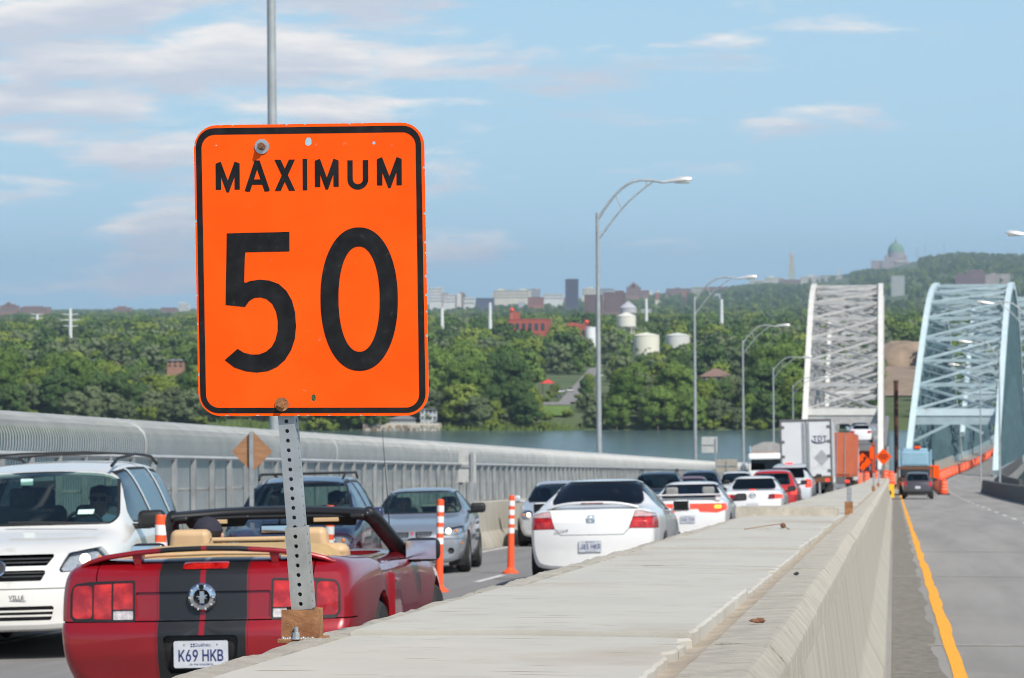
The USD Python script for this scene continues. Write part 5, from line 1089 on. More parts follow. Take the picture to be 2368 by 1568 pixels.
def wheel(t, x, y, R, wd=0.2, spokes=5, side=1, rim=None):
    pr = [(R * 0.64, -wd / 2), (R * 0.9, -wd / 2), (R * 0.98, -wd * 0.36), (R, -wd * 0.2), (R, wd * 0.2), (R * 0.98, wd * 0.36), (R * 0.9, wd / 2), (R * 0.64, wd / 2), (R * 0.64, -wd / 2)]
    Mx = trimesh.transformations.translation_matrix([x, y, R]) @ trimesh.transformations.rotation_matrix(math.pi / 2, [0, 1, 0])
    ty = trimesh.creation.revolve(np.array(pr), sections=32, transform=Mx)
    w_ = part(t, 'wheel', ty, rubber, smooth=40)
    r = R * 0.65; ms = [trimesh.creation.revolve(np.array([(r * 0.92, -wd * 0.4), (r, -wd * 0.45), (r, wd * 0.45), (r * 0.92, wd * 0.4), (r * 0.92, -wd * 0.4)]), sections=28), trimesh.creation.cylinder(r * 0.24, wd * 0.3, sections=16)]
    ms[1].apply_translation([0, 0, side * wd * 0.22])
    for k in range(spokes):
        q = trimesh.creation.box([r * 0.95, r * 0.26, 0.03]); q.apply_translation([r * 0.48, 0, side * wd * 0.26]); q.apply_transform(trimesh.transformations.rotation_matrix(2 * math.pi * k / spokes, [0, 0, 1])); ms.append(q)
    mm = cat_(ms); mm.apply_transform(Mx); part(w_, 'rim', mm, rim or rim_m, smooth=30)
    dk = trimesh.creation.cylinder(r * 0.93, 0.02, sections=20); dk.apply_transform(Mx); part(w_, 'brake_disc', dk, interior_dark)
def plate_on(t, x, y, z, rear=True, text=None, w=0.305, h=0.152, tilt=0.0):
    "a number plate; its face looks to -y on the rear, +y on the front"
    s = 1 if rear else -1
    P = plate(sg.Polygon(rpoly(-w / 2, w / 2, -h / 2, h / 2, 0.012, 3)), 0.004); ms = [(P, None, plate_m)]
    M = np.eye(4)
    if not rear: M[0, 0] = M[1, 1] = -1
    M[:3, 3] = (x, y, z); P.apply_transform(M)
    pp = part(t, 'number_plate', P, plate_m, smooth=False)
    def put_(m_, mt, nm):
        m_.apply_transform(M); part(pp, nm, m_, mt, smooth=False)
    if text:
        put_(text_xz(text, 0.066, 0, -0.040, 0.272, 0.0012, True, -0.0042), plate_blue, 'characters')
        put_(text_xz('Québec', 0.020, 0.012, 0.046, None, 0.0008, False, -0.0042), plate_blue, 'province')
        put_(text_xz('Je me souviens', 0.0145, 0, -0.066, None, 0.0008, False, -0.0042), plate_blue, 'motto')
        cr = sg.box(-0.062, 0.043, -0.038, 0.064).difference(sg.box(-0.052, 0.043, -0.048, 0.064)).difference(sg.box(-0.062, 0.051, -0.038, 0.056))
        put_(off(plate(cr, 0.0008), -0.0042), plate_blue, 'emblem')
        put_(cat_([cyl((q, -0.0075, 0.058), (q, -0.003, 0.058), 0.005, 8) for q in (-0.1, 0.1)]), pm('plate_bolt', (0.35, 0.3, 0.2), 0.5, 0.5) if 'plate_bolt' not in mats else mats['plate_bolt'], 'bolts')
    return pp
def car(name, label, cat, m, B, p, group=None):
    """p: paint, glass, wheels (s_front, s_rear, R), side (window polygons in s, z), ws / rw (polygons in x, z and their s range), doors (polygons in s, z), tails / heads [(polygon, material, depth, name)],
    cuts (prisms taken out of the body), extras is done by the caller"""
    t = thing(name, label, cat, group, m)
    G = p['glass']; shell = B.sh(0, 0.03); liner = B.sh(0.034, 0.045)
    cut = []; seal = []; sealp = []
    for i, w in enumerate(p.get('side', ())):
        pr, gr = B.side(ccw(w)), B.side(ccw(grow(w, 0.018)))
        cut.append(gr); sealp.append((gr, pr))
        for sd in (-1, 1):
            half = mbox(0.2, 2, -4, 4, 0, 3) if sd > 0 else mbox(-2, -0.2, -4, 4, 0, 3)
            part(t, 'side_window', B.sh(0.007, 0.013) ^ pr ^ half, p.get('sglass', G), smooth=20)
    for key, nm in (('ws', 'windscreen'), ('rw', 'rear_window')):
        if key in p:
            poly, s0, s1 = p[key]; poly = ccw(poly)
            pr, gr = prism_xz(poly, B.Y(s1), B.Y(s0)), prism_xz(grow(poly, 0.02), B.Y(s1), B.Y(s0)); cut.append(gr); sealp.append((gr, pr))
            part(t, nm, B.sh(0.006, 0.012) ^ pr, p.get(key + 'g', G), smooth=20)
    if 'roofglass' in p:
        pr = prism_xy(ccw(p['roofglass']), 1.0, 2.5); cut.append(pr); part(t, 'sunroof', B.sh(0.004, 0.012) ^ pr, win_dark, smooth=20)
    sf, sr, R_ = p['wheels']; wells = []
    for s in (sf, sr):
        for sd in (-1, 1):
            x0 = sd * (B.W / 2 - 0.30); c = MF.cylinder(0.6, R_ + 0.05, R_ + 0.05, 36).rotate([0, 90 * sd, 0]).translate([x0, B.Y(s), R_ + 0.01]); cut.append(c); wells.append(c)
            cup = MF.cylinder(0.26, R_ + 0.085, R_ + 0.085, 36) - MF.cylinder(0.5, R_ + 0.055, R_ + 0.055, 36).translate([0, 0, 0.02])
            part(t, 'wheel_well', (cup.rotate([0, 90 * sd, 0]).translate([x0 - sd * 0.03, B.Y(s), R_ + 0.01])) ^ mbox(-2, 2, -4, 4, 0.12, 2), interior_dark, smooth=30)
            wheel(t, sd * (B.W / 2 - 0.115 - p.get('wi', 0)), B.Y(s), R_, 0.21, p.get('spokes', 5), sd, p.get('rim'))
    for kind, lst in (('rear', p.get('tails', ())), ('front', p.get('heads', ()))):
        for it in lst:
            poly, mt, dep, nm = it[:4]
            for q in ([poly] if len(it) > 4 and it[4] == 'one' else [poly, mirror(poly)]):
                pr = getattr(B, kind)(ccw(q), dep); gr = getattr(B, kind)(ccw(grow(q, 0.006)), dep + 0.004); cut.append(gr)
                if mt == 'head':
                    hd = part(t, nm, B.sh(0.055, 0.075) ^ pr, reflector, smooth=30)
                    if hd: part(hd, 'lens', B.sh(0.001, 0.006) ^ pr, lens_clear, smooth=30)
                    if hd:
                        c = np.mean(np.array(q), 0); sgn_ = 1 if c[0] > 0 else -1; yb = B.L / 2 - B_depth(B, c, kind) - 0.05
                        for k2, dx in enumerate((-0.05, 0.07)):
                            sp = trimesh.creation.icosphere(2, 0.045 if k2 == 0 else 0.025); sp.vertices *= [1, 0.6, 1]; sp.apply_translation([c[0] + sgn_ * dx, yb - (0.03 if k2 else 0), c[1] + 0.005]); part(hd, 'bulb', sp, (it[5] if len(it) > 5 and it[5] is not None else chrome) if k2 == 0 else amber, smooth=True)
                else: part(t, nm, B.sh(0.001, 0.05) ^ pr, mt, smooth=30)
    for it in p.get('recess', ()):       # (kind, polygon, depth, material, name)
        kind, poly, dep, mt, nm = it
        pr = getattr(B, kind)(ccw(poly), 0.8); cut.append(pr ^ B.sh(-0.01, 0.2)); part(t, nm, B.sh(dep, dep + 0.02) ^ getattr(B, kind)(ccw(grow(poly, 0.004)), 0.8), mt, smooth=30)
    body = shell - MF.batch_boolean(cut, m3.OpType.Add); liner = liner - MF.batch_boolean(cut, m3.OpType.Add)
    if sealp:
        ss = MF.batch_boolean([g_ - p_ for g_, p_ in sealp], m3.OpType.Add); part(t, 'window_seal', (B.sh(0.003, 0.02) ^ ss) - MF.batch_boolean([p_ for g_, p_ in sealp], m3.OpType.Add), p.get('seal', trim_black), smooth=20)
    gaps = []
    for d in p.get('doors', ()):
        inner = grow(d, -0.004); outer_ = grow(d, 0.004); pin, pout = B.side(ccw(inner)), B.side(ccw(outer_))
        half = [mbox(-2, -0.3, -4, 4, 0, 3), mbox(0.3, 2, -4, 4, 0, 3)]
        for h_ in half: part(t, 'door', body ^ pin ^ h_, p['paint'], smooth=25)
        gaps.append(pout - mbox(-0.3, 0.3, -4, 4, -1, 3))
    for kind, line in p.get('gaps', ()): gaps.append(getattr(B, kind)(ccw(np.array(sg.LineString(line).buffer(0.004, cap_style=2).exterior.coords)[:-1]), 0.5))
    if gaps: body = body - MF.batch_boolean(gaps, m3.OpType.Add)
    part(t, 'body', body, p['paint'], smooth=25)
    part(t, 'interior_lining', liner, p.get('lining', interior_dark), smooth=30)
    for sd in (-1, 1):
        if 'mirror' in p:
            s, x, z = p['mirror']; y = B.Y(s); h = rbox(sd * x - 0.12, sd * x + 0.12, y - 0.07, y + 0.09, z - 0.075, z + 0.085, 0.05, 12)
            mm_ = part(t, 'door_mirror', h, p.get('mirrorm', p['paint']), smooth=40); part(mm_, 'mirror_glass', rbox(sd * x - 0.105, sd * x + 0.105, y - 0.075, y - 0.069, z - 0.06, z + 0.07, 0.003), p.get('mglass', chrome), smooth=20)
            part(mm_, 'arm', rbox(min(sd * (x - 0.22), sd * x), max(sd * (x - 0.22), sd * x), y - 0.02, y + 0.05, z - 0.08, z - 0.03, 0.02), p.get('mirrorm', p['paint']), smooth=30)
    if p.get('inside', True):
        sc_, zc_ = p['ws'][1] + 0.25 if 'ws' in p else 1.6, p.get('dash', 0.92)
        part(t, 'dashboard', rbox(-B.W / 2 + 0.14, B.W / 2 - 0.14, B.Y(sc_ + 0.75), B.Y(sc_ + 0.1), zc_ - 0.3, zc_ + 0.02, 0.06), interior_dark, smooth=30)
        ss_ = p.get('seat', sc_ + 1.35); zs_ = p.get('seatz', 0.42); sm = p.get('seatm', interior_grey)
        rows_ = [ss_] + list(p.get('rows', [ss_ + 0.85]))
        for r_i, s in enumerate(rows_):
            for sd in (-1, 1):
                st_ = part(t, 'seat', MF.batch_hull([MF.sphere(0.06, 12).translate([sd * 0.38 + a, B.Y(s + b), c]) for a in (-0.19, 0.19) for b, c in ((-0.0, zs_), (0.22, zs_ + 0.60), (0.13, zs_ + 0.02), (0.30, zs_ + 0.58))]), sm, smooth=40)
                part(st_, 'cushion', rbox(sd * 0.38 - 0.24, sd * 0.38 + 0.24, B.Y(s + 0.1), B.Y(s - 0.45), zs_ - 0.12, zs_ + 0.06, 0.06), sm, smooth=40)
                part(st_, 'headrest', rbox(sd * 0.38 - 0.13, sd * 0.38 + 0.13, B.Y(s + 0.36), B.Y(s + 0.26), zs_ + 0.64, zs_ + 0.83, 0.045, 10), sm, smooth=40)
        part(t, 'steering_wheel', (lambda q: (q.apply_transform(trimesh.transformations.translation_matrix([-0.38, B.Y(sc_ + 0.9), zc_ + 0.0]) @ trimesh.transformations.rotation_matrix(math.radians(68), [1, 0, 0])), q)[1])(cat_([trimesh.creation.torus(0.18, 0.016, 24, 8), bx(-0.17, 0.17, -0.02, 0.02, -0.012, 0.012)])), interior_dark, smooth=True)
    return t
def B_depth(B, c, kind):
    "how far behind the bumper's foremost point the surface lies at (x, z)"
    v = B.tm.vertices; m = (np.abs(v[:, 0] - c[0]) < 0.12) & (np.abs(v[:, 2] - c[1]) < 0.1) & ((v[:, 1] > 0) if kind == 'front' else (v[:, 1] < 0))
    if not m.any(): return 0.1
    return B.L / 2 - v[m, 1].max() if kind == 'front' else B.L / 2 + v[m, 1].min()
def bumper_y(B, x, z, kind='rear'):
    d = B_depth(B, (x, z), kind); return (-B.L / 2 + d) if kind == 'rear' else (B.L / 2 - d)
PITCHD = -math.degrees(SLOPE)
def VX(px, D): return float(V(px, 1200, D)[0])
def place(x, y_end, L, towards_us, yaw=0.0, roll=1.26, dz=0.0):
    "matrix of a vehicle on the left road whose end nearest to the camera stands at y_end"
    th = math.radians(yaw); xe = x
    yc = y_end + L / 2 * math.cos(th); x = xe - math.sin(th) * L / 2; z = float(ZL(x, yc))
    return mat4((x, yc, z + dz), (180 + yaw) if towards_us else yaw, (-PITCHD if towards_us else PITCHD), -roll if not towards_us else roll)
# people: one smooth body each, seated
def blob(chain): return MF.batch_hull([MF.sphere(r, 16).translate(list(map(float, c))) for c, r in chain])
def limb(pts): return [blob([pts[i], pts[i + 1]]) for i in range(len(pts) - 1)]
def fuse(parts, edge, it=6):
    m = as_tm(MF.batch_boolean(parts, m3.OpType.Add).refine_to_length(edge)); m = trimesh.Trimesh(m.vertices, m.faces, process=True); trimesh.smoothing.filter_taubin(m, 0.5, 0.53, it); return m
def hand_parts(side):
    "a right hand (side 1) closed round a rim: palm, four bent fingers of different lengths, a thumb"
    o = [blob([((-0.03, 0, 0), 0.013), ((0.03, 0, 0), 0.013), ((-0.028, 0.075, 0), 0.012), ((0.03, 0.075, 0), 0.012)])]
    for i, (x, l) in enumerate(((-0.03, 0.062), (-0.01, 0.072), (0.011, 0.068), (0.031, 0.052))):
        p = [((x, 0.078, 0), 0.0095), ((x, 0.078 + l * 0.45, -0.014), 0.009), ((x, 0.078 + l * 0.55, -0.045), 0.0085), ((x, 0.078 + l * 0.25, -0.060), 0.008)]; o += limb(p)
    o += limb([((side * -0.035, 0.015, 0), 0.012), ((side * -0.062, 0.045, -0.015), 0.0105), ((side * -0.055, 0.072, -0.038), 0.009)])
    return o
def person(label, m, shirt, hair, hairkind='short', glasses=True, group=None, drive=True):
    """a seated person: hips at the origin, looking to +y, hands on a wheel"""
    t = thing('person', label, 'person', group, m)
    H0 = (0, -0.08, 0.62)   # head centre
    hd = [blob([((0, -0.085, 0.655), 0.088), ((0, -0.055, 0.65), 0.085), ((0, -0.03, 0.57), 0.058), ((0, -0.02, 0.545), 0.040)]), blob([((0, 0.005, 0.535), 0.026), ((0, -0.04, 0.55), 0.05)])]
    hd += [blob([((0, 0.030, 0.628), 0.010), ((0, 0.050, 0.603), 0.014), ((0, 0.028, 0.598), 0.016)])]
    hd += [blob([((sx_ * 0.09, -0.075, 0.645), 0.018), ((sx_ * 0.086, -0.072, 0.605), 0.012)]) for sx_ in (-1, 1)]
    hd += [blob([((-0.02, 0.022, 0.568), 0.009), ((0.02, 0.022, 0.568), 0.009)])]
    neck = [blob([((0, -0.09, 0.43), 0.062), ((0, -0.075, 0.55), 0.056)])]
    torso = [blob([((-0.12, -0.02, 0.06), 0.12), ((0.12, -0.02, 0.06), 0.12), ((-0.11, -0.05, 0.30), 0.11), ((0.11, -0.05, 0.30), 0.11)]), blob([((-0.11, -0.05, 0.30), 0.11), ((0.11, -0.05, 0.30), 0.11), ((-0.165, -0.085, 0.40), 0.062), ((0.165, -0.085, 0.40), 0.062), ((0, -0.085, 0.45), 0.065)])]
    arms, fore, legs, hands = [], [], [], []
    for s_ in (-1, 1):
        sh_, el, wr = (s_ * 0.19, -0.08, 0.385), (s_ * 0.27, 0.10, 0.16), (s_ * 0.17, 0.34, 0.27)
        arms += limb([(sh_, 0.062), (el, 0.043)]); fore += limb([(el, 0.042), (wr, 0.028)])
        for q in hand_parts(s_): hands.append(q.rotate([25, 0, -s_ * -18]).translate([wr[0], wr[1], wr[2]]))
        legs += limb([((s_ * 0.10, 0.0, 0.0), 0.095), ((s_ * 0.14, 0.44, 0.06), 0.062), ((s_ * 0.12, 0.62, -0.32), 0.045)]) + limb([((s_ * 0.12, 0.62, -0.34), 0.04), ((s_ * 0.12, 0.76, -0.36), 0.035)])
    body = fuse(hd + neck + torso + arms + fore + legs + hands, 0.014, 5)
    part(t, 'body', body, skin, smooth=True)
    up = lambda ch, k: [q for q in ch]
    shm = fuse([blob([((-0.12, -0.02, 0.06), 0.132), ((0.12, -0.02, 0.06), 0.132), ((-0.11, -0.05, 0.30), 0.122), ((0.11, -0.05, 0.30), 0.122)]), blob([((-0.11, -0.05, 0.30), 0.122), ((0.11, -0.05, 0.30), 0.122), ((-0.165, -0.085, 0.40), 0.074), ((0.165, -0.085, 0.40), 0.074), ((0, -0.085, 0.435), 0.073)])] + sum([limb([((s_ * 0.19, -0.08, 0.385), 0.076), ((s_ * 0.245, 0.04, 0.235), 0.060)]) for s_ in (-1, 1)], []), 0.025, 4)
    part(t, 'shirt', shm, shirt, smooth=True)
    part(t, 'trousers', fuse(sum([limb([((s_ * 0.10, 0.0, 0.0), 0.107), ((s_ * 0.14, 0.44, 0.06), 0.073), ((s_ * 0.12, 0.61, -0.28), 0.056)]) for s_ in (-1, 1)], []), 0.03, 3), jeans, smooth=True)
    cap0 = MF.batch_hull([MF.sphere(0.094, 24).translate([0, -0.092, 0.668]), MF.sphere(0.092, 24).translate([0, -0.068, 0.668])]) - mbox(-1, 1, -0.02, 1, -1, 0.690) - mbox(-1, 1, -1, 1, -1, 0.60) - mbox(-1, 1, -0.075, -0.02, -1, 0.66)
    if hairkind == 'cap':
        c_ = MF.batch_hull([MF.sphere(0.099, 24).translate([0, -0.090, 0.672]), MF.sphere(0.095, 24).translate([0, -0.066, 0.672])]) ^ mbox(-1, 1, -1, 1, 0.672, 2)
        brim = (MF.cylinder(0.012, 0.085, 0.085, 24).scale([1, 1.25, 1]) ^ mbox(-1, 1, 0, 1, -1, 1)).rotate([-8, 0, 0]).translate([0, -0.01, 0.676])
        part(t, 'cap', c_ + brim, hair, smooth=40); part(t, 'hair', cap0 ^ mbox(-1, 1, -1, 1, 0.60, 0.68), hair_dark, smooth=40)
    else: part(t, 'hair', cap0, hair, smooth=40)
    for s_ in (-1, 1):
        ey = trimesh.creation.icosphere(2, 0.012); ey.apply_translation([s_ * 0.033, 0.020, 0.632]); part(t, 'eye', ey, eye_m, smooth=True)
    if glasses:
        gl = [rbox(s_ * 0.037 - 0.031, s_ * 0.037 + 0.031, 0.026, 0.036, 0.610, 0.653, 0.005) for s_ in (-1, 1)] + [mbox(-0.012, 0.012, 0.03, 0.035, 0.640, 0.646)] + [mbox(s_ * 0.088 - 0.003, s_ * 0.088 + 0.003, -0.07, 0.03, 0.640, 0.646) for s_ in (-1, 1)] + [mbox(min(s_ * 0.06, s_ * 0.09), max(s_ * 0.06, s_ * 0.09), 0.024, 0.030, 0.640, 0.646) for s_ in (-1, 1)]
        part(t, 'sunglasses', MF.batch_boolean(gl, m3.OpType.Add), sign_black, smooth=30)
    return t
skin = pm('skin', (0.46, 0.25, 0.165), 0.55, var=0.08, scale=12); hair_dark = pm('hair_dark', (0.02, 0.014, 0.01), 0.7, var=0.3, scale=40); eye_m = pm('eye', (0.05, 0.04, 0.035), 0.2); jeans = pm('jeans', (0.05, 0.07, 0.13), 0.9)
shirt_blue = pm('shirt_pale_blue', (0.38, 0.50, 0.58), 0.85); shirt_dark = pm('shirt_dark', (0.03, 0.035, 0.05), 0.85); shirt_white = pm('shirt_white', (0.6, 0.6, 0.58), 0.85); cap_navy = pm('cap_navy', (0.022, 0.022, 0.035), 0.9, var=0.15, scale=60)
def times(m, x, y, z, rz=0): return mat4((x, y, z), rz) * m
# ---- white minivan coming towards us
B = Body(4.95, 1.92, 1.70, [(0, 0.74), (0.06, 0.86), (0.35, 0.97), (0.95, 1.08), (1.05, 1.12), (1.95, 1.58), (2.5, 1.67), (3.4, 1.70), (4.2, 1.68), (4.65, 1.60), (4.83, 1.35), (4.95, 1.02)], [(0, 0.72), (0.5, 0.90), (1.1, 1.03), (5.1, 1.10)], 0.70, 0.24, cf=0.20, rf=0.20)
vm = place(VX(-6, 24.6), 24.6, 4.95, True, 4.6)
van = car('minivan', 'white minivan with black roof rails and lit headlamp, coming towards us on the left', 'minivan', vm, B, dict(paint=white_van, glass=win_clear, sglass=win_mid, wheels=(0.95, 4.0, 0.335), lining=interior_grey,
    side=[soft([(1.55, 1.14), (2.15, 1.56), (2.52, 1.59), (2.66, 1.12)], 0.04), soft([(2.76, 1.12), (2.62, 1.60), (3.62, 1.61), (3.72, 1.13)], 0.04), soft([(3.82, 1.14), (3.72, 1.60), (4.40, 1.56), (4.62, 1.17)], 0.05)],
    ws=(soft([(-0.80, 1.135), (0.80, 1.135), (0.655, 1.585), (-0.655, 1.585)], 0.05), 0.8, 2.05), rw=(soft([(-0.68, 1.15), (0.68, 1.15), (0.58, 1.56), (-0.58, 1.56)], 0.05), 4.4, 5.3),
    doors=[soft([(1.62, 0.40), (1.56, 1.07), (2.70, 1.075), (2.72, 0.36), (1.75, 0.36)], 0.06), soft([(2.76, 0.36), (2.76, 1.075), (3.72, 1.085), (3.72, 0.80), (3.62, 0.36)], 0.06)],
    heads=[(soft([(0.50, 0.735), (0.56, 0.885), (0.94, 0.955), (0.985, 0.92), (0.985, 0.80), (0.90, 0.755)], 0.02), 'head', 0.55, 'headlight', 'two', head_lit)],
    tails=[(soft([(0.74, 0.95), (0.76, 1.45), (0.98, 1.40), (0.98, 0.95)], 0.03), red_lens, 0.25, 'tail_light')],
    recess=[('front', soft([(-0.40, 0.79), (0.40, 0.79), (0.46, 0.885), (-0.46, 0.885)], 0.02), 0.045, trim_black, 'grille'), ('front', soft([(-0.36, 0.665), (0.36, 0.665), (0.41, 0.755), (-0.41, 0.755)], 0.02), 0.045, trim_black, 'grille'), ('front', soft([(-0.44, 0.335), (0.44, 0.335), (0.47, 0.455), (-0.47, 0.455)], 0.02), 0.05, trim_black, 'lower_grille'), ('front', soft([(0.56, 0.36), (0.56, 0.46), (0.80, 0.47), (0.80, 0.37)], 0.02), 0.05, trim_black, 'fog_recess'), ('front', soft([(-0.80, 0.37), (-0.80, 0.47), (-0.56, 0.46), (-0.56, 0.36)], 0.02), 0.05, trim_black, 'fog_recess')],
    mirror=(1.62, 1.05, 1.14), mirrorm=trim_black, dash=1.06, seat=2.62, seatz=0.62, seatm=interior_grey, rows=[3.5], gaps=[('front', [(-0.78, 0.60), (0.78, 0.60)])]))
for z in (0.705, 0.735, 0.82, 0.85): part(van, 'grille_bar', B.sh(0.012, 0.03) ^ B.front(ccw(rpoly(-0.46, 0.46, z - 0.006, z + 0.006, 0)), 0.5) ^ B.front(ccw(soft([(-0.36, 0.665), (0.36, 0.665), (0.46, 0.885), (-0.46, 0.885)], 0.02)), 0.5), interior_dark, smooth=False)
for z in (0.375, 0.415): part(van, 'grille_bar', B.sh(0.01, 0.03) ^ B.front(ccw(rpoly(-0.46, 0.46, z - 0.008, z + 0.008, 0)), 0.5), white_van, smooth=False)
bdg = part(van, 'badge', B.sh(-0.010, 0.03) ^ (B.front(ccw(np.array(sg.Point(0, 0.775).buffer(0.065).exterior.coords)[:-1]), 0.5) - B.front(ccw(np.array(sg.Point(0, 0.775).buffer(0.05).exterior.coords)[:-1]), 0.6)), chrome, smooth=30); part(bdg, 'badge_field', B.sh(-0.004, 0.03) ^ B.front(ccw(np.array(sg.Point(0, 0.775).buffer(0.049).exterior.coords)[:-1]), 0.5), interior_dark, smooth=30)
part(van, 'lower_skirt', B.sh(0.01, 0.05) ^ B.front(ccw(rpoly(-0.9, 0.9, 0.2, 0.29, 0.0)), 0.4), trim_black, smooth=30)
part(van, 'dealer_lettering', text_xz('VILLE', 0.034, 0.0, 0.515, None, 0.002).apply_transform(np.diag([-1, -1, 1, 1.0])).apply_translation([-0.16, bumper_y(B, 0.1, 0.53, 'front') - 0.001, 0]), interior_dark, smooth=False)
part(van, 'lettering_line', bx(-0.24, -0.10, bumper_y(B, 0.1, 0.5, 'front') - 0.003, bumper_y(B, 0.1, 0.5, 'front') + 0.0025, 0.503, 0.506), interior_dark, smooth=False)
for sd in (-1, 1):
    part(van, 'roof_rail', tube([(sd * 0.63, B.Y(2.0), 1.63), (sd * 0.635, B.Y(2.3), 1.70), (sd * 0.64, B.Y(3.2), 1.745), (sd * 0.64, B.Y(4.1), 1.73), (sd * 0.63, B.Y(4.5), 1.66)], [0.016, 0.014, 0.013, 0.013, 0.016], 8), trim_black)
for s in (2.5, 3.9): part(van, 'roof_bar', tube([(-0.62, B.Y(s), 1.745), (-0.3, B.Y(s), 1.765), (0.3, B.Y(s), 1.765), (0.62, B.Y(s), 1.745)], 0.010, 8), trim_black)
part(van, 'wiper', tube([(-0.7, B.Y(0.98) + 0.02, 1.125), (-0.2, B.Y(1.0) + 0.06, 1.145), (0.1, B.Y(1.0) + 0.05, 1.15)], 0.009, 6), trim_black)
part(van, 'inspection_sticker', off(plate(sg.box(-0.07, -0.04, 0.07, 0.04), 0.002), 0).apply_transform(trimesh.transformations.translation_matrix([-0.52, B.Y(1.29), 1.225]) @ trimesh.transformations.rotation_matrix(math.radians(62), [1, 0, 0]) @ np.diag([-1, -1, 1, 1.0])), pm('sticker', (0.55, 0.75, 0.70), 0.6), smooth=False)
part(van, 'toll_tag', rbox(0.06, 0.17, B.Y(1.86), B.Y(1.83), 1.47, 1.53, 0.006), mats['sticker'])
part(van, 'rear_view_mirror', rbox(-0.12, 0.12, B.Y(2.0), B.Y(1.97), 1.44, 1.51, 0.015), interior_dark)
person('person in pale blue shirt and sunglasses at the wheel of the white minivan', times(vm, -0.38, B.Y(2.70), 0.70), shirt_blue, hair_dark)
# ---- dark blue wagon behind the convertible's windscreen
B = Body(4.5, 1.77, 1.56, [(0, 0.70), (0.06, 0.80), (0.4, 0.90), (1.15, 0.99), (1.25, 1.01), (2.05, 1.46), (2.6, 1.54), (3.6, 1.54), (4.2, 1.46), (4.42, 1.15), (4.5, 0.95)], [(0, 0.68), (0.5, 0.84), (1.2, 0.95), (4.5, 1.02)], 0.60, 0.2, cf=0.2, rf=0.25)
sm_ = place(VX(652, 36), 36.0, 4.5, True, 4.2)
suv = car('estate_car', 'dark blue estate car with black roof rails seen through the convertible windscreen', 'car', sm_, B, dict(paint=navy_car, glass=win_clear, sglass=win_mid, wheels=(0.88, 3.5, 0.33), lining=interior_dark,
    side=[soft([(1.62, 1.03), (2.20, 1.43), (2.62, 1.46), (2.70, 1.03)], 0.03), soft([(2.78, 1.03), (2.70, 1.46), (3.42, 1.45), (3.55, 1.04)], 0.03), soft([(3.62, 1.05), (3.52, 1.45), (4.0, 1.40), (4.18, 1.10)], 0.04)],
    ws=(soft([(-0.72, 1.03), (0.72, 1.03), (0.565, 1.445), (-0.565, 1.445)], 0.05), 0.95, 2.15), rw=(soft([(-0.6, 1.06), (0.6, 1.06), (0.5, 1.40), (-0.5, 1.40)], 0.05), 4.0, 4.8),
    doors=[soft([(1.66, 0.36), (1.60, 0.98), (2.73, 0.99), (2.74, 0.34)], 0.05), soft([(2.78, 0.34), (2.77, 0.99), (3.5, 1.0), (3.4, 0.7), (3.1, 0.34)], 0.05)],
    heads=[(ell(0.66, 0.735, 0.15, 0.085, 0, 360, 24), 'head', 0.6, 'headlight', 'two')], tails=[(soft([(0.66, 0.8), (0.66, 1.1), (0.88, 1.1), (0.88, 0.8)], 0.03), red_lens, 0.3, 'tail_light')],
    recess=[('front', soft([(-0.38, 0.66), (0.38, 0.66), (0.40, 0.76), (-0.40, 0.76)], 0.03), 0.04, trim_black, 'grille'), ('front', soft([(-0.5, 0.33), (0.5, 0.33), (0.45, 0.47), (-0.45, 0.47)], 0.03), 0.05, trim_black, 'lower_grille')],
    mirror=(1.62, 0.98, 1.04), dash=0.97, seat=2.6, seatz=0.50))
for sd in (-1, 1): part(suv, 'roof_rail', tube([(sd * 0.54, B.Y(2.1), 1.50), (sd * 0.55, B.Y(2.3), 1.57), (sd * 0.55, B.Y(3.6), 1.58), (sd * 0.53, B.Y(4.0), 1.51)], 0.016, 8), trim_black)
for s in (2.45, 3.4): part(suv, 'roof_bar', tube([(-0.55, B.Y(s), 1.575), (0.55, B.Y(s), 1.575)], 0.015, 8), trim_black)
person('person in dark cap and sunglasses driving the dark blue estate car', times(sm_, -0.38, B.Y(2.66), 0.58), shirt_dark, cap_navy, 'cap')
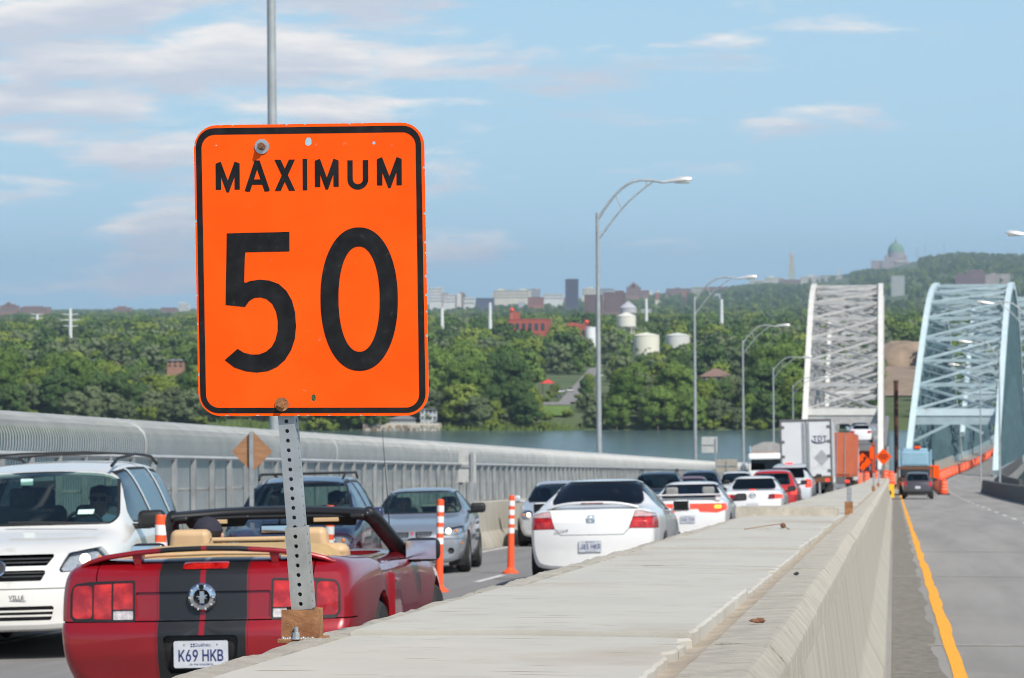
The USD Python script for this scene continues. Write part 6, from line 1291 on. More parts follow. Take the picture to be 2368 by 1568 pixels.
# ---- silver sedan
B = Body(4.6, 1.71, 1.35, [(0, 0.58), (0.05, 0.68), (0.4, 0.78), (1.35, 0.92), (1.45, 0.94), (2.15, 1.28), (2.6, 1.35), (3.1, 1.33), (3.75, 1.06), (3.9, 1.0), (4.5, 0.98), (4.6, 0.90)], [(0, 0.56), (0.5, 0.74), (1.4, 0.87), (4.6, 0.93)], 0.55, 0.17, cf=0.26, rf=0.3)
pm_ = place(VX(953, 46.5), 46.5, 4.6, True, 4.2)
pont = car('silver_sedan', 'silver sedan with twin grille and two people aboard, coming towards us', 'car', pm_, B, dict(paint=silver_car, glass=win_clear, wheels=(0.95, 3.6, 0.31), lining=interior_dark,
    side=[soft([(1.78, 0.96), (2.30, 1.25), (2.75, 1.28), (2.82, 0.96)], 0.03), soft([(2.9, 0.96), (2.84, 1.28), (3.2, 1.25), (3.5, 1.0)], 0.03)],
    ws=(soft([(-0.68, 0.955), (0.68, 0.955), (0.515, 1.275), (-0.515, 1.275)], 0.05), 1.1, 2.3), rw=(soft([(-0.6, 1.03), (0.6, 1.03), (0.48, 1.27), (-0.48, 1.27)], 0.05), 3.0, 4.2),
    doors=[soft([(1.75, 0.32), (1.72, 0.91), (2.86, 0.92), (2.9, 0.32)], 0.05)],
    heads=[(soft([(0.36, 0.60), (0.42, 0.675), (0.72, 0.735), (0.84, 0.73), (0.84, 0.66), (0.62, 0.60)], 0.02), 'head', 0.7, 'headlight', 'two', head_lit)], tails=[(soft([(0.45, 0.72), (0.45, 0.86), (0.84, 0.88), (0.84, 0.72)], 0.03), red_lens, 0.3, 'tail_light')],
    recess=[('front', soft([(0.055, 0.575), (0.055, 0.665), (0.33, 0.665), (0.29, 0.585)], 0.02), 0.03, trim_black, 'grille'), ('front', soft([(-0.33, 0.665), (-0.055, 0.665), (-0.055, 0.575), (-0.29, 0.585)], 0.02), 0.03, trim_black, 'grille'), ('front', soft([(-0.45, 0.24), (0.45, 0.24), (0.40, 0.36), (-0.40, 0.36)], 0.03), 0.05, trim_black, 'lower_grille')] + [('front', np.array(sg.Point(sd * 0.60, 0.36).buffer(0.05).exterior.coords)[:-1], 0.03, interior_dark, 'fog_light') for sd in (-1, 1)],
    mirror=(1.85, 0.93, 1.0), mirrorm=trim_black, dash=0.90, seat=2.65, seatz=0.36, gaps=[('front', [(-0.8, 0.545), (0.8, 0.545)])]))
for k in range(11):
    for sd in (-1, 1): part(pont, 'grille_bar', B.sh(0.006, 0.02) ^ B.front(ccw(rpoly(sd * (0.085 + k * 0.022) - 0.003, sd * (0.085 + k * 0.022) + 0.003, 0.585, 0.66, 0)), 0.5), silver_car, smooth=False)
part(pont, 'badge', B.sh(-0.006, 0.02) ^ B.front(ccw([(0, 0.60), (0.016, 0.655), (0, 0.672), (-0.016, 0.655)]), 0.4), pm('badge_red', (0.6, 0.02, 0.02), 0.3), smooth=False)
for sd in (-1, 1): part(pont, 'side_marker', B.sh(-0.002, 0.02) ^ B.side(ccw(rpoly(0.30, 0.42, 0.455, 0.495, 0.008))) ^ (mbox(0.3, 2, -4, 4, 0, 2) if sd > 0 else mbox(-2, -0.3, -4, 4, 0, 2)), amber, smooth=False)
person('person in cap and sunglasses at the wheel of the silver sedan', times(pm_, -0.36, B.Y(2.72), 0.42), shirt_dark, cap_navy, 'cap'); person('person with grey hair in the passenger seat of the silver sedan', times(pm_, 0.36, B.Y(2.76), 0.42), shirt_dark, pm('hair_grey', (0.30, 0.28, 0.26), 0.8, var=0.2, scale=40), 'short', False)
# ---- pale silver saloon half hidden by the white coupe
def saloon(name, label, m, mat, L=4.6, W=1.74, H=1.42, heads=None, tails=None, gl=win_mid, extra=None, lit=None, plate_txt=None, rear=True, hatch=False, sunroof=False, mirrorm=None, mg=None):
    k = H / 1.42; top = [(0, 0.62 * k), (0.05, 0.72 * k), (0.4, 0.80 * k), (1.2, 0.93 * k), (1.32, 0.95 * k), (2.1, 1.32 * k), (2.6, 1.42 * k), (3.1, 1.40 * k)] + ([(L - 0.5, 1.34 * k), (L - 0.12, 1.02 * k), (L, 0.9 * k)] if hatch else [(3.85, 1.07 * k), (4.0, 1.04 * k), (L - 0.08, 1.02 * k), (L, 0.92 * k)])
    B = Body(L, W, H, top, [(0, 0.58 * k), (0.5, 0.76 * k), (1.3, 0.89 * k), (L, 0.96 * k)], 0.56 * W / 1.74, 0.2, cf=0.24, rf=0.28)
    r1 = L - 0.75 if hatch else 3.6
    t = car(name, label, 'car', m, B, dict(paint=mat, glass=gl, wheels=(0.88, L - 0.98, 0.32), side=[soft([(1.66, 0.98 * k), (2.25, 1.29 * k), (2.72, 1.34 * k), (2.8, 0.98 * k)], 0.03), soft([(2.87, 0.98 * k), (2.80, 1.34 * k), (3.2 if not hatch else r1 - 0.1, 1.30 * k), (r1, 1.02 * k)], 0.03)],
        ws=(soft([(-0.69, 0.97 * k), (0.69, 0.97 * k), (0.52, 1.335 * k), (-0.52, 1.335 * k)], 0.05), 1.0, 2.3), rw=(soft([(-0.62, 1.07 * k), (0.62, 1.07 * k), (0.50, 1.33 * k), (-0.50, 1.33 * k)], 0.05), (L - 0.62) if hatch else 2.95, L - 0.02 if hatch else 4.2),
        heads=heads or [(soft([(0.42, 0.63 * k), (0.45, 0.73 * k), (0.80, 0.77 * k), (0.86, 0.70 * k), (0.7, 0.63 * k)], 0.03), 'head', 0.6, 'headlight', 'two', lit)], tails=tails or [(soft([(0.48, 0.74 * k), (0.46, 0.90 * k), (0.9, 0.93 * k), (0.9, 0.76 * k)], 0.03), red_lens, 0.35, 'tail_light')],
        recess=[('front', soft([(-0.28, 0.60 * k), (0.28, 0.60 * k), (0.33, 0.72 * k), (-0.33, 0.72 * k)], 0.03), 0.04, trim_black, 'grille'), ('front', soft([(-0.5, 0.28), (0.5, 0.28), (0.44, 0.42), (-0.44, 0.42)], 0.03), 0.05, trim_black, 'lower_grille')],
        mirror=(1.72, 0.97 * W / 1.74, 1.03 * k), mirrorm=mirrorm or mat, mglass=mg or chrome, dash=0.93 * k, seat=2.6, seatz=0.42 * k, rows=[] if gl is win_dark else [3.4], doors=[soft([(1.62, 0.36), (1.6, 0.93 * k), (2.83, 0.94 * k), (2.83, 0.34)], 0.05)]))
    if rear:
        plate_on(t, 0, bumper_y(B, 0.05, 0.62 * k) - 0.012, 0.60 * k, True, plate_txt)
    return t, B
t, B = saloon('saloon_car', 'pale silver saloon with lit round headlamp, half hidden behind the white coupe', place(VX(1284, 65), 65, 4.55, True, 3), pale_silver, 4.55, 1.74, 1.42, heads=[(ell(0.62, 0.69, 0.13, 0.10, 0, 360, 22), 'head', 0.6, 'headlight', 'two', head_lit)], rear=False)
# ---- white coupe in front of the median, seen from behind
B = Body(4.84, 1.84, 1.43, [(0, 0.62), (0.05, 0.72), (0.5, 0.84), (1.3, 0.95), (1.42, 0.97), (2.35, 1.38), (2.8, 1.43), (3.2, 1.40), (4.05, 1.08), (4.25, 1.045), (4.70, 1.035), (4.80, 0.96), (4.84, 0.86)], [(0, 0.60), (0.5, 0.78), (1.4, 0.91), (3.5, 0.96), (4.84, 0.97)], 0.56, 0.22, cf=0.22, rf=0.28, cr=0.20, rr=0.16, bulge=0, rz=0.62)
cm_ = place(VX(1369, 40), 40.0, 4.84, False)
tl = [(0.76, 0.765), (0.50, 0.77), (0.575, 0.995), (0.66, 0.99), (0.88, 0.94), (0.88, 0.765)]
up_ = list(ccw(np.array(sg.Polygon(tl).intersection(sg.box(0, 0.92, 2, 2)).exterior.coords)[:-1])); lo_ = list(ccw(np.array(sg.Polygon(tl).intersection(sg.box(0, 0, 2, 0.91)).exterior.coords)[:-1]))
clear_red = pm('pale_red_lens', (0.50, 0.33, 0.33), 0.1, var=0.2, scale=20, coat=1.0)
cou = car('coupe', 'white two-door coupe with small boot spoiler and dark rear window, waiting by the median', 'car', cm_, B, dict(paint=white_car, glass=win_dark, wheels=(0.95, 3.7, 0.33), side=[soft([(1.85, 1.0), (2.42, 1.33), (3.0, 1.35), (3.1, 1.0)], 0.03), soft([(3.16, 1.0), (3.08, 1.34), (3.4, 1.28), (3.75, 1.06)], 0.03)],
    ws=(soft([(-0.7, 0.99), (0.7, 0.99), (0.53, 1.37), (-0.53, 1.37)], 0.05), 1.1, 2.5), rw=(soft([(-0.62, 1.095), (0.62, 1.095), (0.52, 1.375), (-0.52, 1.375)], 0.04), 2.9, 4.3), mglass=sign_black,
    tails=[(lo_, red_lens, 0.5, 'tail_light'), (up_, clear_red, 0.5, 'reverse_light')], heads=[(soft([(0.42, 0.66), (0.45, 0.76), (0.85, 0.80), (0.9, 0.7)], 0.03), 'head', 0.6, 'headlight', 'two')],
    gaps=[('rear', [(-0.50, 0.765), (-0.42, 0.685), (0.42, 0.685), (0.50, 0.765)]), ('rear', [(-0.50, 0.765), (-0.575, 0.99)]), ('rear', [(0.50, 0.765), (0.575, 0.99)])], mirror=(1.9, 1.0, 1.02), rows=[], doors=[soft([(1.8, 0.36), (1.78, 0.95), (3.12, 0.96), (3.1, 0.36)], 0.05)], seat=2.7, seatz=0.40))
plate_on(cou, -0.02, bumper_y(B, 0.02, 0.53) - 0.010, 0.535, True, 'J85 HKR')
sp_ = [((x, -B.L / 2 + 0.17 + 0.09 * (x / 0.6) ** 2, 1.112 - 0.07 * (abs(x) / 0.6) ** 3), 0.016) for x in np.linspace(-0.6, 0.6, 13)]
part(cou, 'spoiler', MF.batch_boolean([MF.batch_hull([MF.sphere(0.016, 10).translate(list(p_)), MF.sphere(0.016, 10).translate(list(q_)), MF.sphere(0.012, 10).translate([p_[0], p_[1] + 0.13, p_[2] - 0.015]), MF.sphere(0.012, 10).translate([q_[0], q_[1] + 0.13, q_[2] - 0.015])]) for (p_, _), (q_, _) in zip(sp_[:-1], sp_[1:])], m3.OpType.Add), white_car, smooth=40)
part(cou, 'high_brake_light', rbox(-0.15, 0.15, -B.L / 2 + 0.147, -B.L / 2 + 0.16, 1.092, 1.110, 0.005), red_lens_dark)
eb = sg.Polygon(soft([(-0.052, 0), (0.052, 0), (0.046, 0.085), (-0.046, 0.085)], 0.012)); eb = eb.exterior.buffer(0.006).union(sg.LineString([(-0.028, 0.01), (-0.026, 0.078)]).buffer(0.0075)).union(sg.LineString([(0.028, 0.01), (0.026, 0.078)]).buffer(0.0075)).union(sg.LineString([(-0.028, 0.042), (0.028, 0.042)]).buffer(0.006))
part(cou, 'emblem', off(plate(eb, 0.008), 0).apply_translation([-0.005, bumper_y(B, 0.0, 0.89) + 0.004, 0.855]), chrome, smooth=False)
part(cou, 'name_script', text_xz('Accord', 0.036, -0.40, 0.735, 0.165, 0.004, False, 0).apply_translation([0, bumper_y(B, 0.42, 0.78) - 0.002, 0]), rim_m, smooth=False)
# ---- the rest of the queue
t, B = saloon('small_sedan', 'white sedan with full-width red tail lights and tall wing, second in the queue', place(VX(1591, 62), 62, 4.6, False), white_car, 4.6, 1.72, 1.35, gl=win_mid, plate_txt='306 TGX', mirrorm=trim_black, mg=interior_dark,
    tails=[(soft([(-0.74, 0.80), (-0.60, 0.72), (-0.25, 0.72), (-0.22, 0.78), (0.22, 0.78), (0.25, 0.72), (0.60, 0.70), (0.78, 0.76), (0.82, 0.88), (-0.82, 0.89)], 0.02), brake_lit, 0.4, 'tail_light', 'one')])
part(t, 'wing', rbox(-0.72, 0.72, -B.L / 2 + 0.06, -B.L / 2 + 0.26, 1.055, 1.085, 0.014), white_car); 
for sd in (-1, 1): part(t, 'wing_foot', rbox(sd * 0.62 - 0.05, sd * 0.62 + 0.05, -B.L / 2 + 0.1, -B.L / 2 + 0.24, 0.94, 1.06, 0.014), white_car); part(t, 'indicator', rbox(sd * 0.62 - 0.07, sd * 0.62 + 0.07, bumper_y(B, 0.62, 0.82) - 0.012, bumper_y(B, 0.62, 0.82) + 0.05, 0.785, 0.85, 0.02), amber_lit if sd > 0 else red_lens)
t, B = saloon('sedan', 'white sedan with dark rear window and red-black tail lights, third in the queue', place(VX(1741, 84), 84, 4.7, False), white_car, 4.7, 1.78, 1.44, gl=win_dark, mirrorm=trim_black, mg=interior_dark,
    tails=[(soft([(0.42, 0.79), (0.46, 0.92), (0.62, 0.93), (0.62, 0.80)], 0.02), red_lens_dark, 0.4, 'tail_light'), (soft([(0.625, 0.80), (0.625, 0.93), (0.9, 0.90), (0.9, 0.82)], 0.02), brake_lit, 0.4, 'brake_light')])
part(t, 'emblem', off(plate(sa.scale(sg.Point(0, 0).buffer(0.075), 1.25, 1).difference(sa.scale(sg.Point(0, 0).buffer(0.06), 1.25, 1)).union(sg.LineString([(-0.06, 0.03), (0, -0.015), (0.06, 0.03)]).buffer(0.01)), 0.008), 0).apply_translation([0, bumper_y(B, 0, 0.9) - 0.002, 0.90]), chrome, smooth=False)
part(t, 'high_brake_light', rbox(-0.08, 0.08, -B.L / 2 + 0.20, -B.L / 2 + 0.24, 1.035, 1.065, 0.01), brake_lit)
def suv_(name, label, m, mat, L=4.6, W=1.82, H=1.68, gl=win_mid, lit=None, brake=False, tails=None, rails=False, pickup=False, cat='car', plate_txt=None):
    k = H / 1.68
    top = [(0, 0.78 * k), (0.06, 0.92 * k), (0.5, 1.01 * k), (1.2, 1.10 * k), (1.3, 1.12 * k), (2.0, 1.56 * k), (2.5, 1.66 * k), (3.3, 1.68 * k), (L - 0.45, 1.62 * k), (L - 0.12, 1.2 * k), (L, 0.98 * k)]
    B = Body(L, W, H, top, [(0, 0.74 * k), (0.5, 0.94 * k), (1.3, 1.05 * k), (L, 1.10 * k)], 0.62 * W / 1.82, 0.28, cf=0.18, rf=0.18)
    t = car(name, label, cat, m, B, dict(paint=mat, glass=gl, wheels=(0.9, L - 0.95, 0.36), side=[soft([(1.62, 1.14 * k), (2.15, 1.52 * k), (2.62, 1.58 * k), (2.7, 1.14 * k)], 0.03), soft([(2.78, 1.14 * k), (2.7, 1.58 * k), (3.45, 1.57 * k), (3.55, 1.15 * k)], 0.03), soft([(3.62, 1.16 * k), (3.54, 1.56 * k), (L - 0.62, 1.50 * k), (L - 0.48, 1.2 * k)], 0.03)],
        ws=(soft([(-0.72, 1.15 * k), (0.72, 1.15 * k), (0.58, 1.57 * k), (-0.58, 1.57 * k)], 0.05), 1.0, 2.2), rw=(soft([(-0.62, 1.16 * k), (0.62, 1.16 * k), (0.53, 1.53 * k), (-0.53, 1.53 * k)], 0.05), L - 0.62, L - 0.02),
        heads=[(soft([(0.48, 0.78 * k), (0.5, 0.9 * k), (0.86, 0.93 * k), (0.9, 0.8 * k)], 0.03), 'head', 0.5, 'headlight', 'two', lit)], tails=tails or [(soft([(0.64, 0.80 * k), (0.66, 1.10 * k), (0.93, 1.08 * k), (0.93, 0.82 * k)], 0.03), brake_lit if brake else red_lens, 0.3, 'tail_light')],
        recess=[('front', soft([(-0.4, 0.75 * k), (0.4, 0.75 * k), (0.42, 0.90 * k), (-0.42, 0.90 * k)], 0.03), 0.04, trim_black, 'grille'), ('front', soft([(-0.6, 0.36), (0.6, 0.36), (0.55, 0.52), (-0.55, 0.52)], 0.03), 0.05, trim_black, 'lower_grille'), ('rear', soft([(-0.8, 0.34), (0.8, 0.34), (0.8, 0.46), (-0.8, 0.46)], 0.02), 0.03, trim_black, 'bumper_trim')],
        mirror=(1.66, 1.02 * W / 1.82, 1.2 * k), mirrorm=trim_black, mglass=interior_dark, dash=1.06 * k, seat=2.6, seatz=0.55 * k))
    plate_on(t, 0, bumper_y(B, 0.05, 0.78 * k) - 0.012, 0.74 * k, True, plate_txt)
    if rails:
        for sd in (-1, 1): part(t, 'roof_rail', tube([(sd * 0.56, B.Y(2.0), 1.62 * k), (sd * 0.57, B.Y(2.3), 1.72 * k), (sd * 0.57, B.Y(L - 0.9), 1.73 * k), (sd * 0.55, B.Y(L - 0.6), 1.64 * k)], 0.02, 6), trim_black)
    return t, B
suv_('red_car', 'red sport utility car with lit brake light behind the third white sedan', place(VX(1786, 103), 103, 4.5, False), red_car, 4.5, 1.80, 1.65, brake=True)
t, B = suv_('large_wagon', 'silver-white large wagon with tall red tail light behind the trailer', place(VX(1826, 124), 124, 5.2, False), pale_silver, 5.2, 2.0, 1.95, gl=win_dark, brake=True); part(t, 'high_brake_light', rbox(-0.16, 0.16, -B.L / 2 + 0.36, -B.L / 2 + 0.42, 1.90, 1.96, 0.02), brake_lit)
# ---- oncoming, farther away
suv_('dark_car', 'black sport utility car coming towards us behind the second white sedan', place(VX(1517, 93), 93, 4.6, True, 2), black_car, 4.6, 1.82, 1.66, rails=True)
saloon('wine_car', 'wine-red small car in the oncoming lane between two dark cars', place(VX(1592, 104), 104, 4.3, True, 2), wine_car, 4.3, 1.70, 1.48, rear=False)
suv_('navy_car', 'navy sport utility car coming towards us behind the wine-red car', place(VX(1616, 114), 114, 4.6, True, 2), navy_car, 4.6, 1.85, 1.72)
suv_('pale_car', 'white sport utility car with lit orange lamps coming towards us', place(VX(1702, 140), 140, 4.7, True, 2), white_car, 4.7, 1.85, 1.70, lit=head_lit)
# dark grey car on the right-hand road
D = 180.0; gm = mat4((VX(2122, 180), D + 2.2, float(ZR(D + 2.2))), 0, PITCHD + 0.3, 0)
t, B = suv_('grey_car', 'dark grey sport utility car driving away on the right-hand road', gm, dark_grey_car, 4.4, 1.86, 1.60)
# ---------------------------------------------------------------- the red convertible
def stripe_paint(name):
    m = usdkit.material(stage, f'/World/Looks/{name}', {
        'tc': ('texture_coordinate', {}), 's': ('separate_xyz', {}), 'ab': ('math', {'math_type': 'absolute'}), 'k': ('math', {'math_type': 'less_than', 'value2': 0.268}), 'r': ('math', {'math_type': 'greater_than', 'value2': 0.016}),
        'e1': ('math', {'math_type': 'greater_than', 'value2': 0.277}), 'e2': ('math', {'math_type': 'less_than', 'value2': 0.281}), 'e': ('math', {'math_type': 'multiply'}), 'kr': ('math', {'math_type': 'multiply'}), 'mx': ('math', {'math_type': 'maximum'}),
        'n': ('noise_texture', {'scale': 2.0}), 'c': ('rgb_ramp', {'ramp': [(0.3, (0.27, 0.004, 0.009)), (0.7, (0.32, 0.005, 0.012))]}), 'mix': ('mix_color', {'b': (0.016, 0.017, 0.019)}),
        'rg': ('math', {'math_type': 'multiply_add', 'value2': 0.12, 'value3': 0.32}), 'ct': ('math', {'math_type': 'multiply_add', 'value2': -0.65, 'value3': 1.0}),
        'p': ('principled_bsdf', {'metallic': 0.25, 'coat_roughness': 0.03})},
        [('tc.object', 's.vector'), ('s.x', 'ab.value1'), ('ab.value', 'k.value1'), ('ab.value', 'r.value1'), ('ab.value', 'e1.value1'), ('ab.value', 'e2.value1'), ('e1.value', 'e.value1'), ('e2.value', 'e.value2'), ('k.value', 'kr.value1'), ('r.value', 'kr.value2'), ('kr.value', 'mx.value1'), ('e.value', 'mx.value2'),
         ('tc.object', 'n.vector'), ('n.fac', 'c.fac'), ('c.color', 'mix.a'), ('mx.value', 'mix.fac'), ('mix.result', 'p.base_color'), ('mx.value', 'rg.value1'), ('rg.value', 'p.roughness'), ('mx.value', 'ct.value1'), ('ct.value', 'p.coat_weight')], surface='p.BSDF')
    mats[name] = m; return m
stripe = stripe_paint('striped_red_paint')
DM = 17.65; LM = 4.77
mk = float(V(566, 1400, DM)[0] - V(366, 1400, DM)[0]) / 200; mz = float(V(471, 1300, DM)[2] - V(471, 1500, DM)[2]) / 200; XM = VX(468, DM); Z0 = float(V(471, 1400, DM)[2]) - float(ZL(XM, DM))
def lx(x): return (x - 470) * mk
def lz(y): return Z0 - (y - 1400) * mz
B = Body(LM, 1.87, 1.6, [(0, 0.62), (0.06, 0.74), (0.4, 0.87), (1.2, 0.965), (1.7, 0.965), (2.2, 0.95), (3.5, 0.955), (3.9, 0.982), (4.55, 0.995), (4.70, 0.983), (LM, 0.915)], [(0, 0.60), (0.5, 0.82), (1.7, 0.90), (3.2, 0.915), (3.8, 0.945), (LM, 0.925)], 0.6, 0.2,
    plan=[(0, 0.84), (0.4, 0.95), (0.95, 0.99), (1.7, 0.965), (2.6, 0.955), (3.2, 0.975), (3.7, 1.0), (4.2, 0.99), (4.55, 0.975), (LM, 0.945)], cf=0.22, rf=0.2, cr=0.11, rr=0.20, rz=0.58, ns=80, ledge=(0.545, 0.645, 0.05))
mm_ = place(XM, DM, LM, False, 1.1)
zt_, zb_ = lz(1347), lz(1431)
xi, xo = 0.425, 0.805
seg = [(soft([(0.682, zb_ + 0.008), (0.684, zt_ - 0.006), (xo - 0.005, zt_ - 0.010), (xo + 0.006, zt_ - 0.06), (xo + 0.006, zb_ + 0.03), (xo, zb_ + 0.008)], 0.03), red_lens, 0.5, 'tail_light'), (soft([(0.560, zb_ + 0.003), (0.562, zt_), (0.676, zt_ - 0.004), (0.675, zb_ + 0.006)], 0.006), red_lens, 0.5, 'tail_light'),
       (soft([(xi, zb_ + 0.06), (xi + 0.004, zt_ + 0.004), (0.553, zt_ + 0.002), (0.552, zb_ + 0.06)], 0.006), red_lens, 0.5, 'tail_light'), (soft([(xi, zb_), (xi, zb_ + 0.054), (0.551, zb_ + 0.054), (0.55, zb_)], 0.006), pm('reverse_lens', (0.55, 0.50, 0.50), 0.1, var=0.3, scale=40, coat=1.0), 0.5, 'reverse_light')]
zp0, zp1 = lz(1545), lz(1480)
con = car('convertible', 'red convertible with wide black centre stripe and open top behind the speed sign post', 'convertible', mm_, B, dict(paint=stripe, glass=win_clear, wheels=(0.93, 3.65, 0.345), inside=False, tails=seg, lining=interior_dark,
    heads=[(ell(0.64, 0.66, 0.11, 0.10, 0, 360, 22), 'head', 0.6, 'headlight', 'two')],
    recess=[('rear', soft([(-0.235, zp1 + 0.03), (0.225, zp1 + 0.03), (0.205, zp0 - 0.03), (-0.215, zp0 - 0.03)], 0.03), 0.035, trim_black, 'plate_recess'),
            ('rear', soft([(-0.405, zb_ + 0.0), (0.405, zb_ + 0.0), (0.412, zt_ - 0.055), (-0.412, zt_ - 0.055)], 0.012), 0.016, stripe, 'tail_panel'),
            ('front', soft([(-0.5, 0.55), (0.5, 0.55), (0.5, 0.70), (-0.5, 0.70)], 0.03), 0.04, trim_black, 'grille')],
    gaps=[('rear', [(-0.90, zb_ - 0.012), (0.90, zb_ - 0.012)]), ('rear', [(-0.66, zb_ + 0.2), (-0.668, 1.2)]), ('rear', [(0.66, zb_ + 0.2), (0.668, 1.2)])],
    mirror=(2.0, 0.955, 0.955), mirrorm=trim_black, doors=[soft([(1.72, 0.36), (1.78, 0.90), (3.02, 0.915), (3.06, 0.40), (2.9, 0.34)], 0.04)], spokes=5))
# open the cockpit: the body and lining prims are replaced by ones with the opening cut out
cock = prism_xy(rpoly(-0.665, 0.665, B.Y(3.55), B.Y(1.86), 0.14), 0.5, 2)
for nm, d0, d1, mt in (('body', 0, 0.03, None), ('interior_lining', 0.034, 0.045, None)):
    pr_ = stage.GetPrimAtPath(f'{con}/{nm}'); g_ = UsdGeom.Mesh(pr_); pts = np.array(g_.GetPointsAttr().Get()); fc = np.array(g_.GetFaceVertexIndicesAttr().Get()).reshape(-1, 3)
    tm_ = trimesh.Trimesh(pts, fc, process=True); tm_.merge_vertices(merge_norm=True, merge_tex=True); mf = MF(m3.Mesh(vert_properties=tm_.vertices.astype(np.float32), tri_verts=tm_.faces.astype(np.uint32)))
    if not mf.is_empty():
        stage.RemovePrim(f'{con}/{nm}'); usdkit.mesh(stage, f'{con}/{nm}', as_tm(mf - cock), stripe if nm == 'body' else interior_dark, 25)
    else: print('cockpit cut failed', nm, mf.status())
# bezels round the lamps
for sd in (1, -1):
    pol = [(xi, zb_), (xi + 0.004, zt_ + 0.004), (0.70, zt_ - 0.002), (xo - 0.022, zt_ - 0.012), (xo - 0.004, zt_ - 0.028), (xo + 0.006, zt_ - 0.06), (xo + 0.006, zb_ + 0.025), (xo - 0.016, zb_ + 0.002)]
    pol = pol if sd > 0 else mirror(pol)
    q = B.rear(ccw(grow(pol, 0.013)), 0.5) - MF.batch_boolean([B.rear(ccw(p_ if sd > 0 else mirror(p_)), 0.55) for p_, *_ in seg], m3.OpType.Add)
    part(con, 'lamp_bezel', B.sh(-0.003, 0.012) ^ q, trim_black, smooth=30)
plate_on(con, lx(468), bumper_y(B, 0, 0.46) + 0.020, (zp0 + zp1) / 2, True, 'K69 HKB', (530 - 405) * mk, (1543 - 1481) * mz)
part(con, 'high_brake_light', B.sh(-0.006, 0.02) ^ B.rear(ccw(soft([(lx(421), lz(1317)), (lx(525), lz(1317)), (lx(525), lz(1301)), (lx(421), lz(1301))], 0.012)), 0.5), red_lens, smooth=30)
by = bumper_y(B, 0.0, lz(1382)) + 0.010; bz_ = lz(1382)
bd = part(con, 'badge', trimesh.creation.revolve(np.array([(0.042, 0), (0.082, 0), (0.085, 0.012), (0.072, 0.026), (0.052, 0.030), (0.045, 0.020), (0.042, 0.0)]), sections=48, transform=trimesh.transformations.translation_matrix([0, by, bz_]) @ trimesh.transformations.rotation_matrix(math.pi / 2, [1, 0, 0])), chrome, smooth=30)
part(bd, 'disc', cyl((0, by + 0.002, bz_), (0, by - 0.008, bz_), 0.046, 32), sign_black, smooth=False)
part(bd, 'tri_bar', cat_([bx(-0.0135 + k * 0.009, -0.0065 + k * 0.009 + 0.0015, by - 0.0115, by - 0.008, bz_ - 0.036, bz_ + 0.036) for k in range(3)]), chrome, smooth=False)
horse = sg.Polygon([(-0.036, 0.004), (-0.026, 0.008), (-0.010, 0.006), (0.006, 0.007), (0.018, 0.014), (0.027, 0.016), (0.034, 0.010), (0.024, 0.007), (0.018, 0.000), (0.030, -0.008), (0.027, -0.010), (0.012, -0.005), (-0.006, -0.006), (-0.020, -0.014), (-0.024, -0.013), (-0.014, -0.002), (-0.026, 0.002)])
part(bd, 'running_horse', off(plate(horse, 0.004), 0).apply_translation([0.0, by - 0.0116, bz_]), chrome, smooth=False)
part(bd, 'lock_dot', cyl((0, by - 0.031, bz_ + 0.062), (0, by - 0.022, bz_ + 0.062), 0.015, 18), sign_black)
for a in np.arange(10) * 2 * math.pi / 10 + 0.3: part(bd, 'notch', bx(-0.004, 0.004, by - 0.0275, by - 0.01, 0.060, 0.078).apply_transform(trimesh.transformations.rotation_matrix(a, [0, 1, 0])).apply_translation([0, 0, bz_]), reflector, smooth=False)
# rear wing
wp = [(-0.77, 0.955, 0.012), (-0.72, 0.978, 0.015), (-0.62, 1.005, 0.016), (-0.42, 1.032, 0.016), (-0.2, 1.047, 0.016), (0, 1.052, 0.016)]; wp = wp + [(-x, z, r) for x, z, r in wp[-2::-1]]
yb = B.Y(LM) + 0.085
def wn(x, z, r): 
    o = 0.10 * (abs(x) / 0.77) ** 2
    return [MF.sphere(r, 12).translate([x, yb + o, z]), MF.sphere(r * 0.8, 12).translate([x, yb + o + 0.13, z - 0.004])]
part(con, 'rear_wing', MF.batch_boolean([MF.batch_hull(wn(*p_) + wn(*q_)) for p_, q_ in zip(wp[:-1], wp[1:])], m3.OpType.Add), stripe, smooth=50)
for sd in (-1, 1): part(con, 'wing_foot', MF.batch_hull([rbox(sd * 0.42 - 0.032, sd * 0.42 + 0.032, yb + 0.03, yb + 0.13, 1.020, 1.034, 0.006), rbox(sd * 0.42 - 0.022, sd * 0.42 + 0.022, yb + 0.05, yb + 0.12, 0.955, 0.97, 0.006)]), stripe, smooth=40)
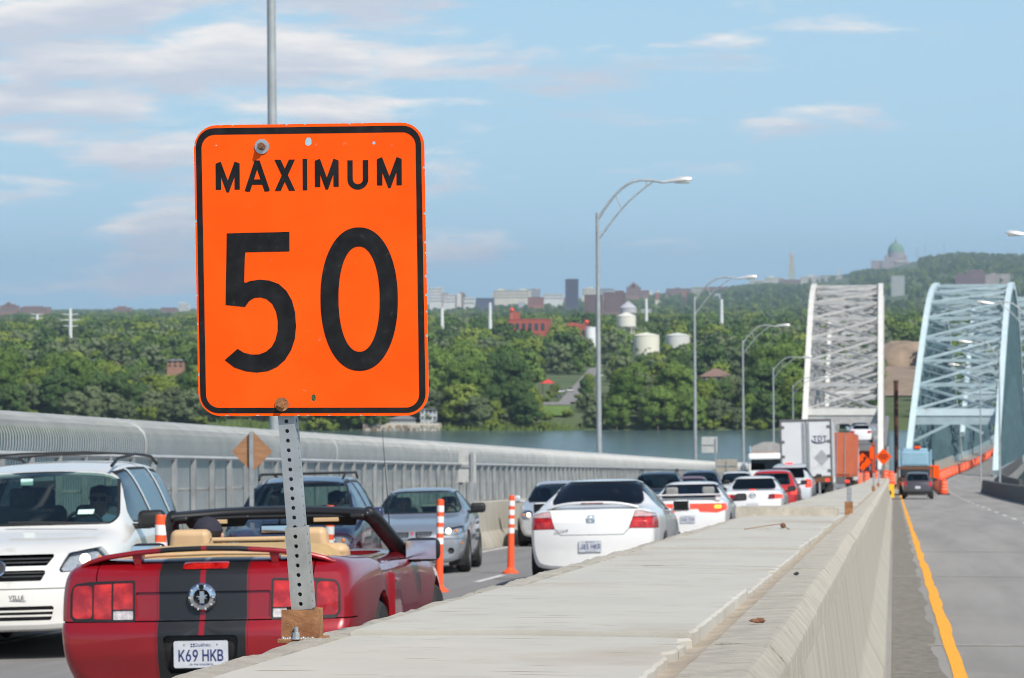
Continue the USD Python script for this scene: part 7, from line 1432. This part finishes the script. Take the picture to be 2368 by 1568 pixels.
# cockpit: floor, seats, tonneau, hoop, dashboard
part(con, 'floor', bx(-0.75, 0.75, B.Y(3.7), B.Y(1.4), 0.27, 0.30), tan_cloth, smooth=False)
for sd in (-1, 1): part(con, 'door_panel', rbox(min(sd * 0.70, sd * 0.80), max(sd * 0.70, sd * 0.80), B.Y(3.5), B.Y(1.8), 0.35, 0.93, 0.03), tan_leather, smooth=30)
def tilt(x0, x1, s0, z0, s1, z1, r, n=12): return MF.batch_hull([MF.sphere(r, n).translate([x, B.Y(s), z]) for x in (x0 + r, x1 - r) for s, z in ((s0, z0), (s1, z1), (s0 + 0.06, z0), (s1 + 0.06, z1))])
for sd in (-1, 1):
    st_ = part(con, 'seat', tilt(sd * 0.385 - 0.25, sd * 0.385 + 0.25, 2.95, 0.46, 3.12, 0.98, 0.06), tan_leather, smooth=40)
    part(st_, 'cushion', rbox(sd * 0.385 - 0.25, sd * 0.385 + 0.25, B.Y(3.05), B.Y(2.5), 0.34, 0.48, 0.06), tan_leather, smooth=40)
    hx_ = sd * 0.385 - 0.02
    part(st_, 'headrest', MF.batch_hull([MF.sphere(0.045, 20).translate([hx_ + a, B.Y(3.16) + b_, z]) for a, z in ((-0.085, 1.10), (0.085, 1.10), (-0.10, 0.975), (0.10, 0.975)) for b_ in (-0.03, 0.03)]), tan_leather, smooth=50)
hp = [(-0.27, 0.99), (-0.24, 1.075), (0.24, 1.075), (0.27, 0.99)]
part(con, 'wind_brace', cat_([as_tm(MF.batch_hull([MF.sphere(0.017, 12).translate([a[0], B.Y(3.28), a[1]]), MF.sphere(0.017, 12).translate([b_[0], B.Y(3.28), b_[1]])])) for a, b_ in zip(hp[:-1], hp[1:])]), tan_leather, smooth=40)
part(con, 'folded_roof_cover', MF.batch_hull([MF.sphere(0.06, 16).translate([x, B.Y(s), z]) for x, s, z in ((-0.60, 3.62, 0.95), (0.60, 3.62, 0.95), (-0.54, 3.6, 0.985), (0.54, 3.6, 0.985), (-0.3, 3.6, 1.0), (0.3, 3.6, 1.0), (-0.56, 4.1, 0.945), (0.56, 4.1, 0.945), (-0.35, 4.08, 0.972), (0.35, 4.08, 0.972))]), tan_cloth, smooth=50)
part(con, 'cover_edge', tube([(-0.64, B.Y(4.17), 0.985), (-0.4, B.Y(4.20), 1.003), (0, B.Y(4.21), 1.010), (0.4, B.Y(4.20), 1.003), (0.64, B.Y(4.17), 0.985)], 0.012, 8), tan_leather)
part(con, 'dashboard', rbox(-0.70, 0.70, B.Y(2.35), B.Y(1.8), 0.62, 0.93, 0.08), interior_dark, smooth=40)
part(con, 'steering_wheel', cat_([trimesh.creation.torus(0.18, 0.016, 28, 8)]).apply_transform(trimesh.transformations.translation_matrix([-0.385, B.Y(2.48), 0.86]) @ trimesh.transformations.rotation_matrix(math.radians(66), [1, 0, 0])), interior_dark, smooth=True)
# windscreen frame
fr = pm('frame_black', (0.014, 0.014, 0.015), 0.42, var=0.15)
hs = 2.50
def hp_(x): return (x, B.Y(hs - 0.10 * (1 - (x / 0.66) ** 2)), 1.228 + 0.028 * (1 - (x / 0.66) ** 2))
xs_ = np.linspace(-0.66, 0.66, 9)
part(con, 'windscreen_header', MF.batch_boolean([MF.batch_hull([MF.sphere(0.028, 12).translate(list(np.array(hp_(p_)) + o_)) for p_ in (a, b_) for o_ in ((0, 0, 0), (0, -0.055, -0.012), (0, 0.03, -0.03))]) for a, b_ in zip(xs_[:-1], xs_[1:])], m3.OpType.Add), fr, smooth=50)
for sd in (-1, 1):
    P_ = [(sd * 0.67, B.Y(2.50), 1.222, 0.046), (sd * 0.70, B.Y(2.42), 1.19, 0.044), (sd * 0.77, B.Y(2.02), 1.02, 0.046), (sd * 0.805, B.Y(1.78), 0.91, 0.058)]
    part(con, 'windscreen_pillar', MF.batch_boolean([MF.batch_hull([MF.sphere(r, 14).translate([x, y, z]), MF.sphere(r2, 14).translate([x2, y2, z2]), MF.sphere(r * 0.7, 14).translate([x - sd * 0.03, y - 0.04, z - 0.01]), MF.sphere(r2 * 0.7, 14).translate([x2 - sd * 0.03, y2 - 0.06, z2 - 0.01])]) for (x, y, z, r), (x2, y2, z2, r2) in zip(P_[:-1], P_[1:])], m3.OpType.Add), fr, smooth=50)
    part(con, 'latch', rbox(sd * 0.60 - 0.05, sd * 0.60 + 0.05, B.Y(2.60), B.Y(2.50), 1.185, 1.225, 0.015), fr)
    v_ = part(con, 'sun_visor', MF.batch_hull([MF.sphere(0.014, 10).translate([sd * x, B.Y(s), z]) for x, s, z in ((0.16, 2.50, 1.212), (0.58, 2.52, 1.202), (0.20, 2.44, 1.165), (0.56, 2.46, 1.155))]), fr, smooth=40)
    part(v_, 'visor_label', rbox(sd * 0.38 - 0.085, sd * 0.38 + 0.085, B.Y(2.535), B.Y(2.50), 1.170, 1.198, 0.004), tan_leather)
part(con, 'header_pad', rbox(-0.17, 0.17, B.Y(2.5), B.Y(2.38), 1.195, 1.225, 0.014), fr)
n_ = 9; gv = []
for i in range(n_):
    x = -1 + 2 * i / (n_ - 1); gv += [(x * 0.66, B.Y(2.46 - 0.10 * (1 - x * x)), 1.222 + 0.028 * (1 - x * x)), (x * 0.77, B.Y(1.79 - 0.16 * (1 - x * x)), 0.90 + 0.06 * (1 - x * x))]
gf = [q for i in range(n_ - 1) for q in ([2 * i, 2 * i + 1, 2 * i + 3], [2 * i, 2 * i + 3, 2 * i + 2])]
part(con, 'windscreen', trimesh.Trimesh(np.array(gv), np.array(gf), process=False), glass('windscreen_glass', (0.80, 0.87, 0.85)), smooth=True)
rv = part(con, 'rear_view_mirror', rbox(0.02 - 0.125, 0.02 + 0.125, B.Y(2.36), B.Y(2.32), 1.090, 1.160, 0.025, 12), fr, smooth=40); part(rv, 'mirror_glass', rbox(0.02 - 0.112, 0.02 + 0.112, B.Y(2.366), B.Y(2.358), 1.10, 1.15, 0.003), chrome); part(rv, 'mirror_stem', tube([(0.02, B.Y(2.32), 1.145), (0.02, B.Y(2.25), 1.20)], 0.012, 8), fr)
for sd in (-1, 1):
    part(con, 'side_scoop', MF.hull_points(np.array([(sd * x, B.Y(s), z) for x, s, z in ((0.895, 3.02, 0.80), (0.935, 3.20, 0.84), (0.90, 3.05, 0.46), (0.945, 3.26, 0.48), (0.86, 3.34, 0.86), (0.86, 3.36, 0.46), (0.86, 2.98, 0.80), (0.86, 3.0, 0.46))])), stripe, smooth=25)
    part(con, 'door_handle', rbox(min(sd * 0.87, sd * 0.915), max(sd * 0.87, sd * 0.915), B.Y(2.98), B.Y(2.80), 0.775, 0.80, 0.01), stripe)
part(con, 'aerial', tube([(0.64, B.Y(1.35), 0.93), (0.63, B.Y(1.36), 1.25), (0.60, B.Y(1.37), 1.79)], [0.006, 0.0035, 0.002], 6), trim_black); part(con, 'aerial_tip', trimesh.creation.icosphere(1, 0.006).apply_translation((0.60, B.Y(1.37), 1.79)), trim_black)
person('person in dark cap driving the red convertible, seen from behind', times(mm_, -0.335, B.Y(2.88), 0.455), shirt_dark, cap_navy, 'cap', False)
# ---------------------------------------------------------------- trucks
trailer_w = pm('trailer_white', (0.60, 0.61, 0.62), 0.5, var=0.05, scale=0.6, dirt=((0.42, 0.41, 0.39), 1.2, 0.58, 0.8)); seam_m = pm('seam_grey', (0.12, 0.12, 0.125), 0.6); logo_m = pm('logo_blue', (0.03, 0.035, 0.10), 0.5)
def twheels(t, xs, ys, R=0.5):
    for y in ys:
        for x in xs:
            w_ = part(t, 'wheel', cyl((x - 0.14, y, R), (x + 0.14, y, R), R, 24), rubber); part(w_, 'rim', cyl((x - 0.15, y, R), (x + 0.15, y, R), R * 0.5, 16), rim_m)
TD = 143.0; a, b = V(1806, 1050, TD), V(1926, 1050, TD); W_ = float(b[0] - a[0]); Xt = float(a[0] + b[0]) / 2
tm4 = place(Xt, TD, 15.6, False, 0.6); zr_ = float(ZL(Xt, TD)); top_ = float(V(1866, 970, TD)[2]) - zr_; bot_ = float(V(1866, 1106, TD)[2]) - zr_
t = thing('semi_trailer', 'tall white box trailer seen from the rear in the left-hand queue', 'trailer', None, tm4); y0 = -7.8; h_ = W_ / 2
part(t, 'box', bx(-h_, h_, y0 + 0.06, 7.8, bot_, top_), trailer_w, smooth=False)
for sd in (-1, 1):
    dr_ = part(t, 'rear_door', bx(min(sd * 0.03, sd * (h_ - 0.09)), max(sd * 0.03, sd * (h_ - 0.09)), y0 + 0.0, y0 + 0.055, bot_ + 0.1, top_ - 0.12), trailer_w, smooth=False)
    for q in (0.07, 0.15): part(dr_, 'lock_rod', cyl((sd * q, y0 - 0.03, bot_ + 0.1), (sd * q, y0 - 0.03, top_ - 0.14), 0.022, 8), galv)
    for z in np.linspace(bot_ + 0.35, top_ - 0.35, 4): part(dr_, 'hinge', bx(min(sd * (h_ - 0.22), sd * (h_ - 0.01)), max(sd * (h_ - 0.22), sd * (h_ - 0.01)), y0 - 0.03, y0 + 0.02, z - 0.06, z + 0.06), seam_m, smooth=False)
    part(t, 'corner_post', bx(min(sd * (h_ - 0.085), sd * h_), max(sd * (h_ - 0.085), sd * h_), y0 - 0.01, y0 + 0.06, bot_ - 0.1, top_ + 0.01), seam_m, smooth=False)
    part(t, 'tail_light', rbox(sd * (h_ - 0.25) - 0.09, sd * (h_ - 0.25) + 0.09, y0 - 0.02, y0 + 0.02, bot_ - 0.16, bot_ - 0.05, 0.01), brake_lit if sd > 0 else red_lens)
part(t, 'header', bx(-h_, h_, y0 - 0.012, y0 + 0.06, top_ - 0.10, top_ + 0.012), seam_m, smooth=False); part(t, 'sill', bx(-h_, h_, y0 - 0.012, y0 + 0.06, bot_ - 0.2, bot_ + 0.08), rust_dark, smooth=False)
part(t, 'lettering', cat_([text_xz('TDT', 0.26, 0.66, top_ - 1.05, 0.66, 0.006, True, y0 - 0.002), plate(sa.rotate(sa.scale(sg.Point(0, 0).buffer(0.5), 0.8, 0.36).difference(sa.translate(sa.scale(sg.Point(0, 0).buffer(0.5), 0.8, 0.34), 0.05, 0.06)), 6), 0.006).apply_translation([0.66, y0 - 0.002, top_ - 0.98])]), logo_m, smooth=False)
part(t, 'placard', plate(sg.Polygon([(0.72 - 0.36, bot_ + 0.95), (0.72, bot_ + 1.33), (0.72 + 0.36, bot_ + 0.95), (0.72, bot_ + 0.57)]), 0.006).apply_translation([0, y0 - 0.002, 0]), pm('placard_grey', (0.33, 0.34, 0.35), 0.5), smooth=False)
part(t, 'underride_bar', cat_([bx(-1.0, 1.0, y0 + 0.0, y0 + 0.08, 0.45, 0.55)] + [bx(x - 0.04, x + 0.04, y0, y0 + 0.08, 0.5, bot_ - 0.1) for x in (-0.6, 0.6)]), galv, smooth=False)
twheels(t, (-h_ + 0.25, h_ - 0.25), (y0 + 1.6, y0 + 2.9, 5.2, 6.4)); part(t, 'chassis', bx(-0.5, 0.5, y0 + 0.3, 7.5, 0.75, bot_), seam_m, smooth=False)
part(t, 'tractor_cab', rbox(-1.2, 1.2, 7.9, 10.4, 0.7, 3.6, 0.2), trailer_w); part(t, 'fuel_tank', cyl((1.0, 7.6, 0.8), (1.0, 9.0, 0.8), 0.3, 14), galv); twheels(t, (-1.0, 1.0), (9.6,))
# orange container truck
cont_o = pm('container_orange', (0.50, 0.125, 0.055), 0.6, var=0.1, scale=1.0, dirt=((0.30, 0.09, 0.05), 2.0, 0.58, 0.75))
D = 188.0; b = V(1973, 1050, D); zr_ = float(ZL(b[0], D)); top_ = float(V(1960, 1000, D)[2]) - zr_
t = thing('container_truck', 'orange container on a truck just right of the white trailer', 'truck', None, mat4((float(b[0]) - 1.25, D + 5.5, float(ZL(b[0] - 1.2, D + 5.5))), -1.2, PITCHD, 1.0))
part(t, 'container', bx(-1.22, 1.22, -5.9, 6.0, 1.25, top_), cont_o, smooth=False)
for k in range(24): part(t, 'side_rib', bx(1.215, 1.245, -5.75 + k * 0.49, -5.53 + k * 0.49, 1.4, top_ - 0.12), cont_o, smooth=False)
for sd in (-1, 1):
    dr_ = part(t, 'rear_door', bx(min(sd * 0.02, sd * 1.15), max(sd * 0.02, sd * 1.15), -5.96, -5.9, 1.4, top_ - 0.1), cont_o, smooth=False)
    for q in (0.3, 0.8): part(dr_, 'lock_rod', cyl((sd * q, -5.99, 1.35), (sd * q, -5.99, top_ - 0.08), 0.025, 8), galv)
part(t, 'chassis', bx(-0.9, 0.9, -5.9, 8.5, 0.8, 1.23), seam_m, smooth=False); twheels(t, (-1.0, 1.0), (-4.6, -3.3, 4.8, 8.0)); part(t, 'cab', rbox(-1.2, 1.2, 6.6, 8.9, 0.9, 3.2, 0.2), trailer_w)
part(t, 'tail_light', rbox(0.85, 1.1, -5.96, -5.88, 0.9, 1.05, 0.02), brake_lit)
# car carrier ahead of it
car_red = pm('carrier_red', (0.42, 0.06, 0.03), 0.6, var=0.1)
D = 226.0; a, b = V(1950, 1050, D), V(2021, 1050, D); xc = float(a[0] + b[0]) / 2; hw = float(b[0] - a[0]) / 2; zr_ = float(ZR(D)); ud = float(V(1990, 1024, D)[2]) - zr_
cm4 = mat4((xc, D + 7, float(ZR(D + 7))), 0, PITCHD + 0.5, 0)
t = thing('car_carrier', 'red steel car transporter with cars on its upper deck under the white arch', 'truck', None, cm4)
for x in (-hw + 0.1, hw - 0.1):
    part(t, 'deck_rail', bx(x - 0.08, x + 0.08, -7, 7, ud - 0.2, ud), car_red, smooth=False); part(t, 'lower_rail', bx(x - 0.08, x + 0.08, -7, 7, 0.9, 1.1), car_red, smooth=False)
    for y in (-6.8, -3.4, 0, 3.4, 6.8): part(t, 'deck_post', bar((x, y, 1.0), (x, y, ud - 0.1), 0.14), car_red, smooth=False)
    for y in (-6.8, -3.4, 0, 3.4): part(t, 'deck_brace', bar((x, y, 1.1), (x, y + 3.4, ud - 0.2), 0.08), car_red, smooth=False)
part(t, 'upper_deck', bx(-hw + 0.2, hw - 0.2, -7, 7, ud - 0.12, ud - 0.04), seam_m, smooth=False); part(t, 'lower_deck', bx(-hw + 0.2, hw - 0.2, -7, 7, 0.92, 1.0), seam_m, smooth=False)
twheels(t, (-hw + 0.25, hw - 0.25), (-4.5, -3.2, 5.0), 0.42); part(t, 'cab', rbox(-hw, hw, 7.2, 9.2, 0.8, 3.0, 0.2), car_red)
part(t, 'hazard_board', rbox(hw - 0.35, hw - 0.05, -7.1, -7.04, ud - 1.2, ud - 0.3, 0.02), orange)
saloon('carried_car', 'white car carried on the upper deck of the red transporter, rear towards us', times(cm4, 0.15, -4.6, ud), white_car, 4.3, min(1.75, 2 * hw), 1.4, gl=win_dark, rear=False)
saloon('carried_car', 'dark silver car carried ahead of the white one on the transporter', times(cm4, 0.0, 0.6, ud + 0.15), silver_car, 4.4, min(1.75, 2 * hw), 1.45, gl=win_dark, rear=False)
saloon('carried_car', 'dark car on the lower deck of the red transporter', times(cm4, 0.0, -4.2, 1.0), black_car, 4.3, min(1.75, 2 * hw), 1.4, gl=win_dark, rear=False)
# white dump truck coming towards us
D = 176.0; xc = VX(1776, D); zr_ = float(ZL(xc, D)); dm4 = place(xc, D, 7.6, True, 1.0)
t = thing('dump_truck', 'white long-nosed dump truck with grey load box, coming towards us', 'truck', None, dm4)
part(t, 'bonnet', MF.batch_hull([rbox(-0.75, 0.75, 2.3, 2.5, 1.45, 1.60, 0.05), rbox(-0.62, 0.62, 3.6, 3.78, 1.35, 1.5, 0.05), rbox(-0.62, 0.62, 3.6, 3.78, 0.75, 0.9, 0.05), rbox(-0.75, 0.75, 2.3, 2.5, 0.75, 0.9, 0.05)]), white_car, smooth=40)
cab_ = rbox(-1.15, 1.15, 0.9, 2.55, 0.9, 2.75, 0.10); wsn = prism_xz(soft([(-1.0, 1.75), (1.0, 1.75), (0.97, 2.38), (-0.97, 2.38)], 0.05), 2.4, 2.7); swn = prism_yz([(1.2, 1.75), (2.3, 1.75), (2.2, 2.38), (1.2, 2.38)], -2, 2)
part(t, 'cab', cab_ - wsn - swn, white_car, smooth=30); part(t, 'windscreen', (cab_ ^ wsn) ^ mbox(-2, 2, 2.42, 2.53, 0, 3), win_dark, smooth=False); part(t, 'side_window', (cab_ ^ swn) - mbox(-1.1, 1.1, -9, 9, 0, 9), win_dark, smooth=False)
part(t, 'sun_visor', rbox(-1.05, 1.05, 2.5, 2.75, 2.40, 2.52, 0.03), white_car); part(t, 'grille', rbox(-0.45, 0.45, 3.76, 3.80, 0.85, 1.38, 0.01), chrome); part(t, 'bumper', rbox(-1.15, 1.15, 3.7, 3.9, 0.45, 0.75, 0.04), chrome)
for sd in (-1, 1):
    part(t, 'mudguard', rbox(min(sd * 0.62, sd * 1.12), max(sd * 0.62, sd * 1.12), 2.5, 3.75, 0.75, 1.18, 0.15), white_car, smooth=40); part(t, 'headlight', rbox(sd * 0.85 - 0.12, sd * 0.85 + 0.12, 3.70, 3.78, 0.88, 1.06, 0.03), lens_m)
    part(t, 'door_mirror', rbox(sd * 1.42 - 0.09, sd * 1.42 + 0.09, 2.3, 2.36, 1.75, 2.2, 0.02), chrome); part(t, 'mirror_arm', bar((sd * 1.1, 2.3, 2.2), (sd * 1.42, 2.33, 2.15), 0.03), chrome); part(t, 'exhaust_stack', cyl((sd * 1.05, 0.75, 1.0), (sd * 1.05, 0.75, 3.2), 0.07, 10), chrome)
for x in (-0.8, -0.4, 0, 0.4, 0.8): part(t, 'roof_light', rbox(x - 0.06, x + 0.06, 2.3, 2.42, 2.74, 2.80, 0.02), amber)
lb = [(-1.2, 1.0), (1.2, 1.0), (1.22, 2.8), (0.9, 3.2), (0.3, 3.42), (-0.3, 3.42), (-0.9, 3.2), (-1.22, 2.8)]
part(t, 'load_box', prism_xz(lb, -3.8, 0.55), pm('tarp_grey', (0.30, 0.29, 0.28), 0.8, var=0.1), smooth=20); twheels(t, (-0.95, 0.95), (-2.9, -1.6, 3.1)); part(t, 'chassis', bx(-0.45, 0.45, -3.7, 3.7, 0.55, 0.95), seam_m, smooth=False)
# pale blue truck and flatbed on the right-hand road
truck_blue = pm('truck_blue', (0.25, 0.42, 0.52), 0.5, var=0.05, dirt=((0.2, 0.28, 0.33), 2.0, 0.6, 0.8))
D = 238.0; a, b = V(2083, 1060, D), V(2148, 1060, D); xc = float(a[0] + b[0]) / 2; hw = float(b[0] - a[0]) / 2; zr_ = float(ZR(D)); top_ = float(V(2115, 1044, D)[2]) - zr_; bm4 = mat4((xc, D + 3.4, float(ZR(D + 3.4))), -2.0, PITCHD + 0.8, 0)
t = thing('blue_truck', 'pale blue truck cab seen from behind on the right-hand road', 'truck', None, bm4)
part(t, 'sleeper', rbox(-hw, hw, -0.4, 2.2, 1.0, top_, 0.12), truck_blue, smooth=40); part(t, 'roof_cap', rbox(-hw * 0.9, hw * 0.9, -0.2, 2.0, top_ - 0.1, top_ + 0.25, 0.1), truck_blue, smooth=40); part(t, 'bonnet', rbox(-hw * 0.8, hw * 0.8, 2.2, 4.2, 1.0, 2.0, 0.15), truck_blue, smooth=40)
part(t, 'back_panel_rib', bx(-hw * 0.95, hw * 0.95, -0.43, -0.38, (1 + top_) / 2 - 0.03, (1 + top_) / 2 + 0.03), truck_blue, smooth=False); part(t, 'beacon', rbox(-0.05, 0.45, -0.3, -0.05, top_ + 0.2, top_ + 0.42, 0.05), orange)
for sd in (-1, 1): part(t, 'exhaust_stack', cyl((sd * (hw + 0.15), -0.3, 1.0), (sd * (hw + 0.15), -0.3, top_ + 0.15), 0.08, 10), truck_blue); part(t, 'door_mirror', rbox(sd * (hw + 0.3) - 0.08, sd * (hw + 0.3) + 0.08, 2.0, 2.06, 1.8, 2.3, 0.02), trim_black)
part(t, 'chassis', bx(-0.5, 0.5, -3.2, 4.2, 0.6, 1.0), seam_m, smooth=False); twheels(t, (-hw + 0.2, hw - 0.2), (-2.4, -1.2, 3.4))
D = 202.0; a = V(2076, 1120, D); t = thing('flatbed_trailer', 'low brown flatbed trailer in front of the pale blue truck', 'trailer', None, mat4((float(a[0]) + 1.2, D + 3, float(ZR(D + 3))), -1.5, PITCHD + 0.5, 0))
part(t, 'deck', bx(-1.2, 1.2, -3, 5, 0.95, 1.15), rust_dark, smooth=False); part(t, 'tail_frame', cat_([bx(-1.2, -1.05, -3.1, -3.0, 0.4, 1.9), bx(1.05, 1.2, -3.1, -3.0, 0.4, 1.9), bx(-1.2, 1.2, -3.1, -3.0, 0.85, 1.0), bx(-1.2, 1.2, -3.1, -3.0, 1.75, 1.9)]), rust_dark, smooth=False)
part(t, 'load', rbox(-1.0, 0.9, -2.4, 4.0, 1.16, 1.95, 0.15), interior_dark); twheels(t, (-0.95, 0.95), (-1.8, -0.6, 3.5), 0.42)
for sd in (-1, 1): part(t, 'tail_light', rbox(sd * 0.9 - 0.1, sd * 0.9 + 0.1, -3.14, -3.1, 0.7, 0.82, 0.02), red_lens)
# ---------------------------------------------------------------- the air
hz = usdkit.material(stage, '/World/Looks/haze', {'v': ('principled_volume', {'color': (0.66, 0.84, 1.0), 'density': 7.0e-5, 'anisotropy': 0.2})}, [], volume='v.volume')
one('haze', bx(-9000, 9000, -1700, 14500, -4, 252), hz, 'thin bluish haze lying over the river and the far city', 'haze', None, False, 'stuff')
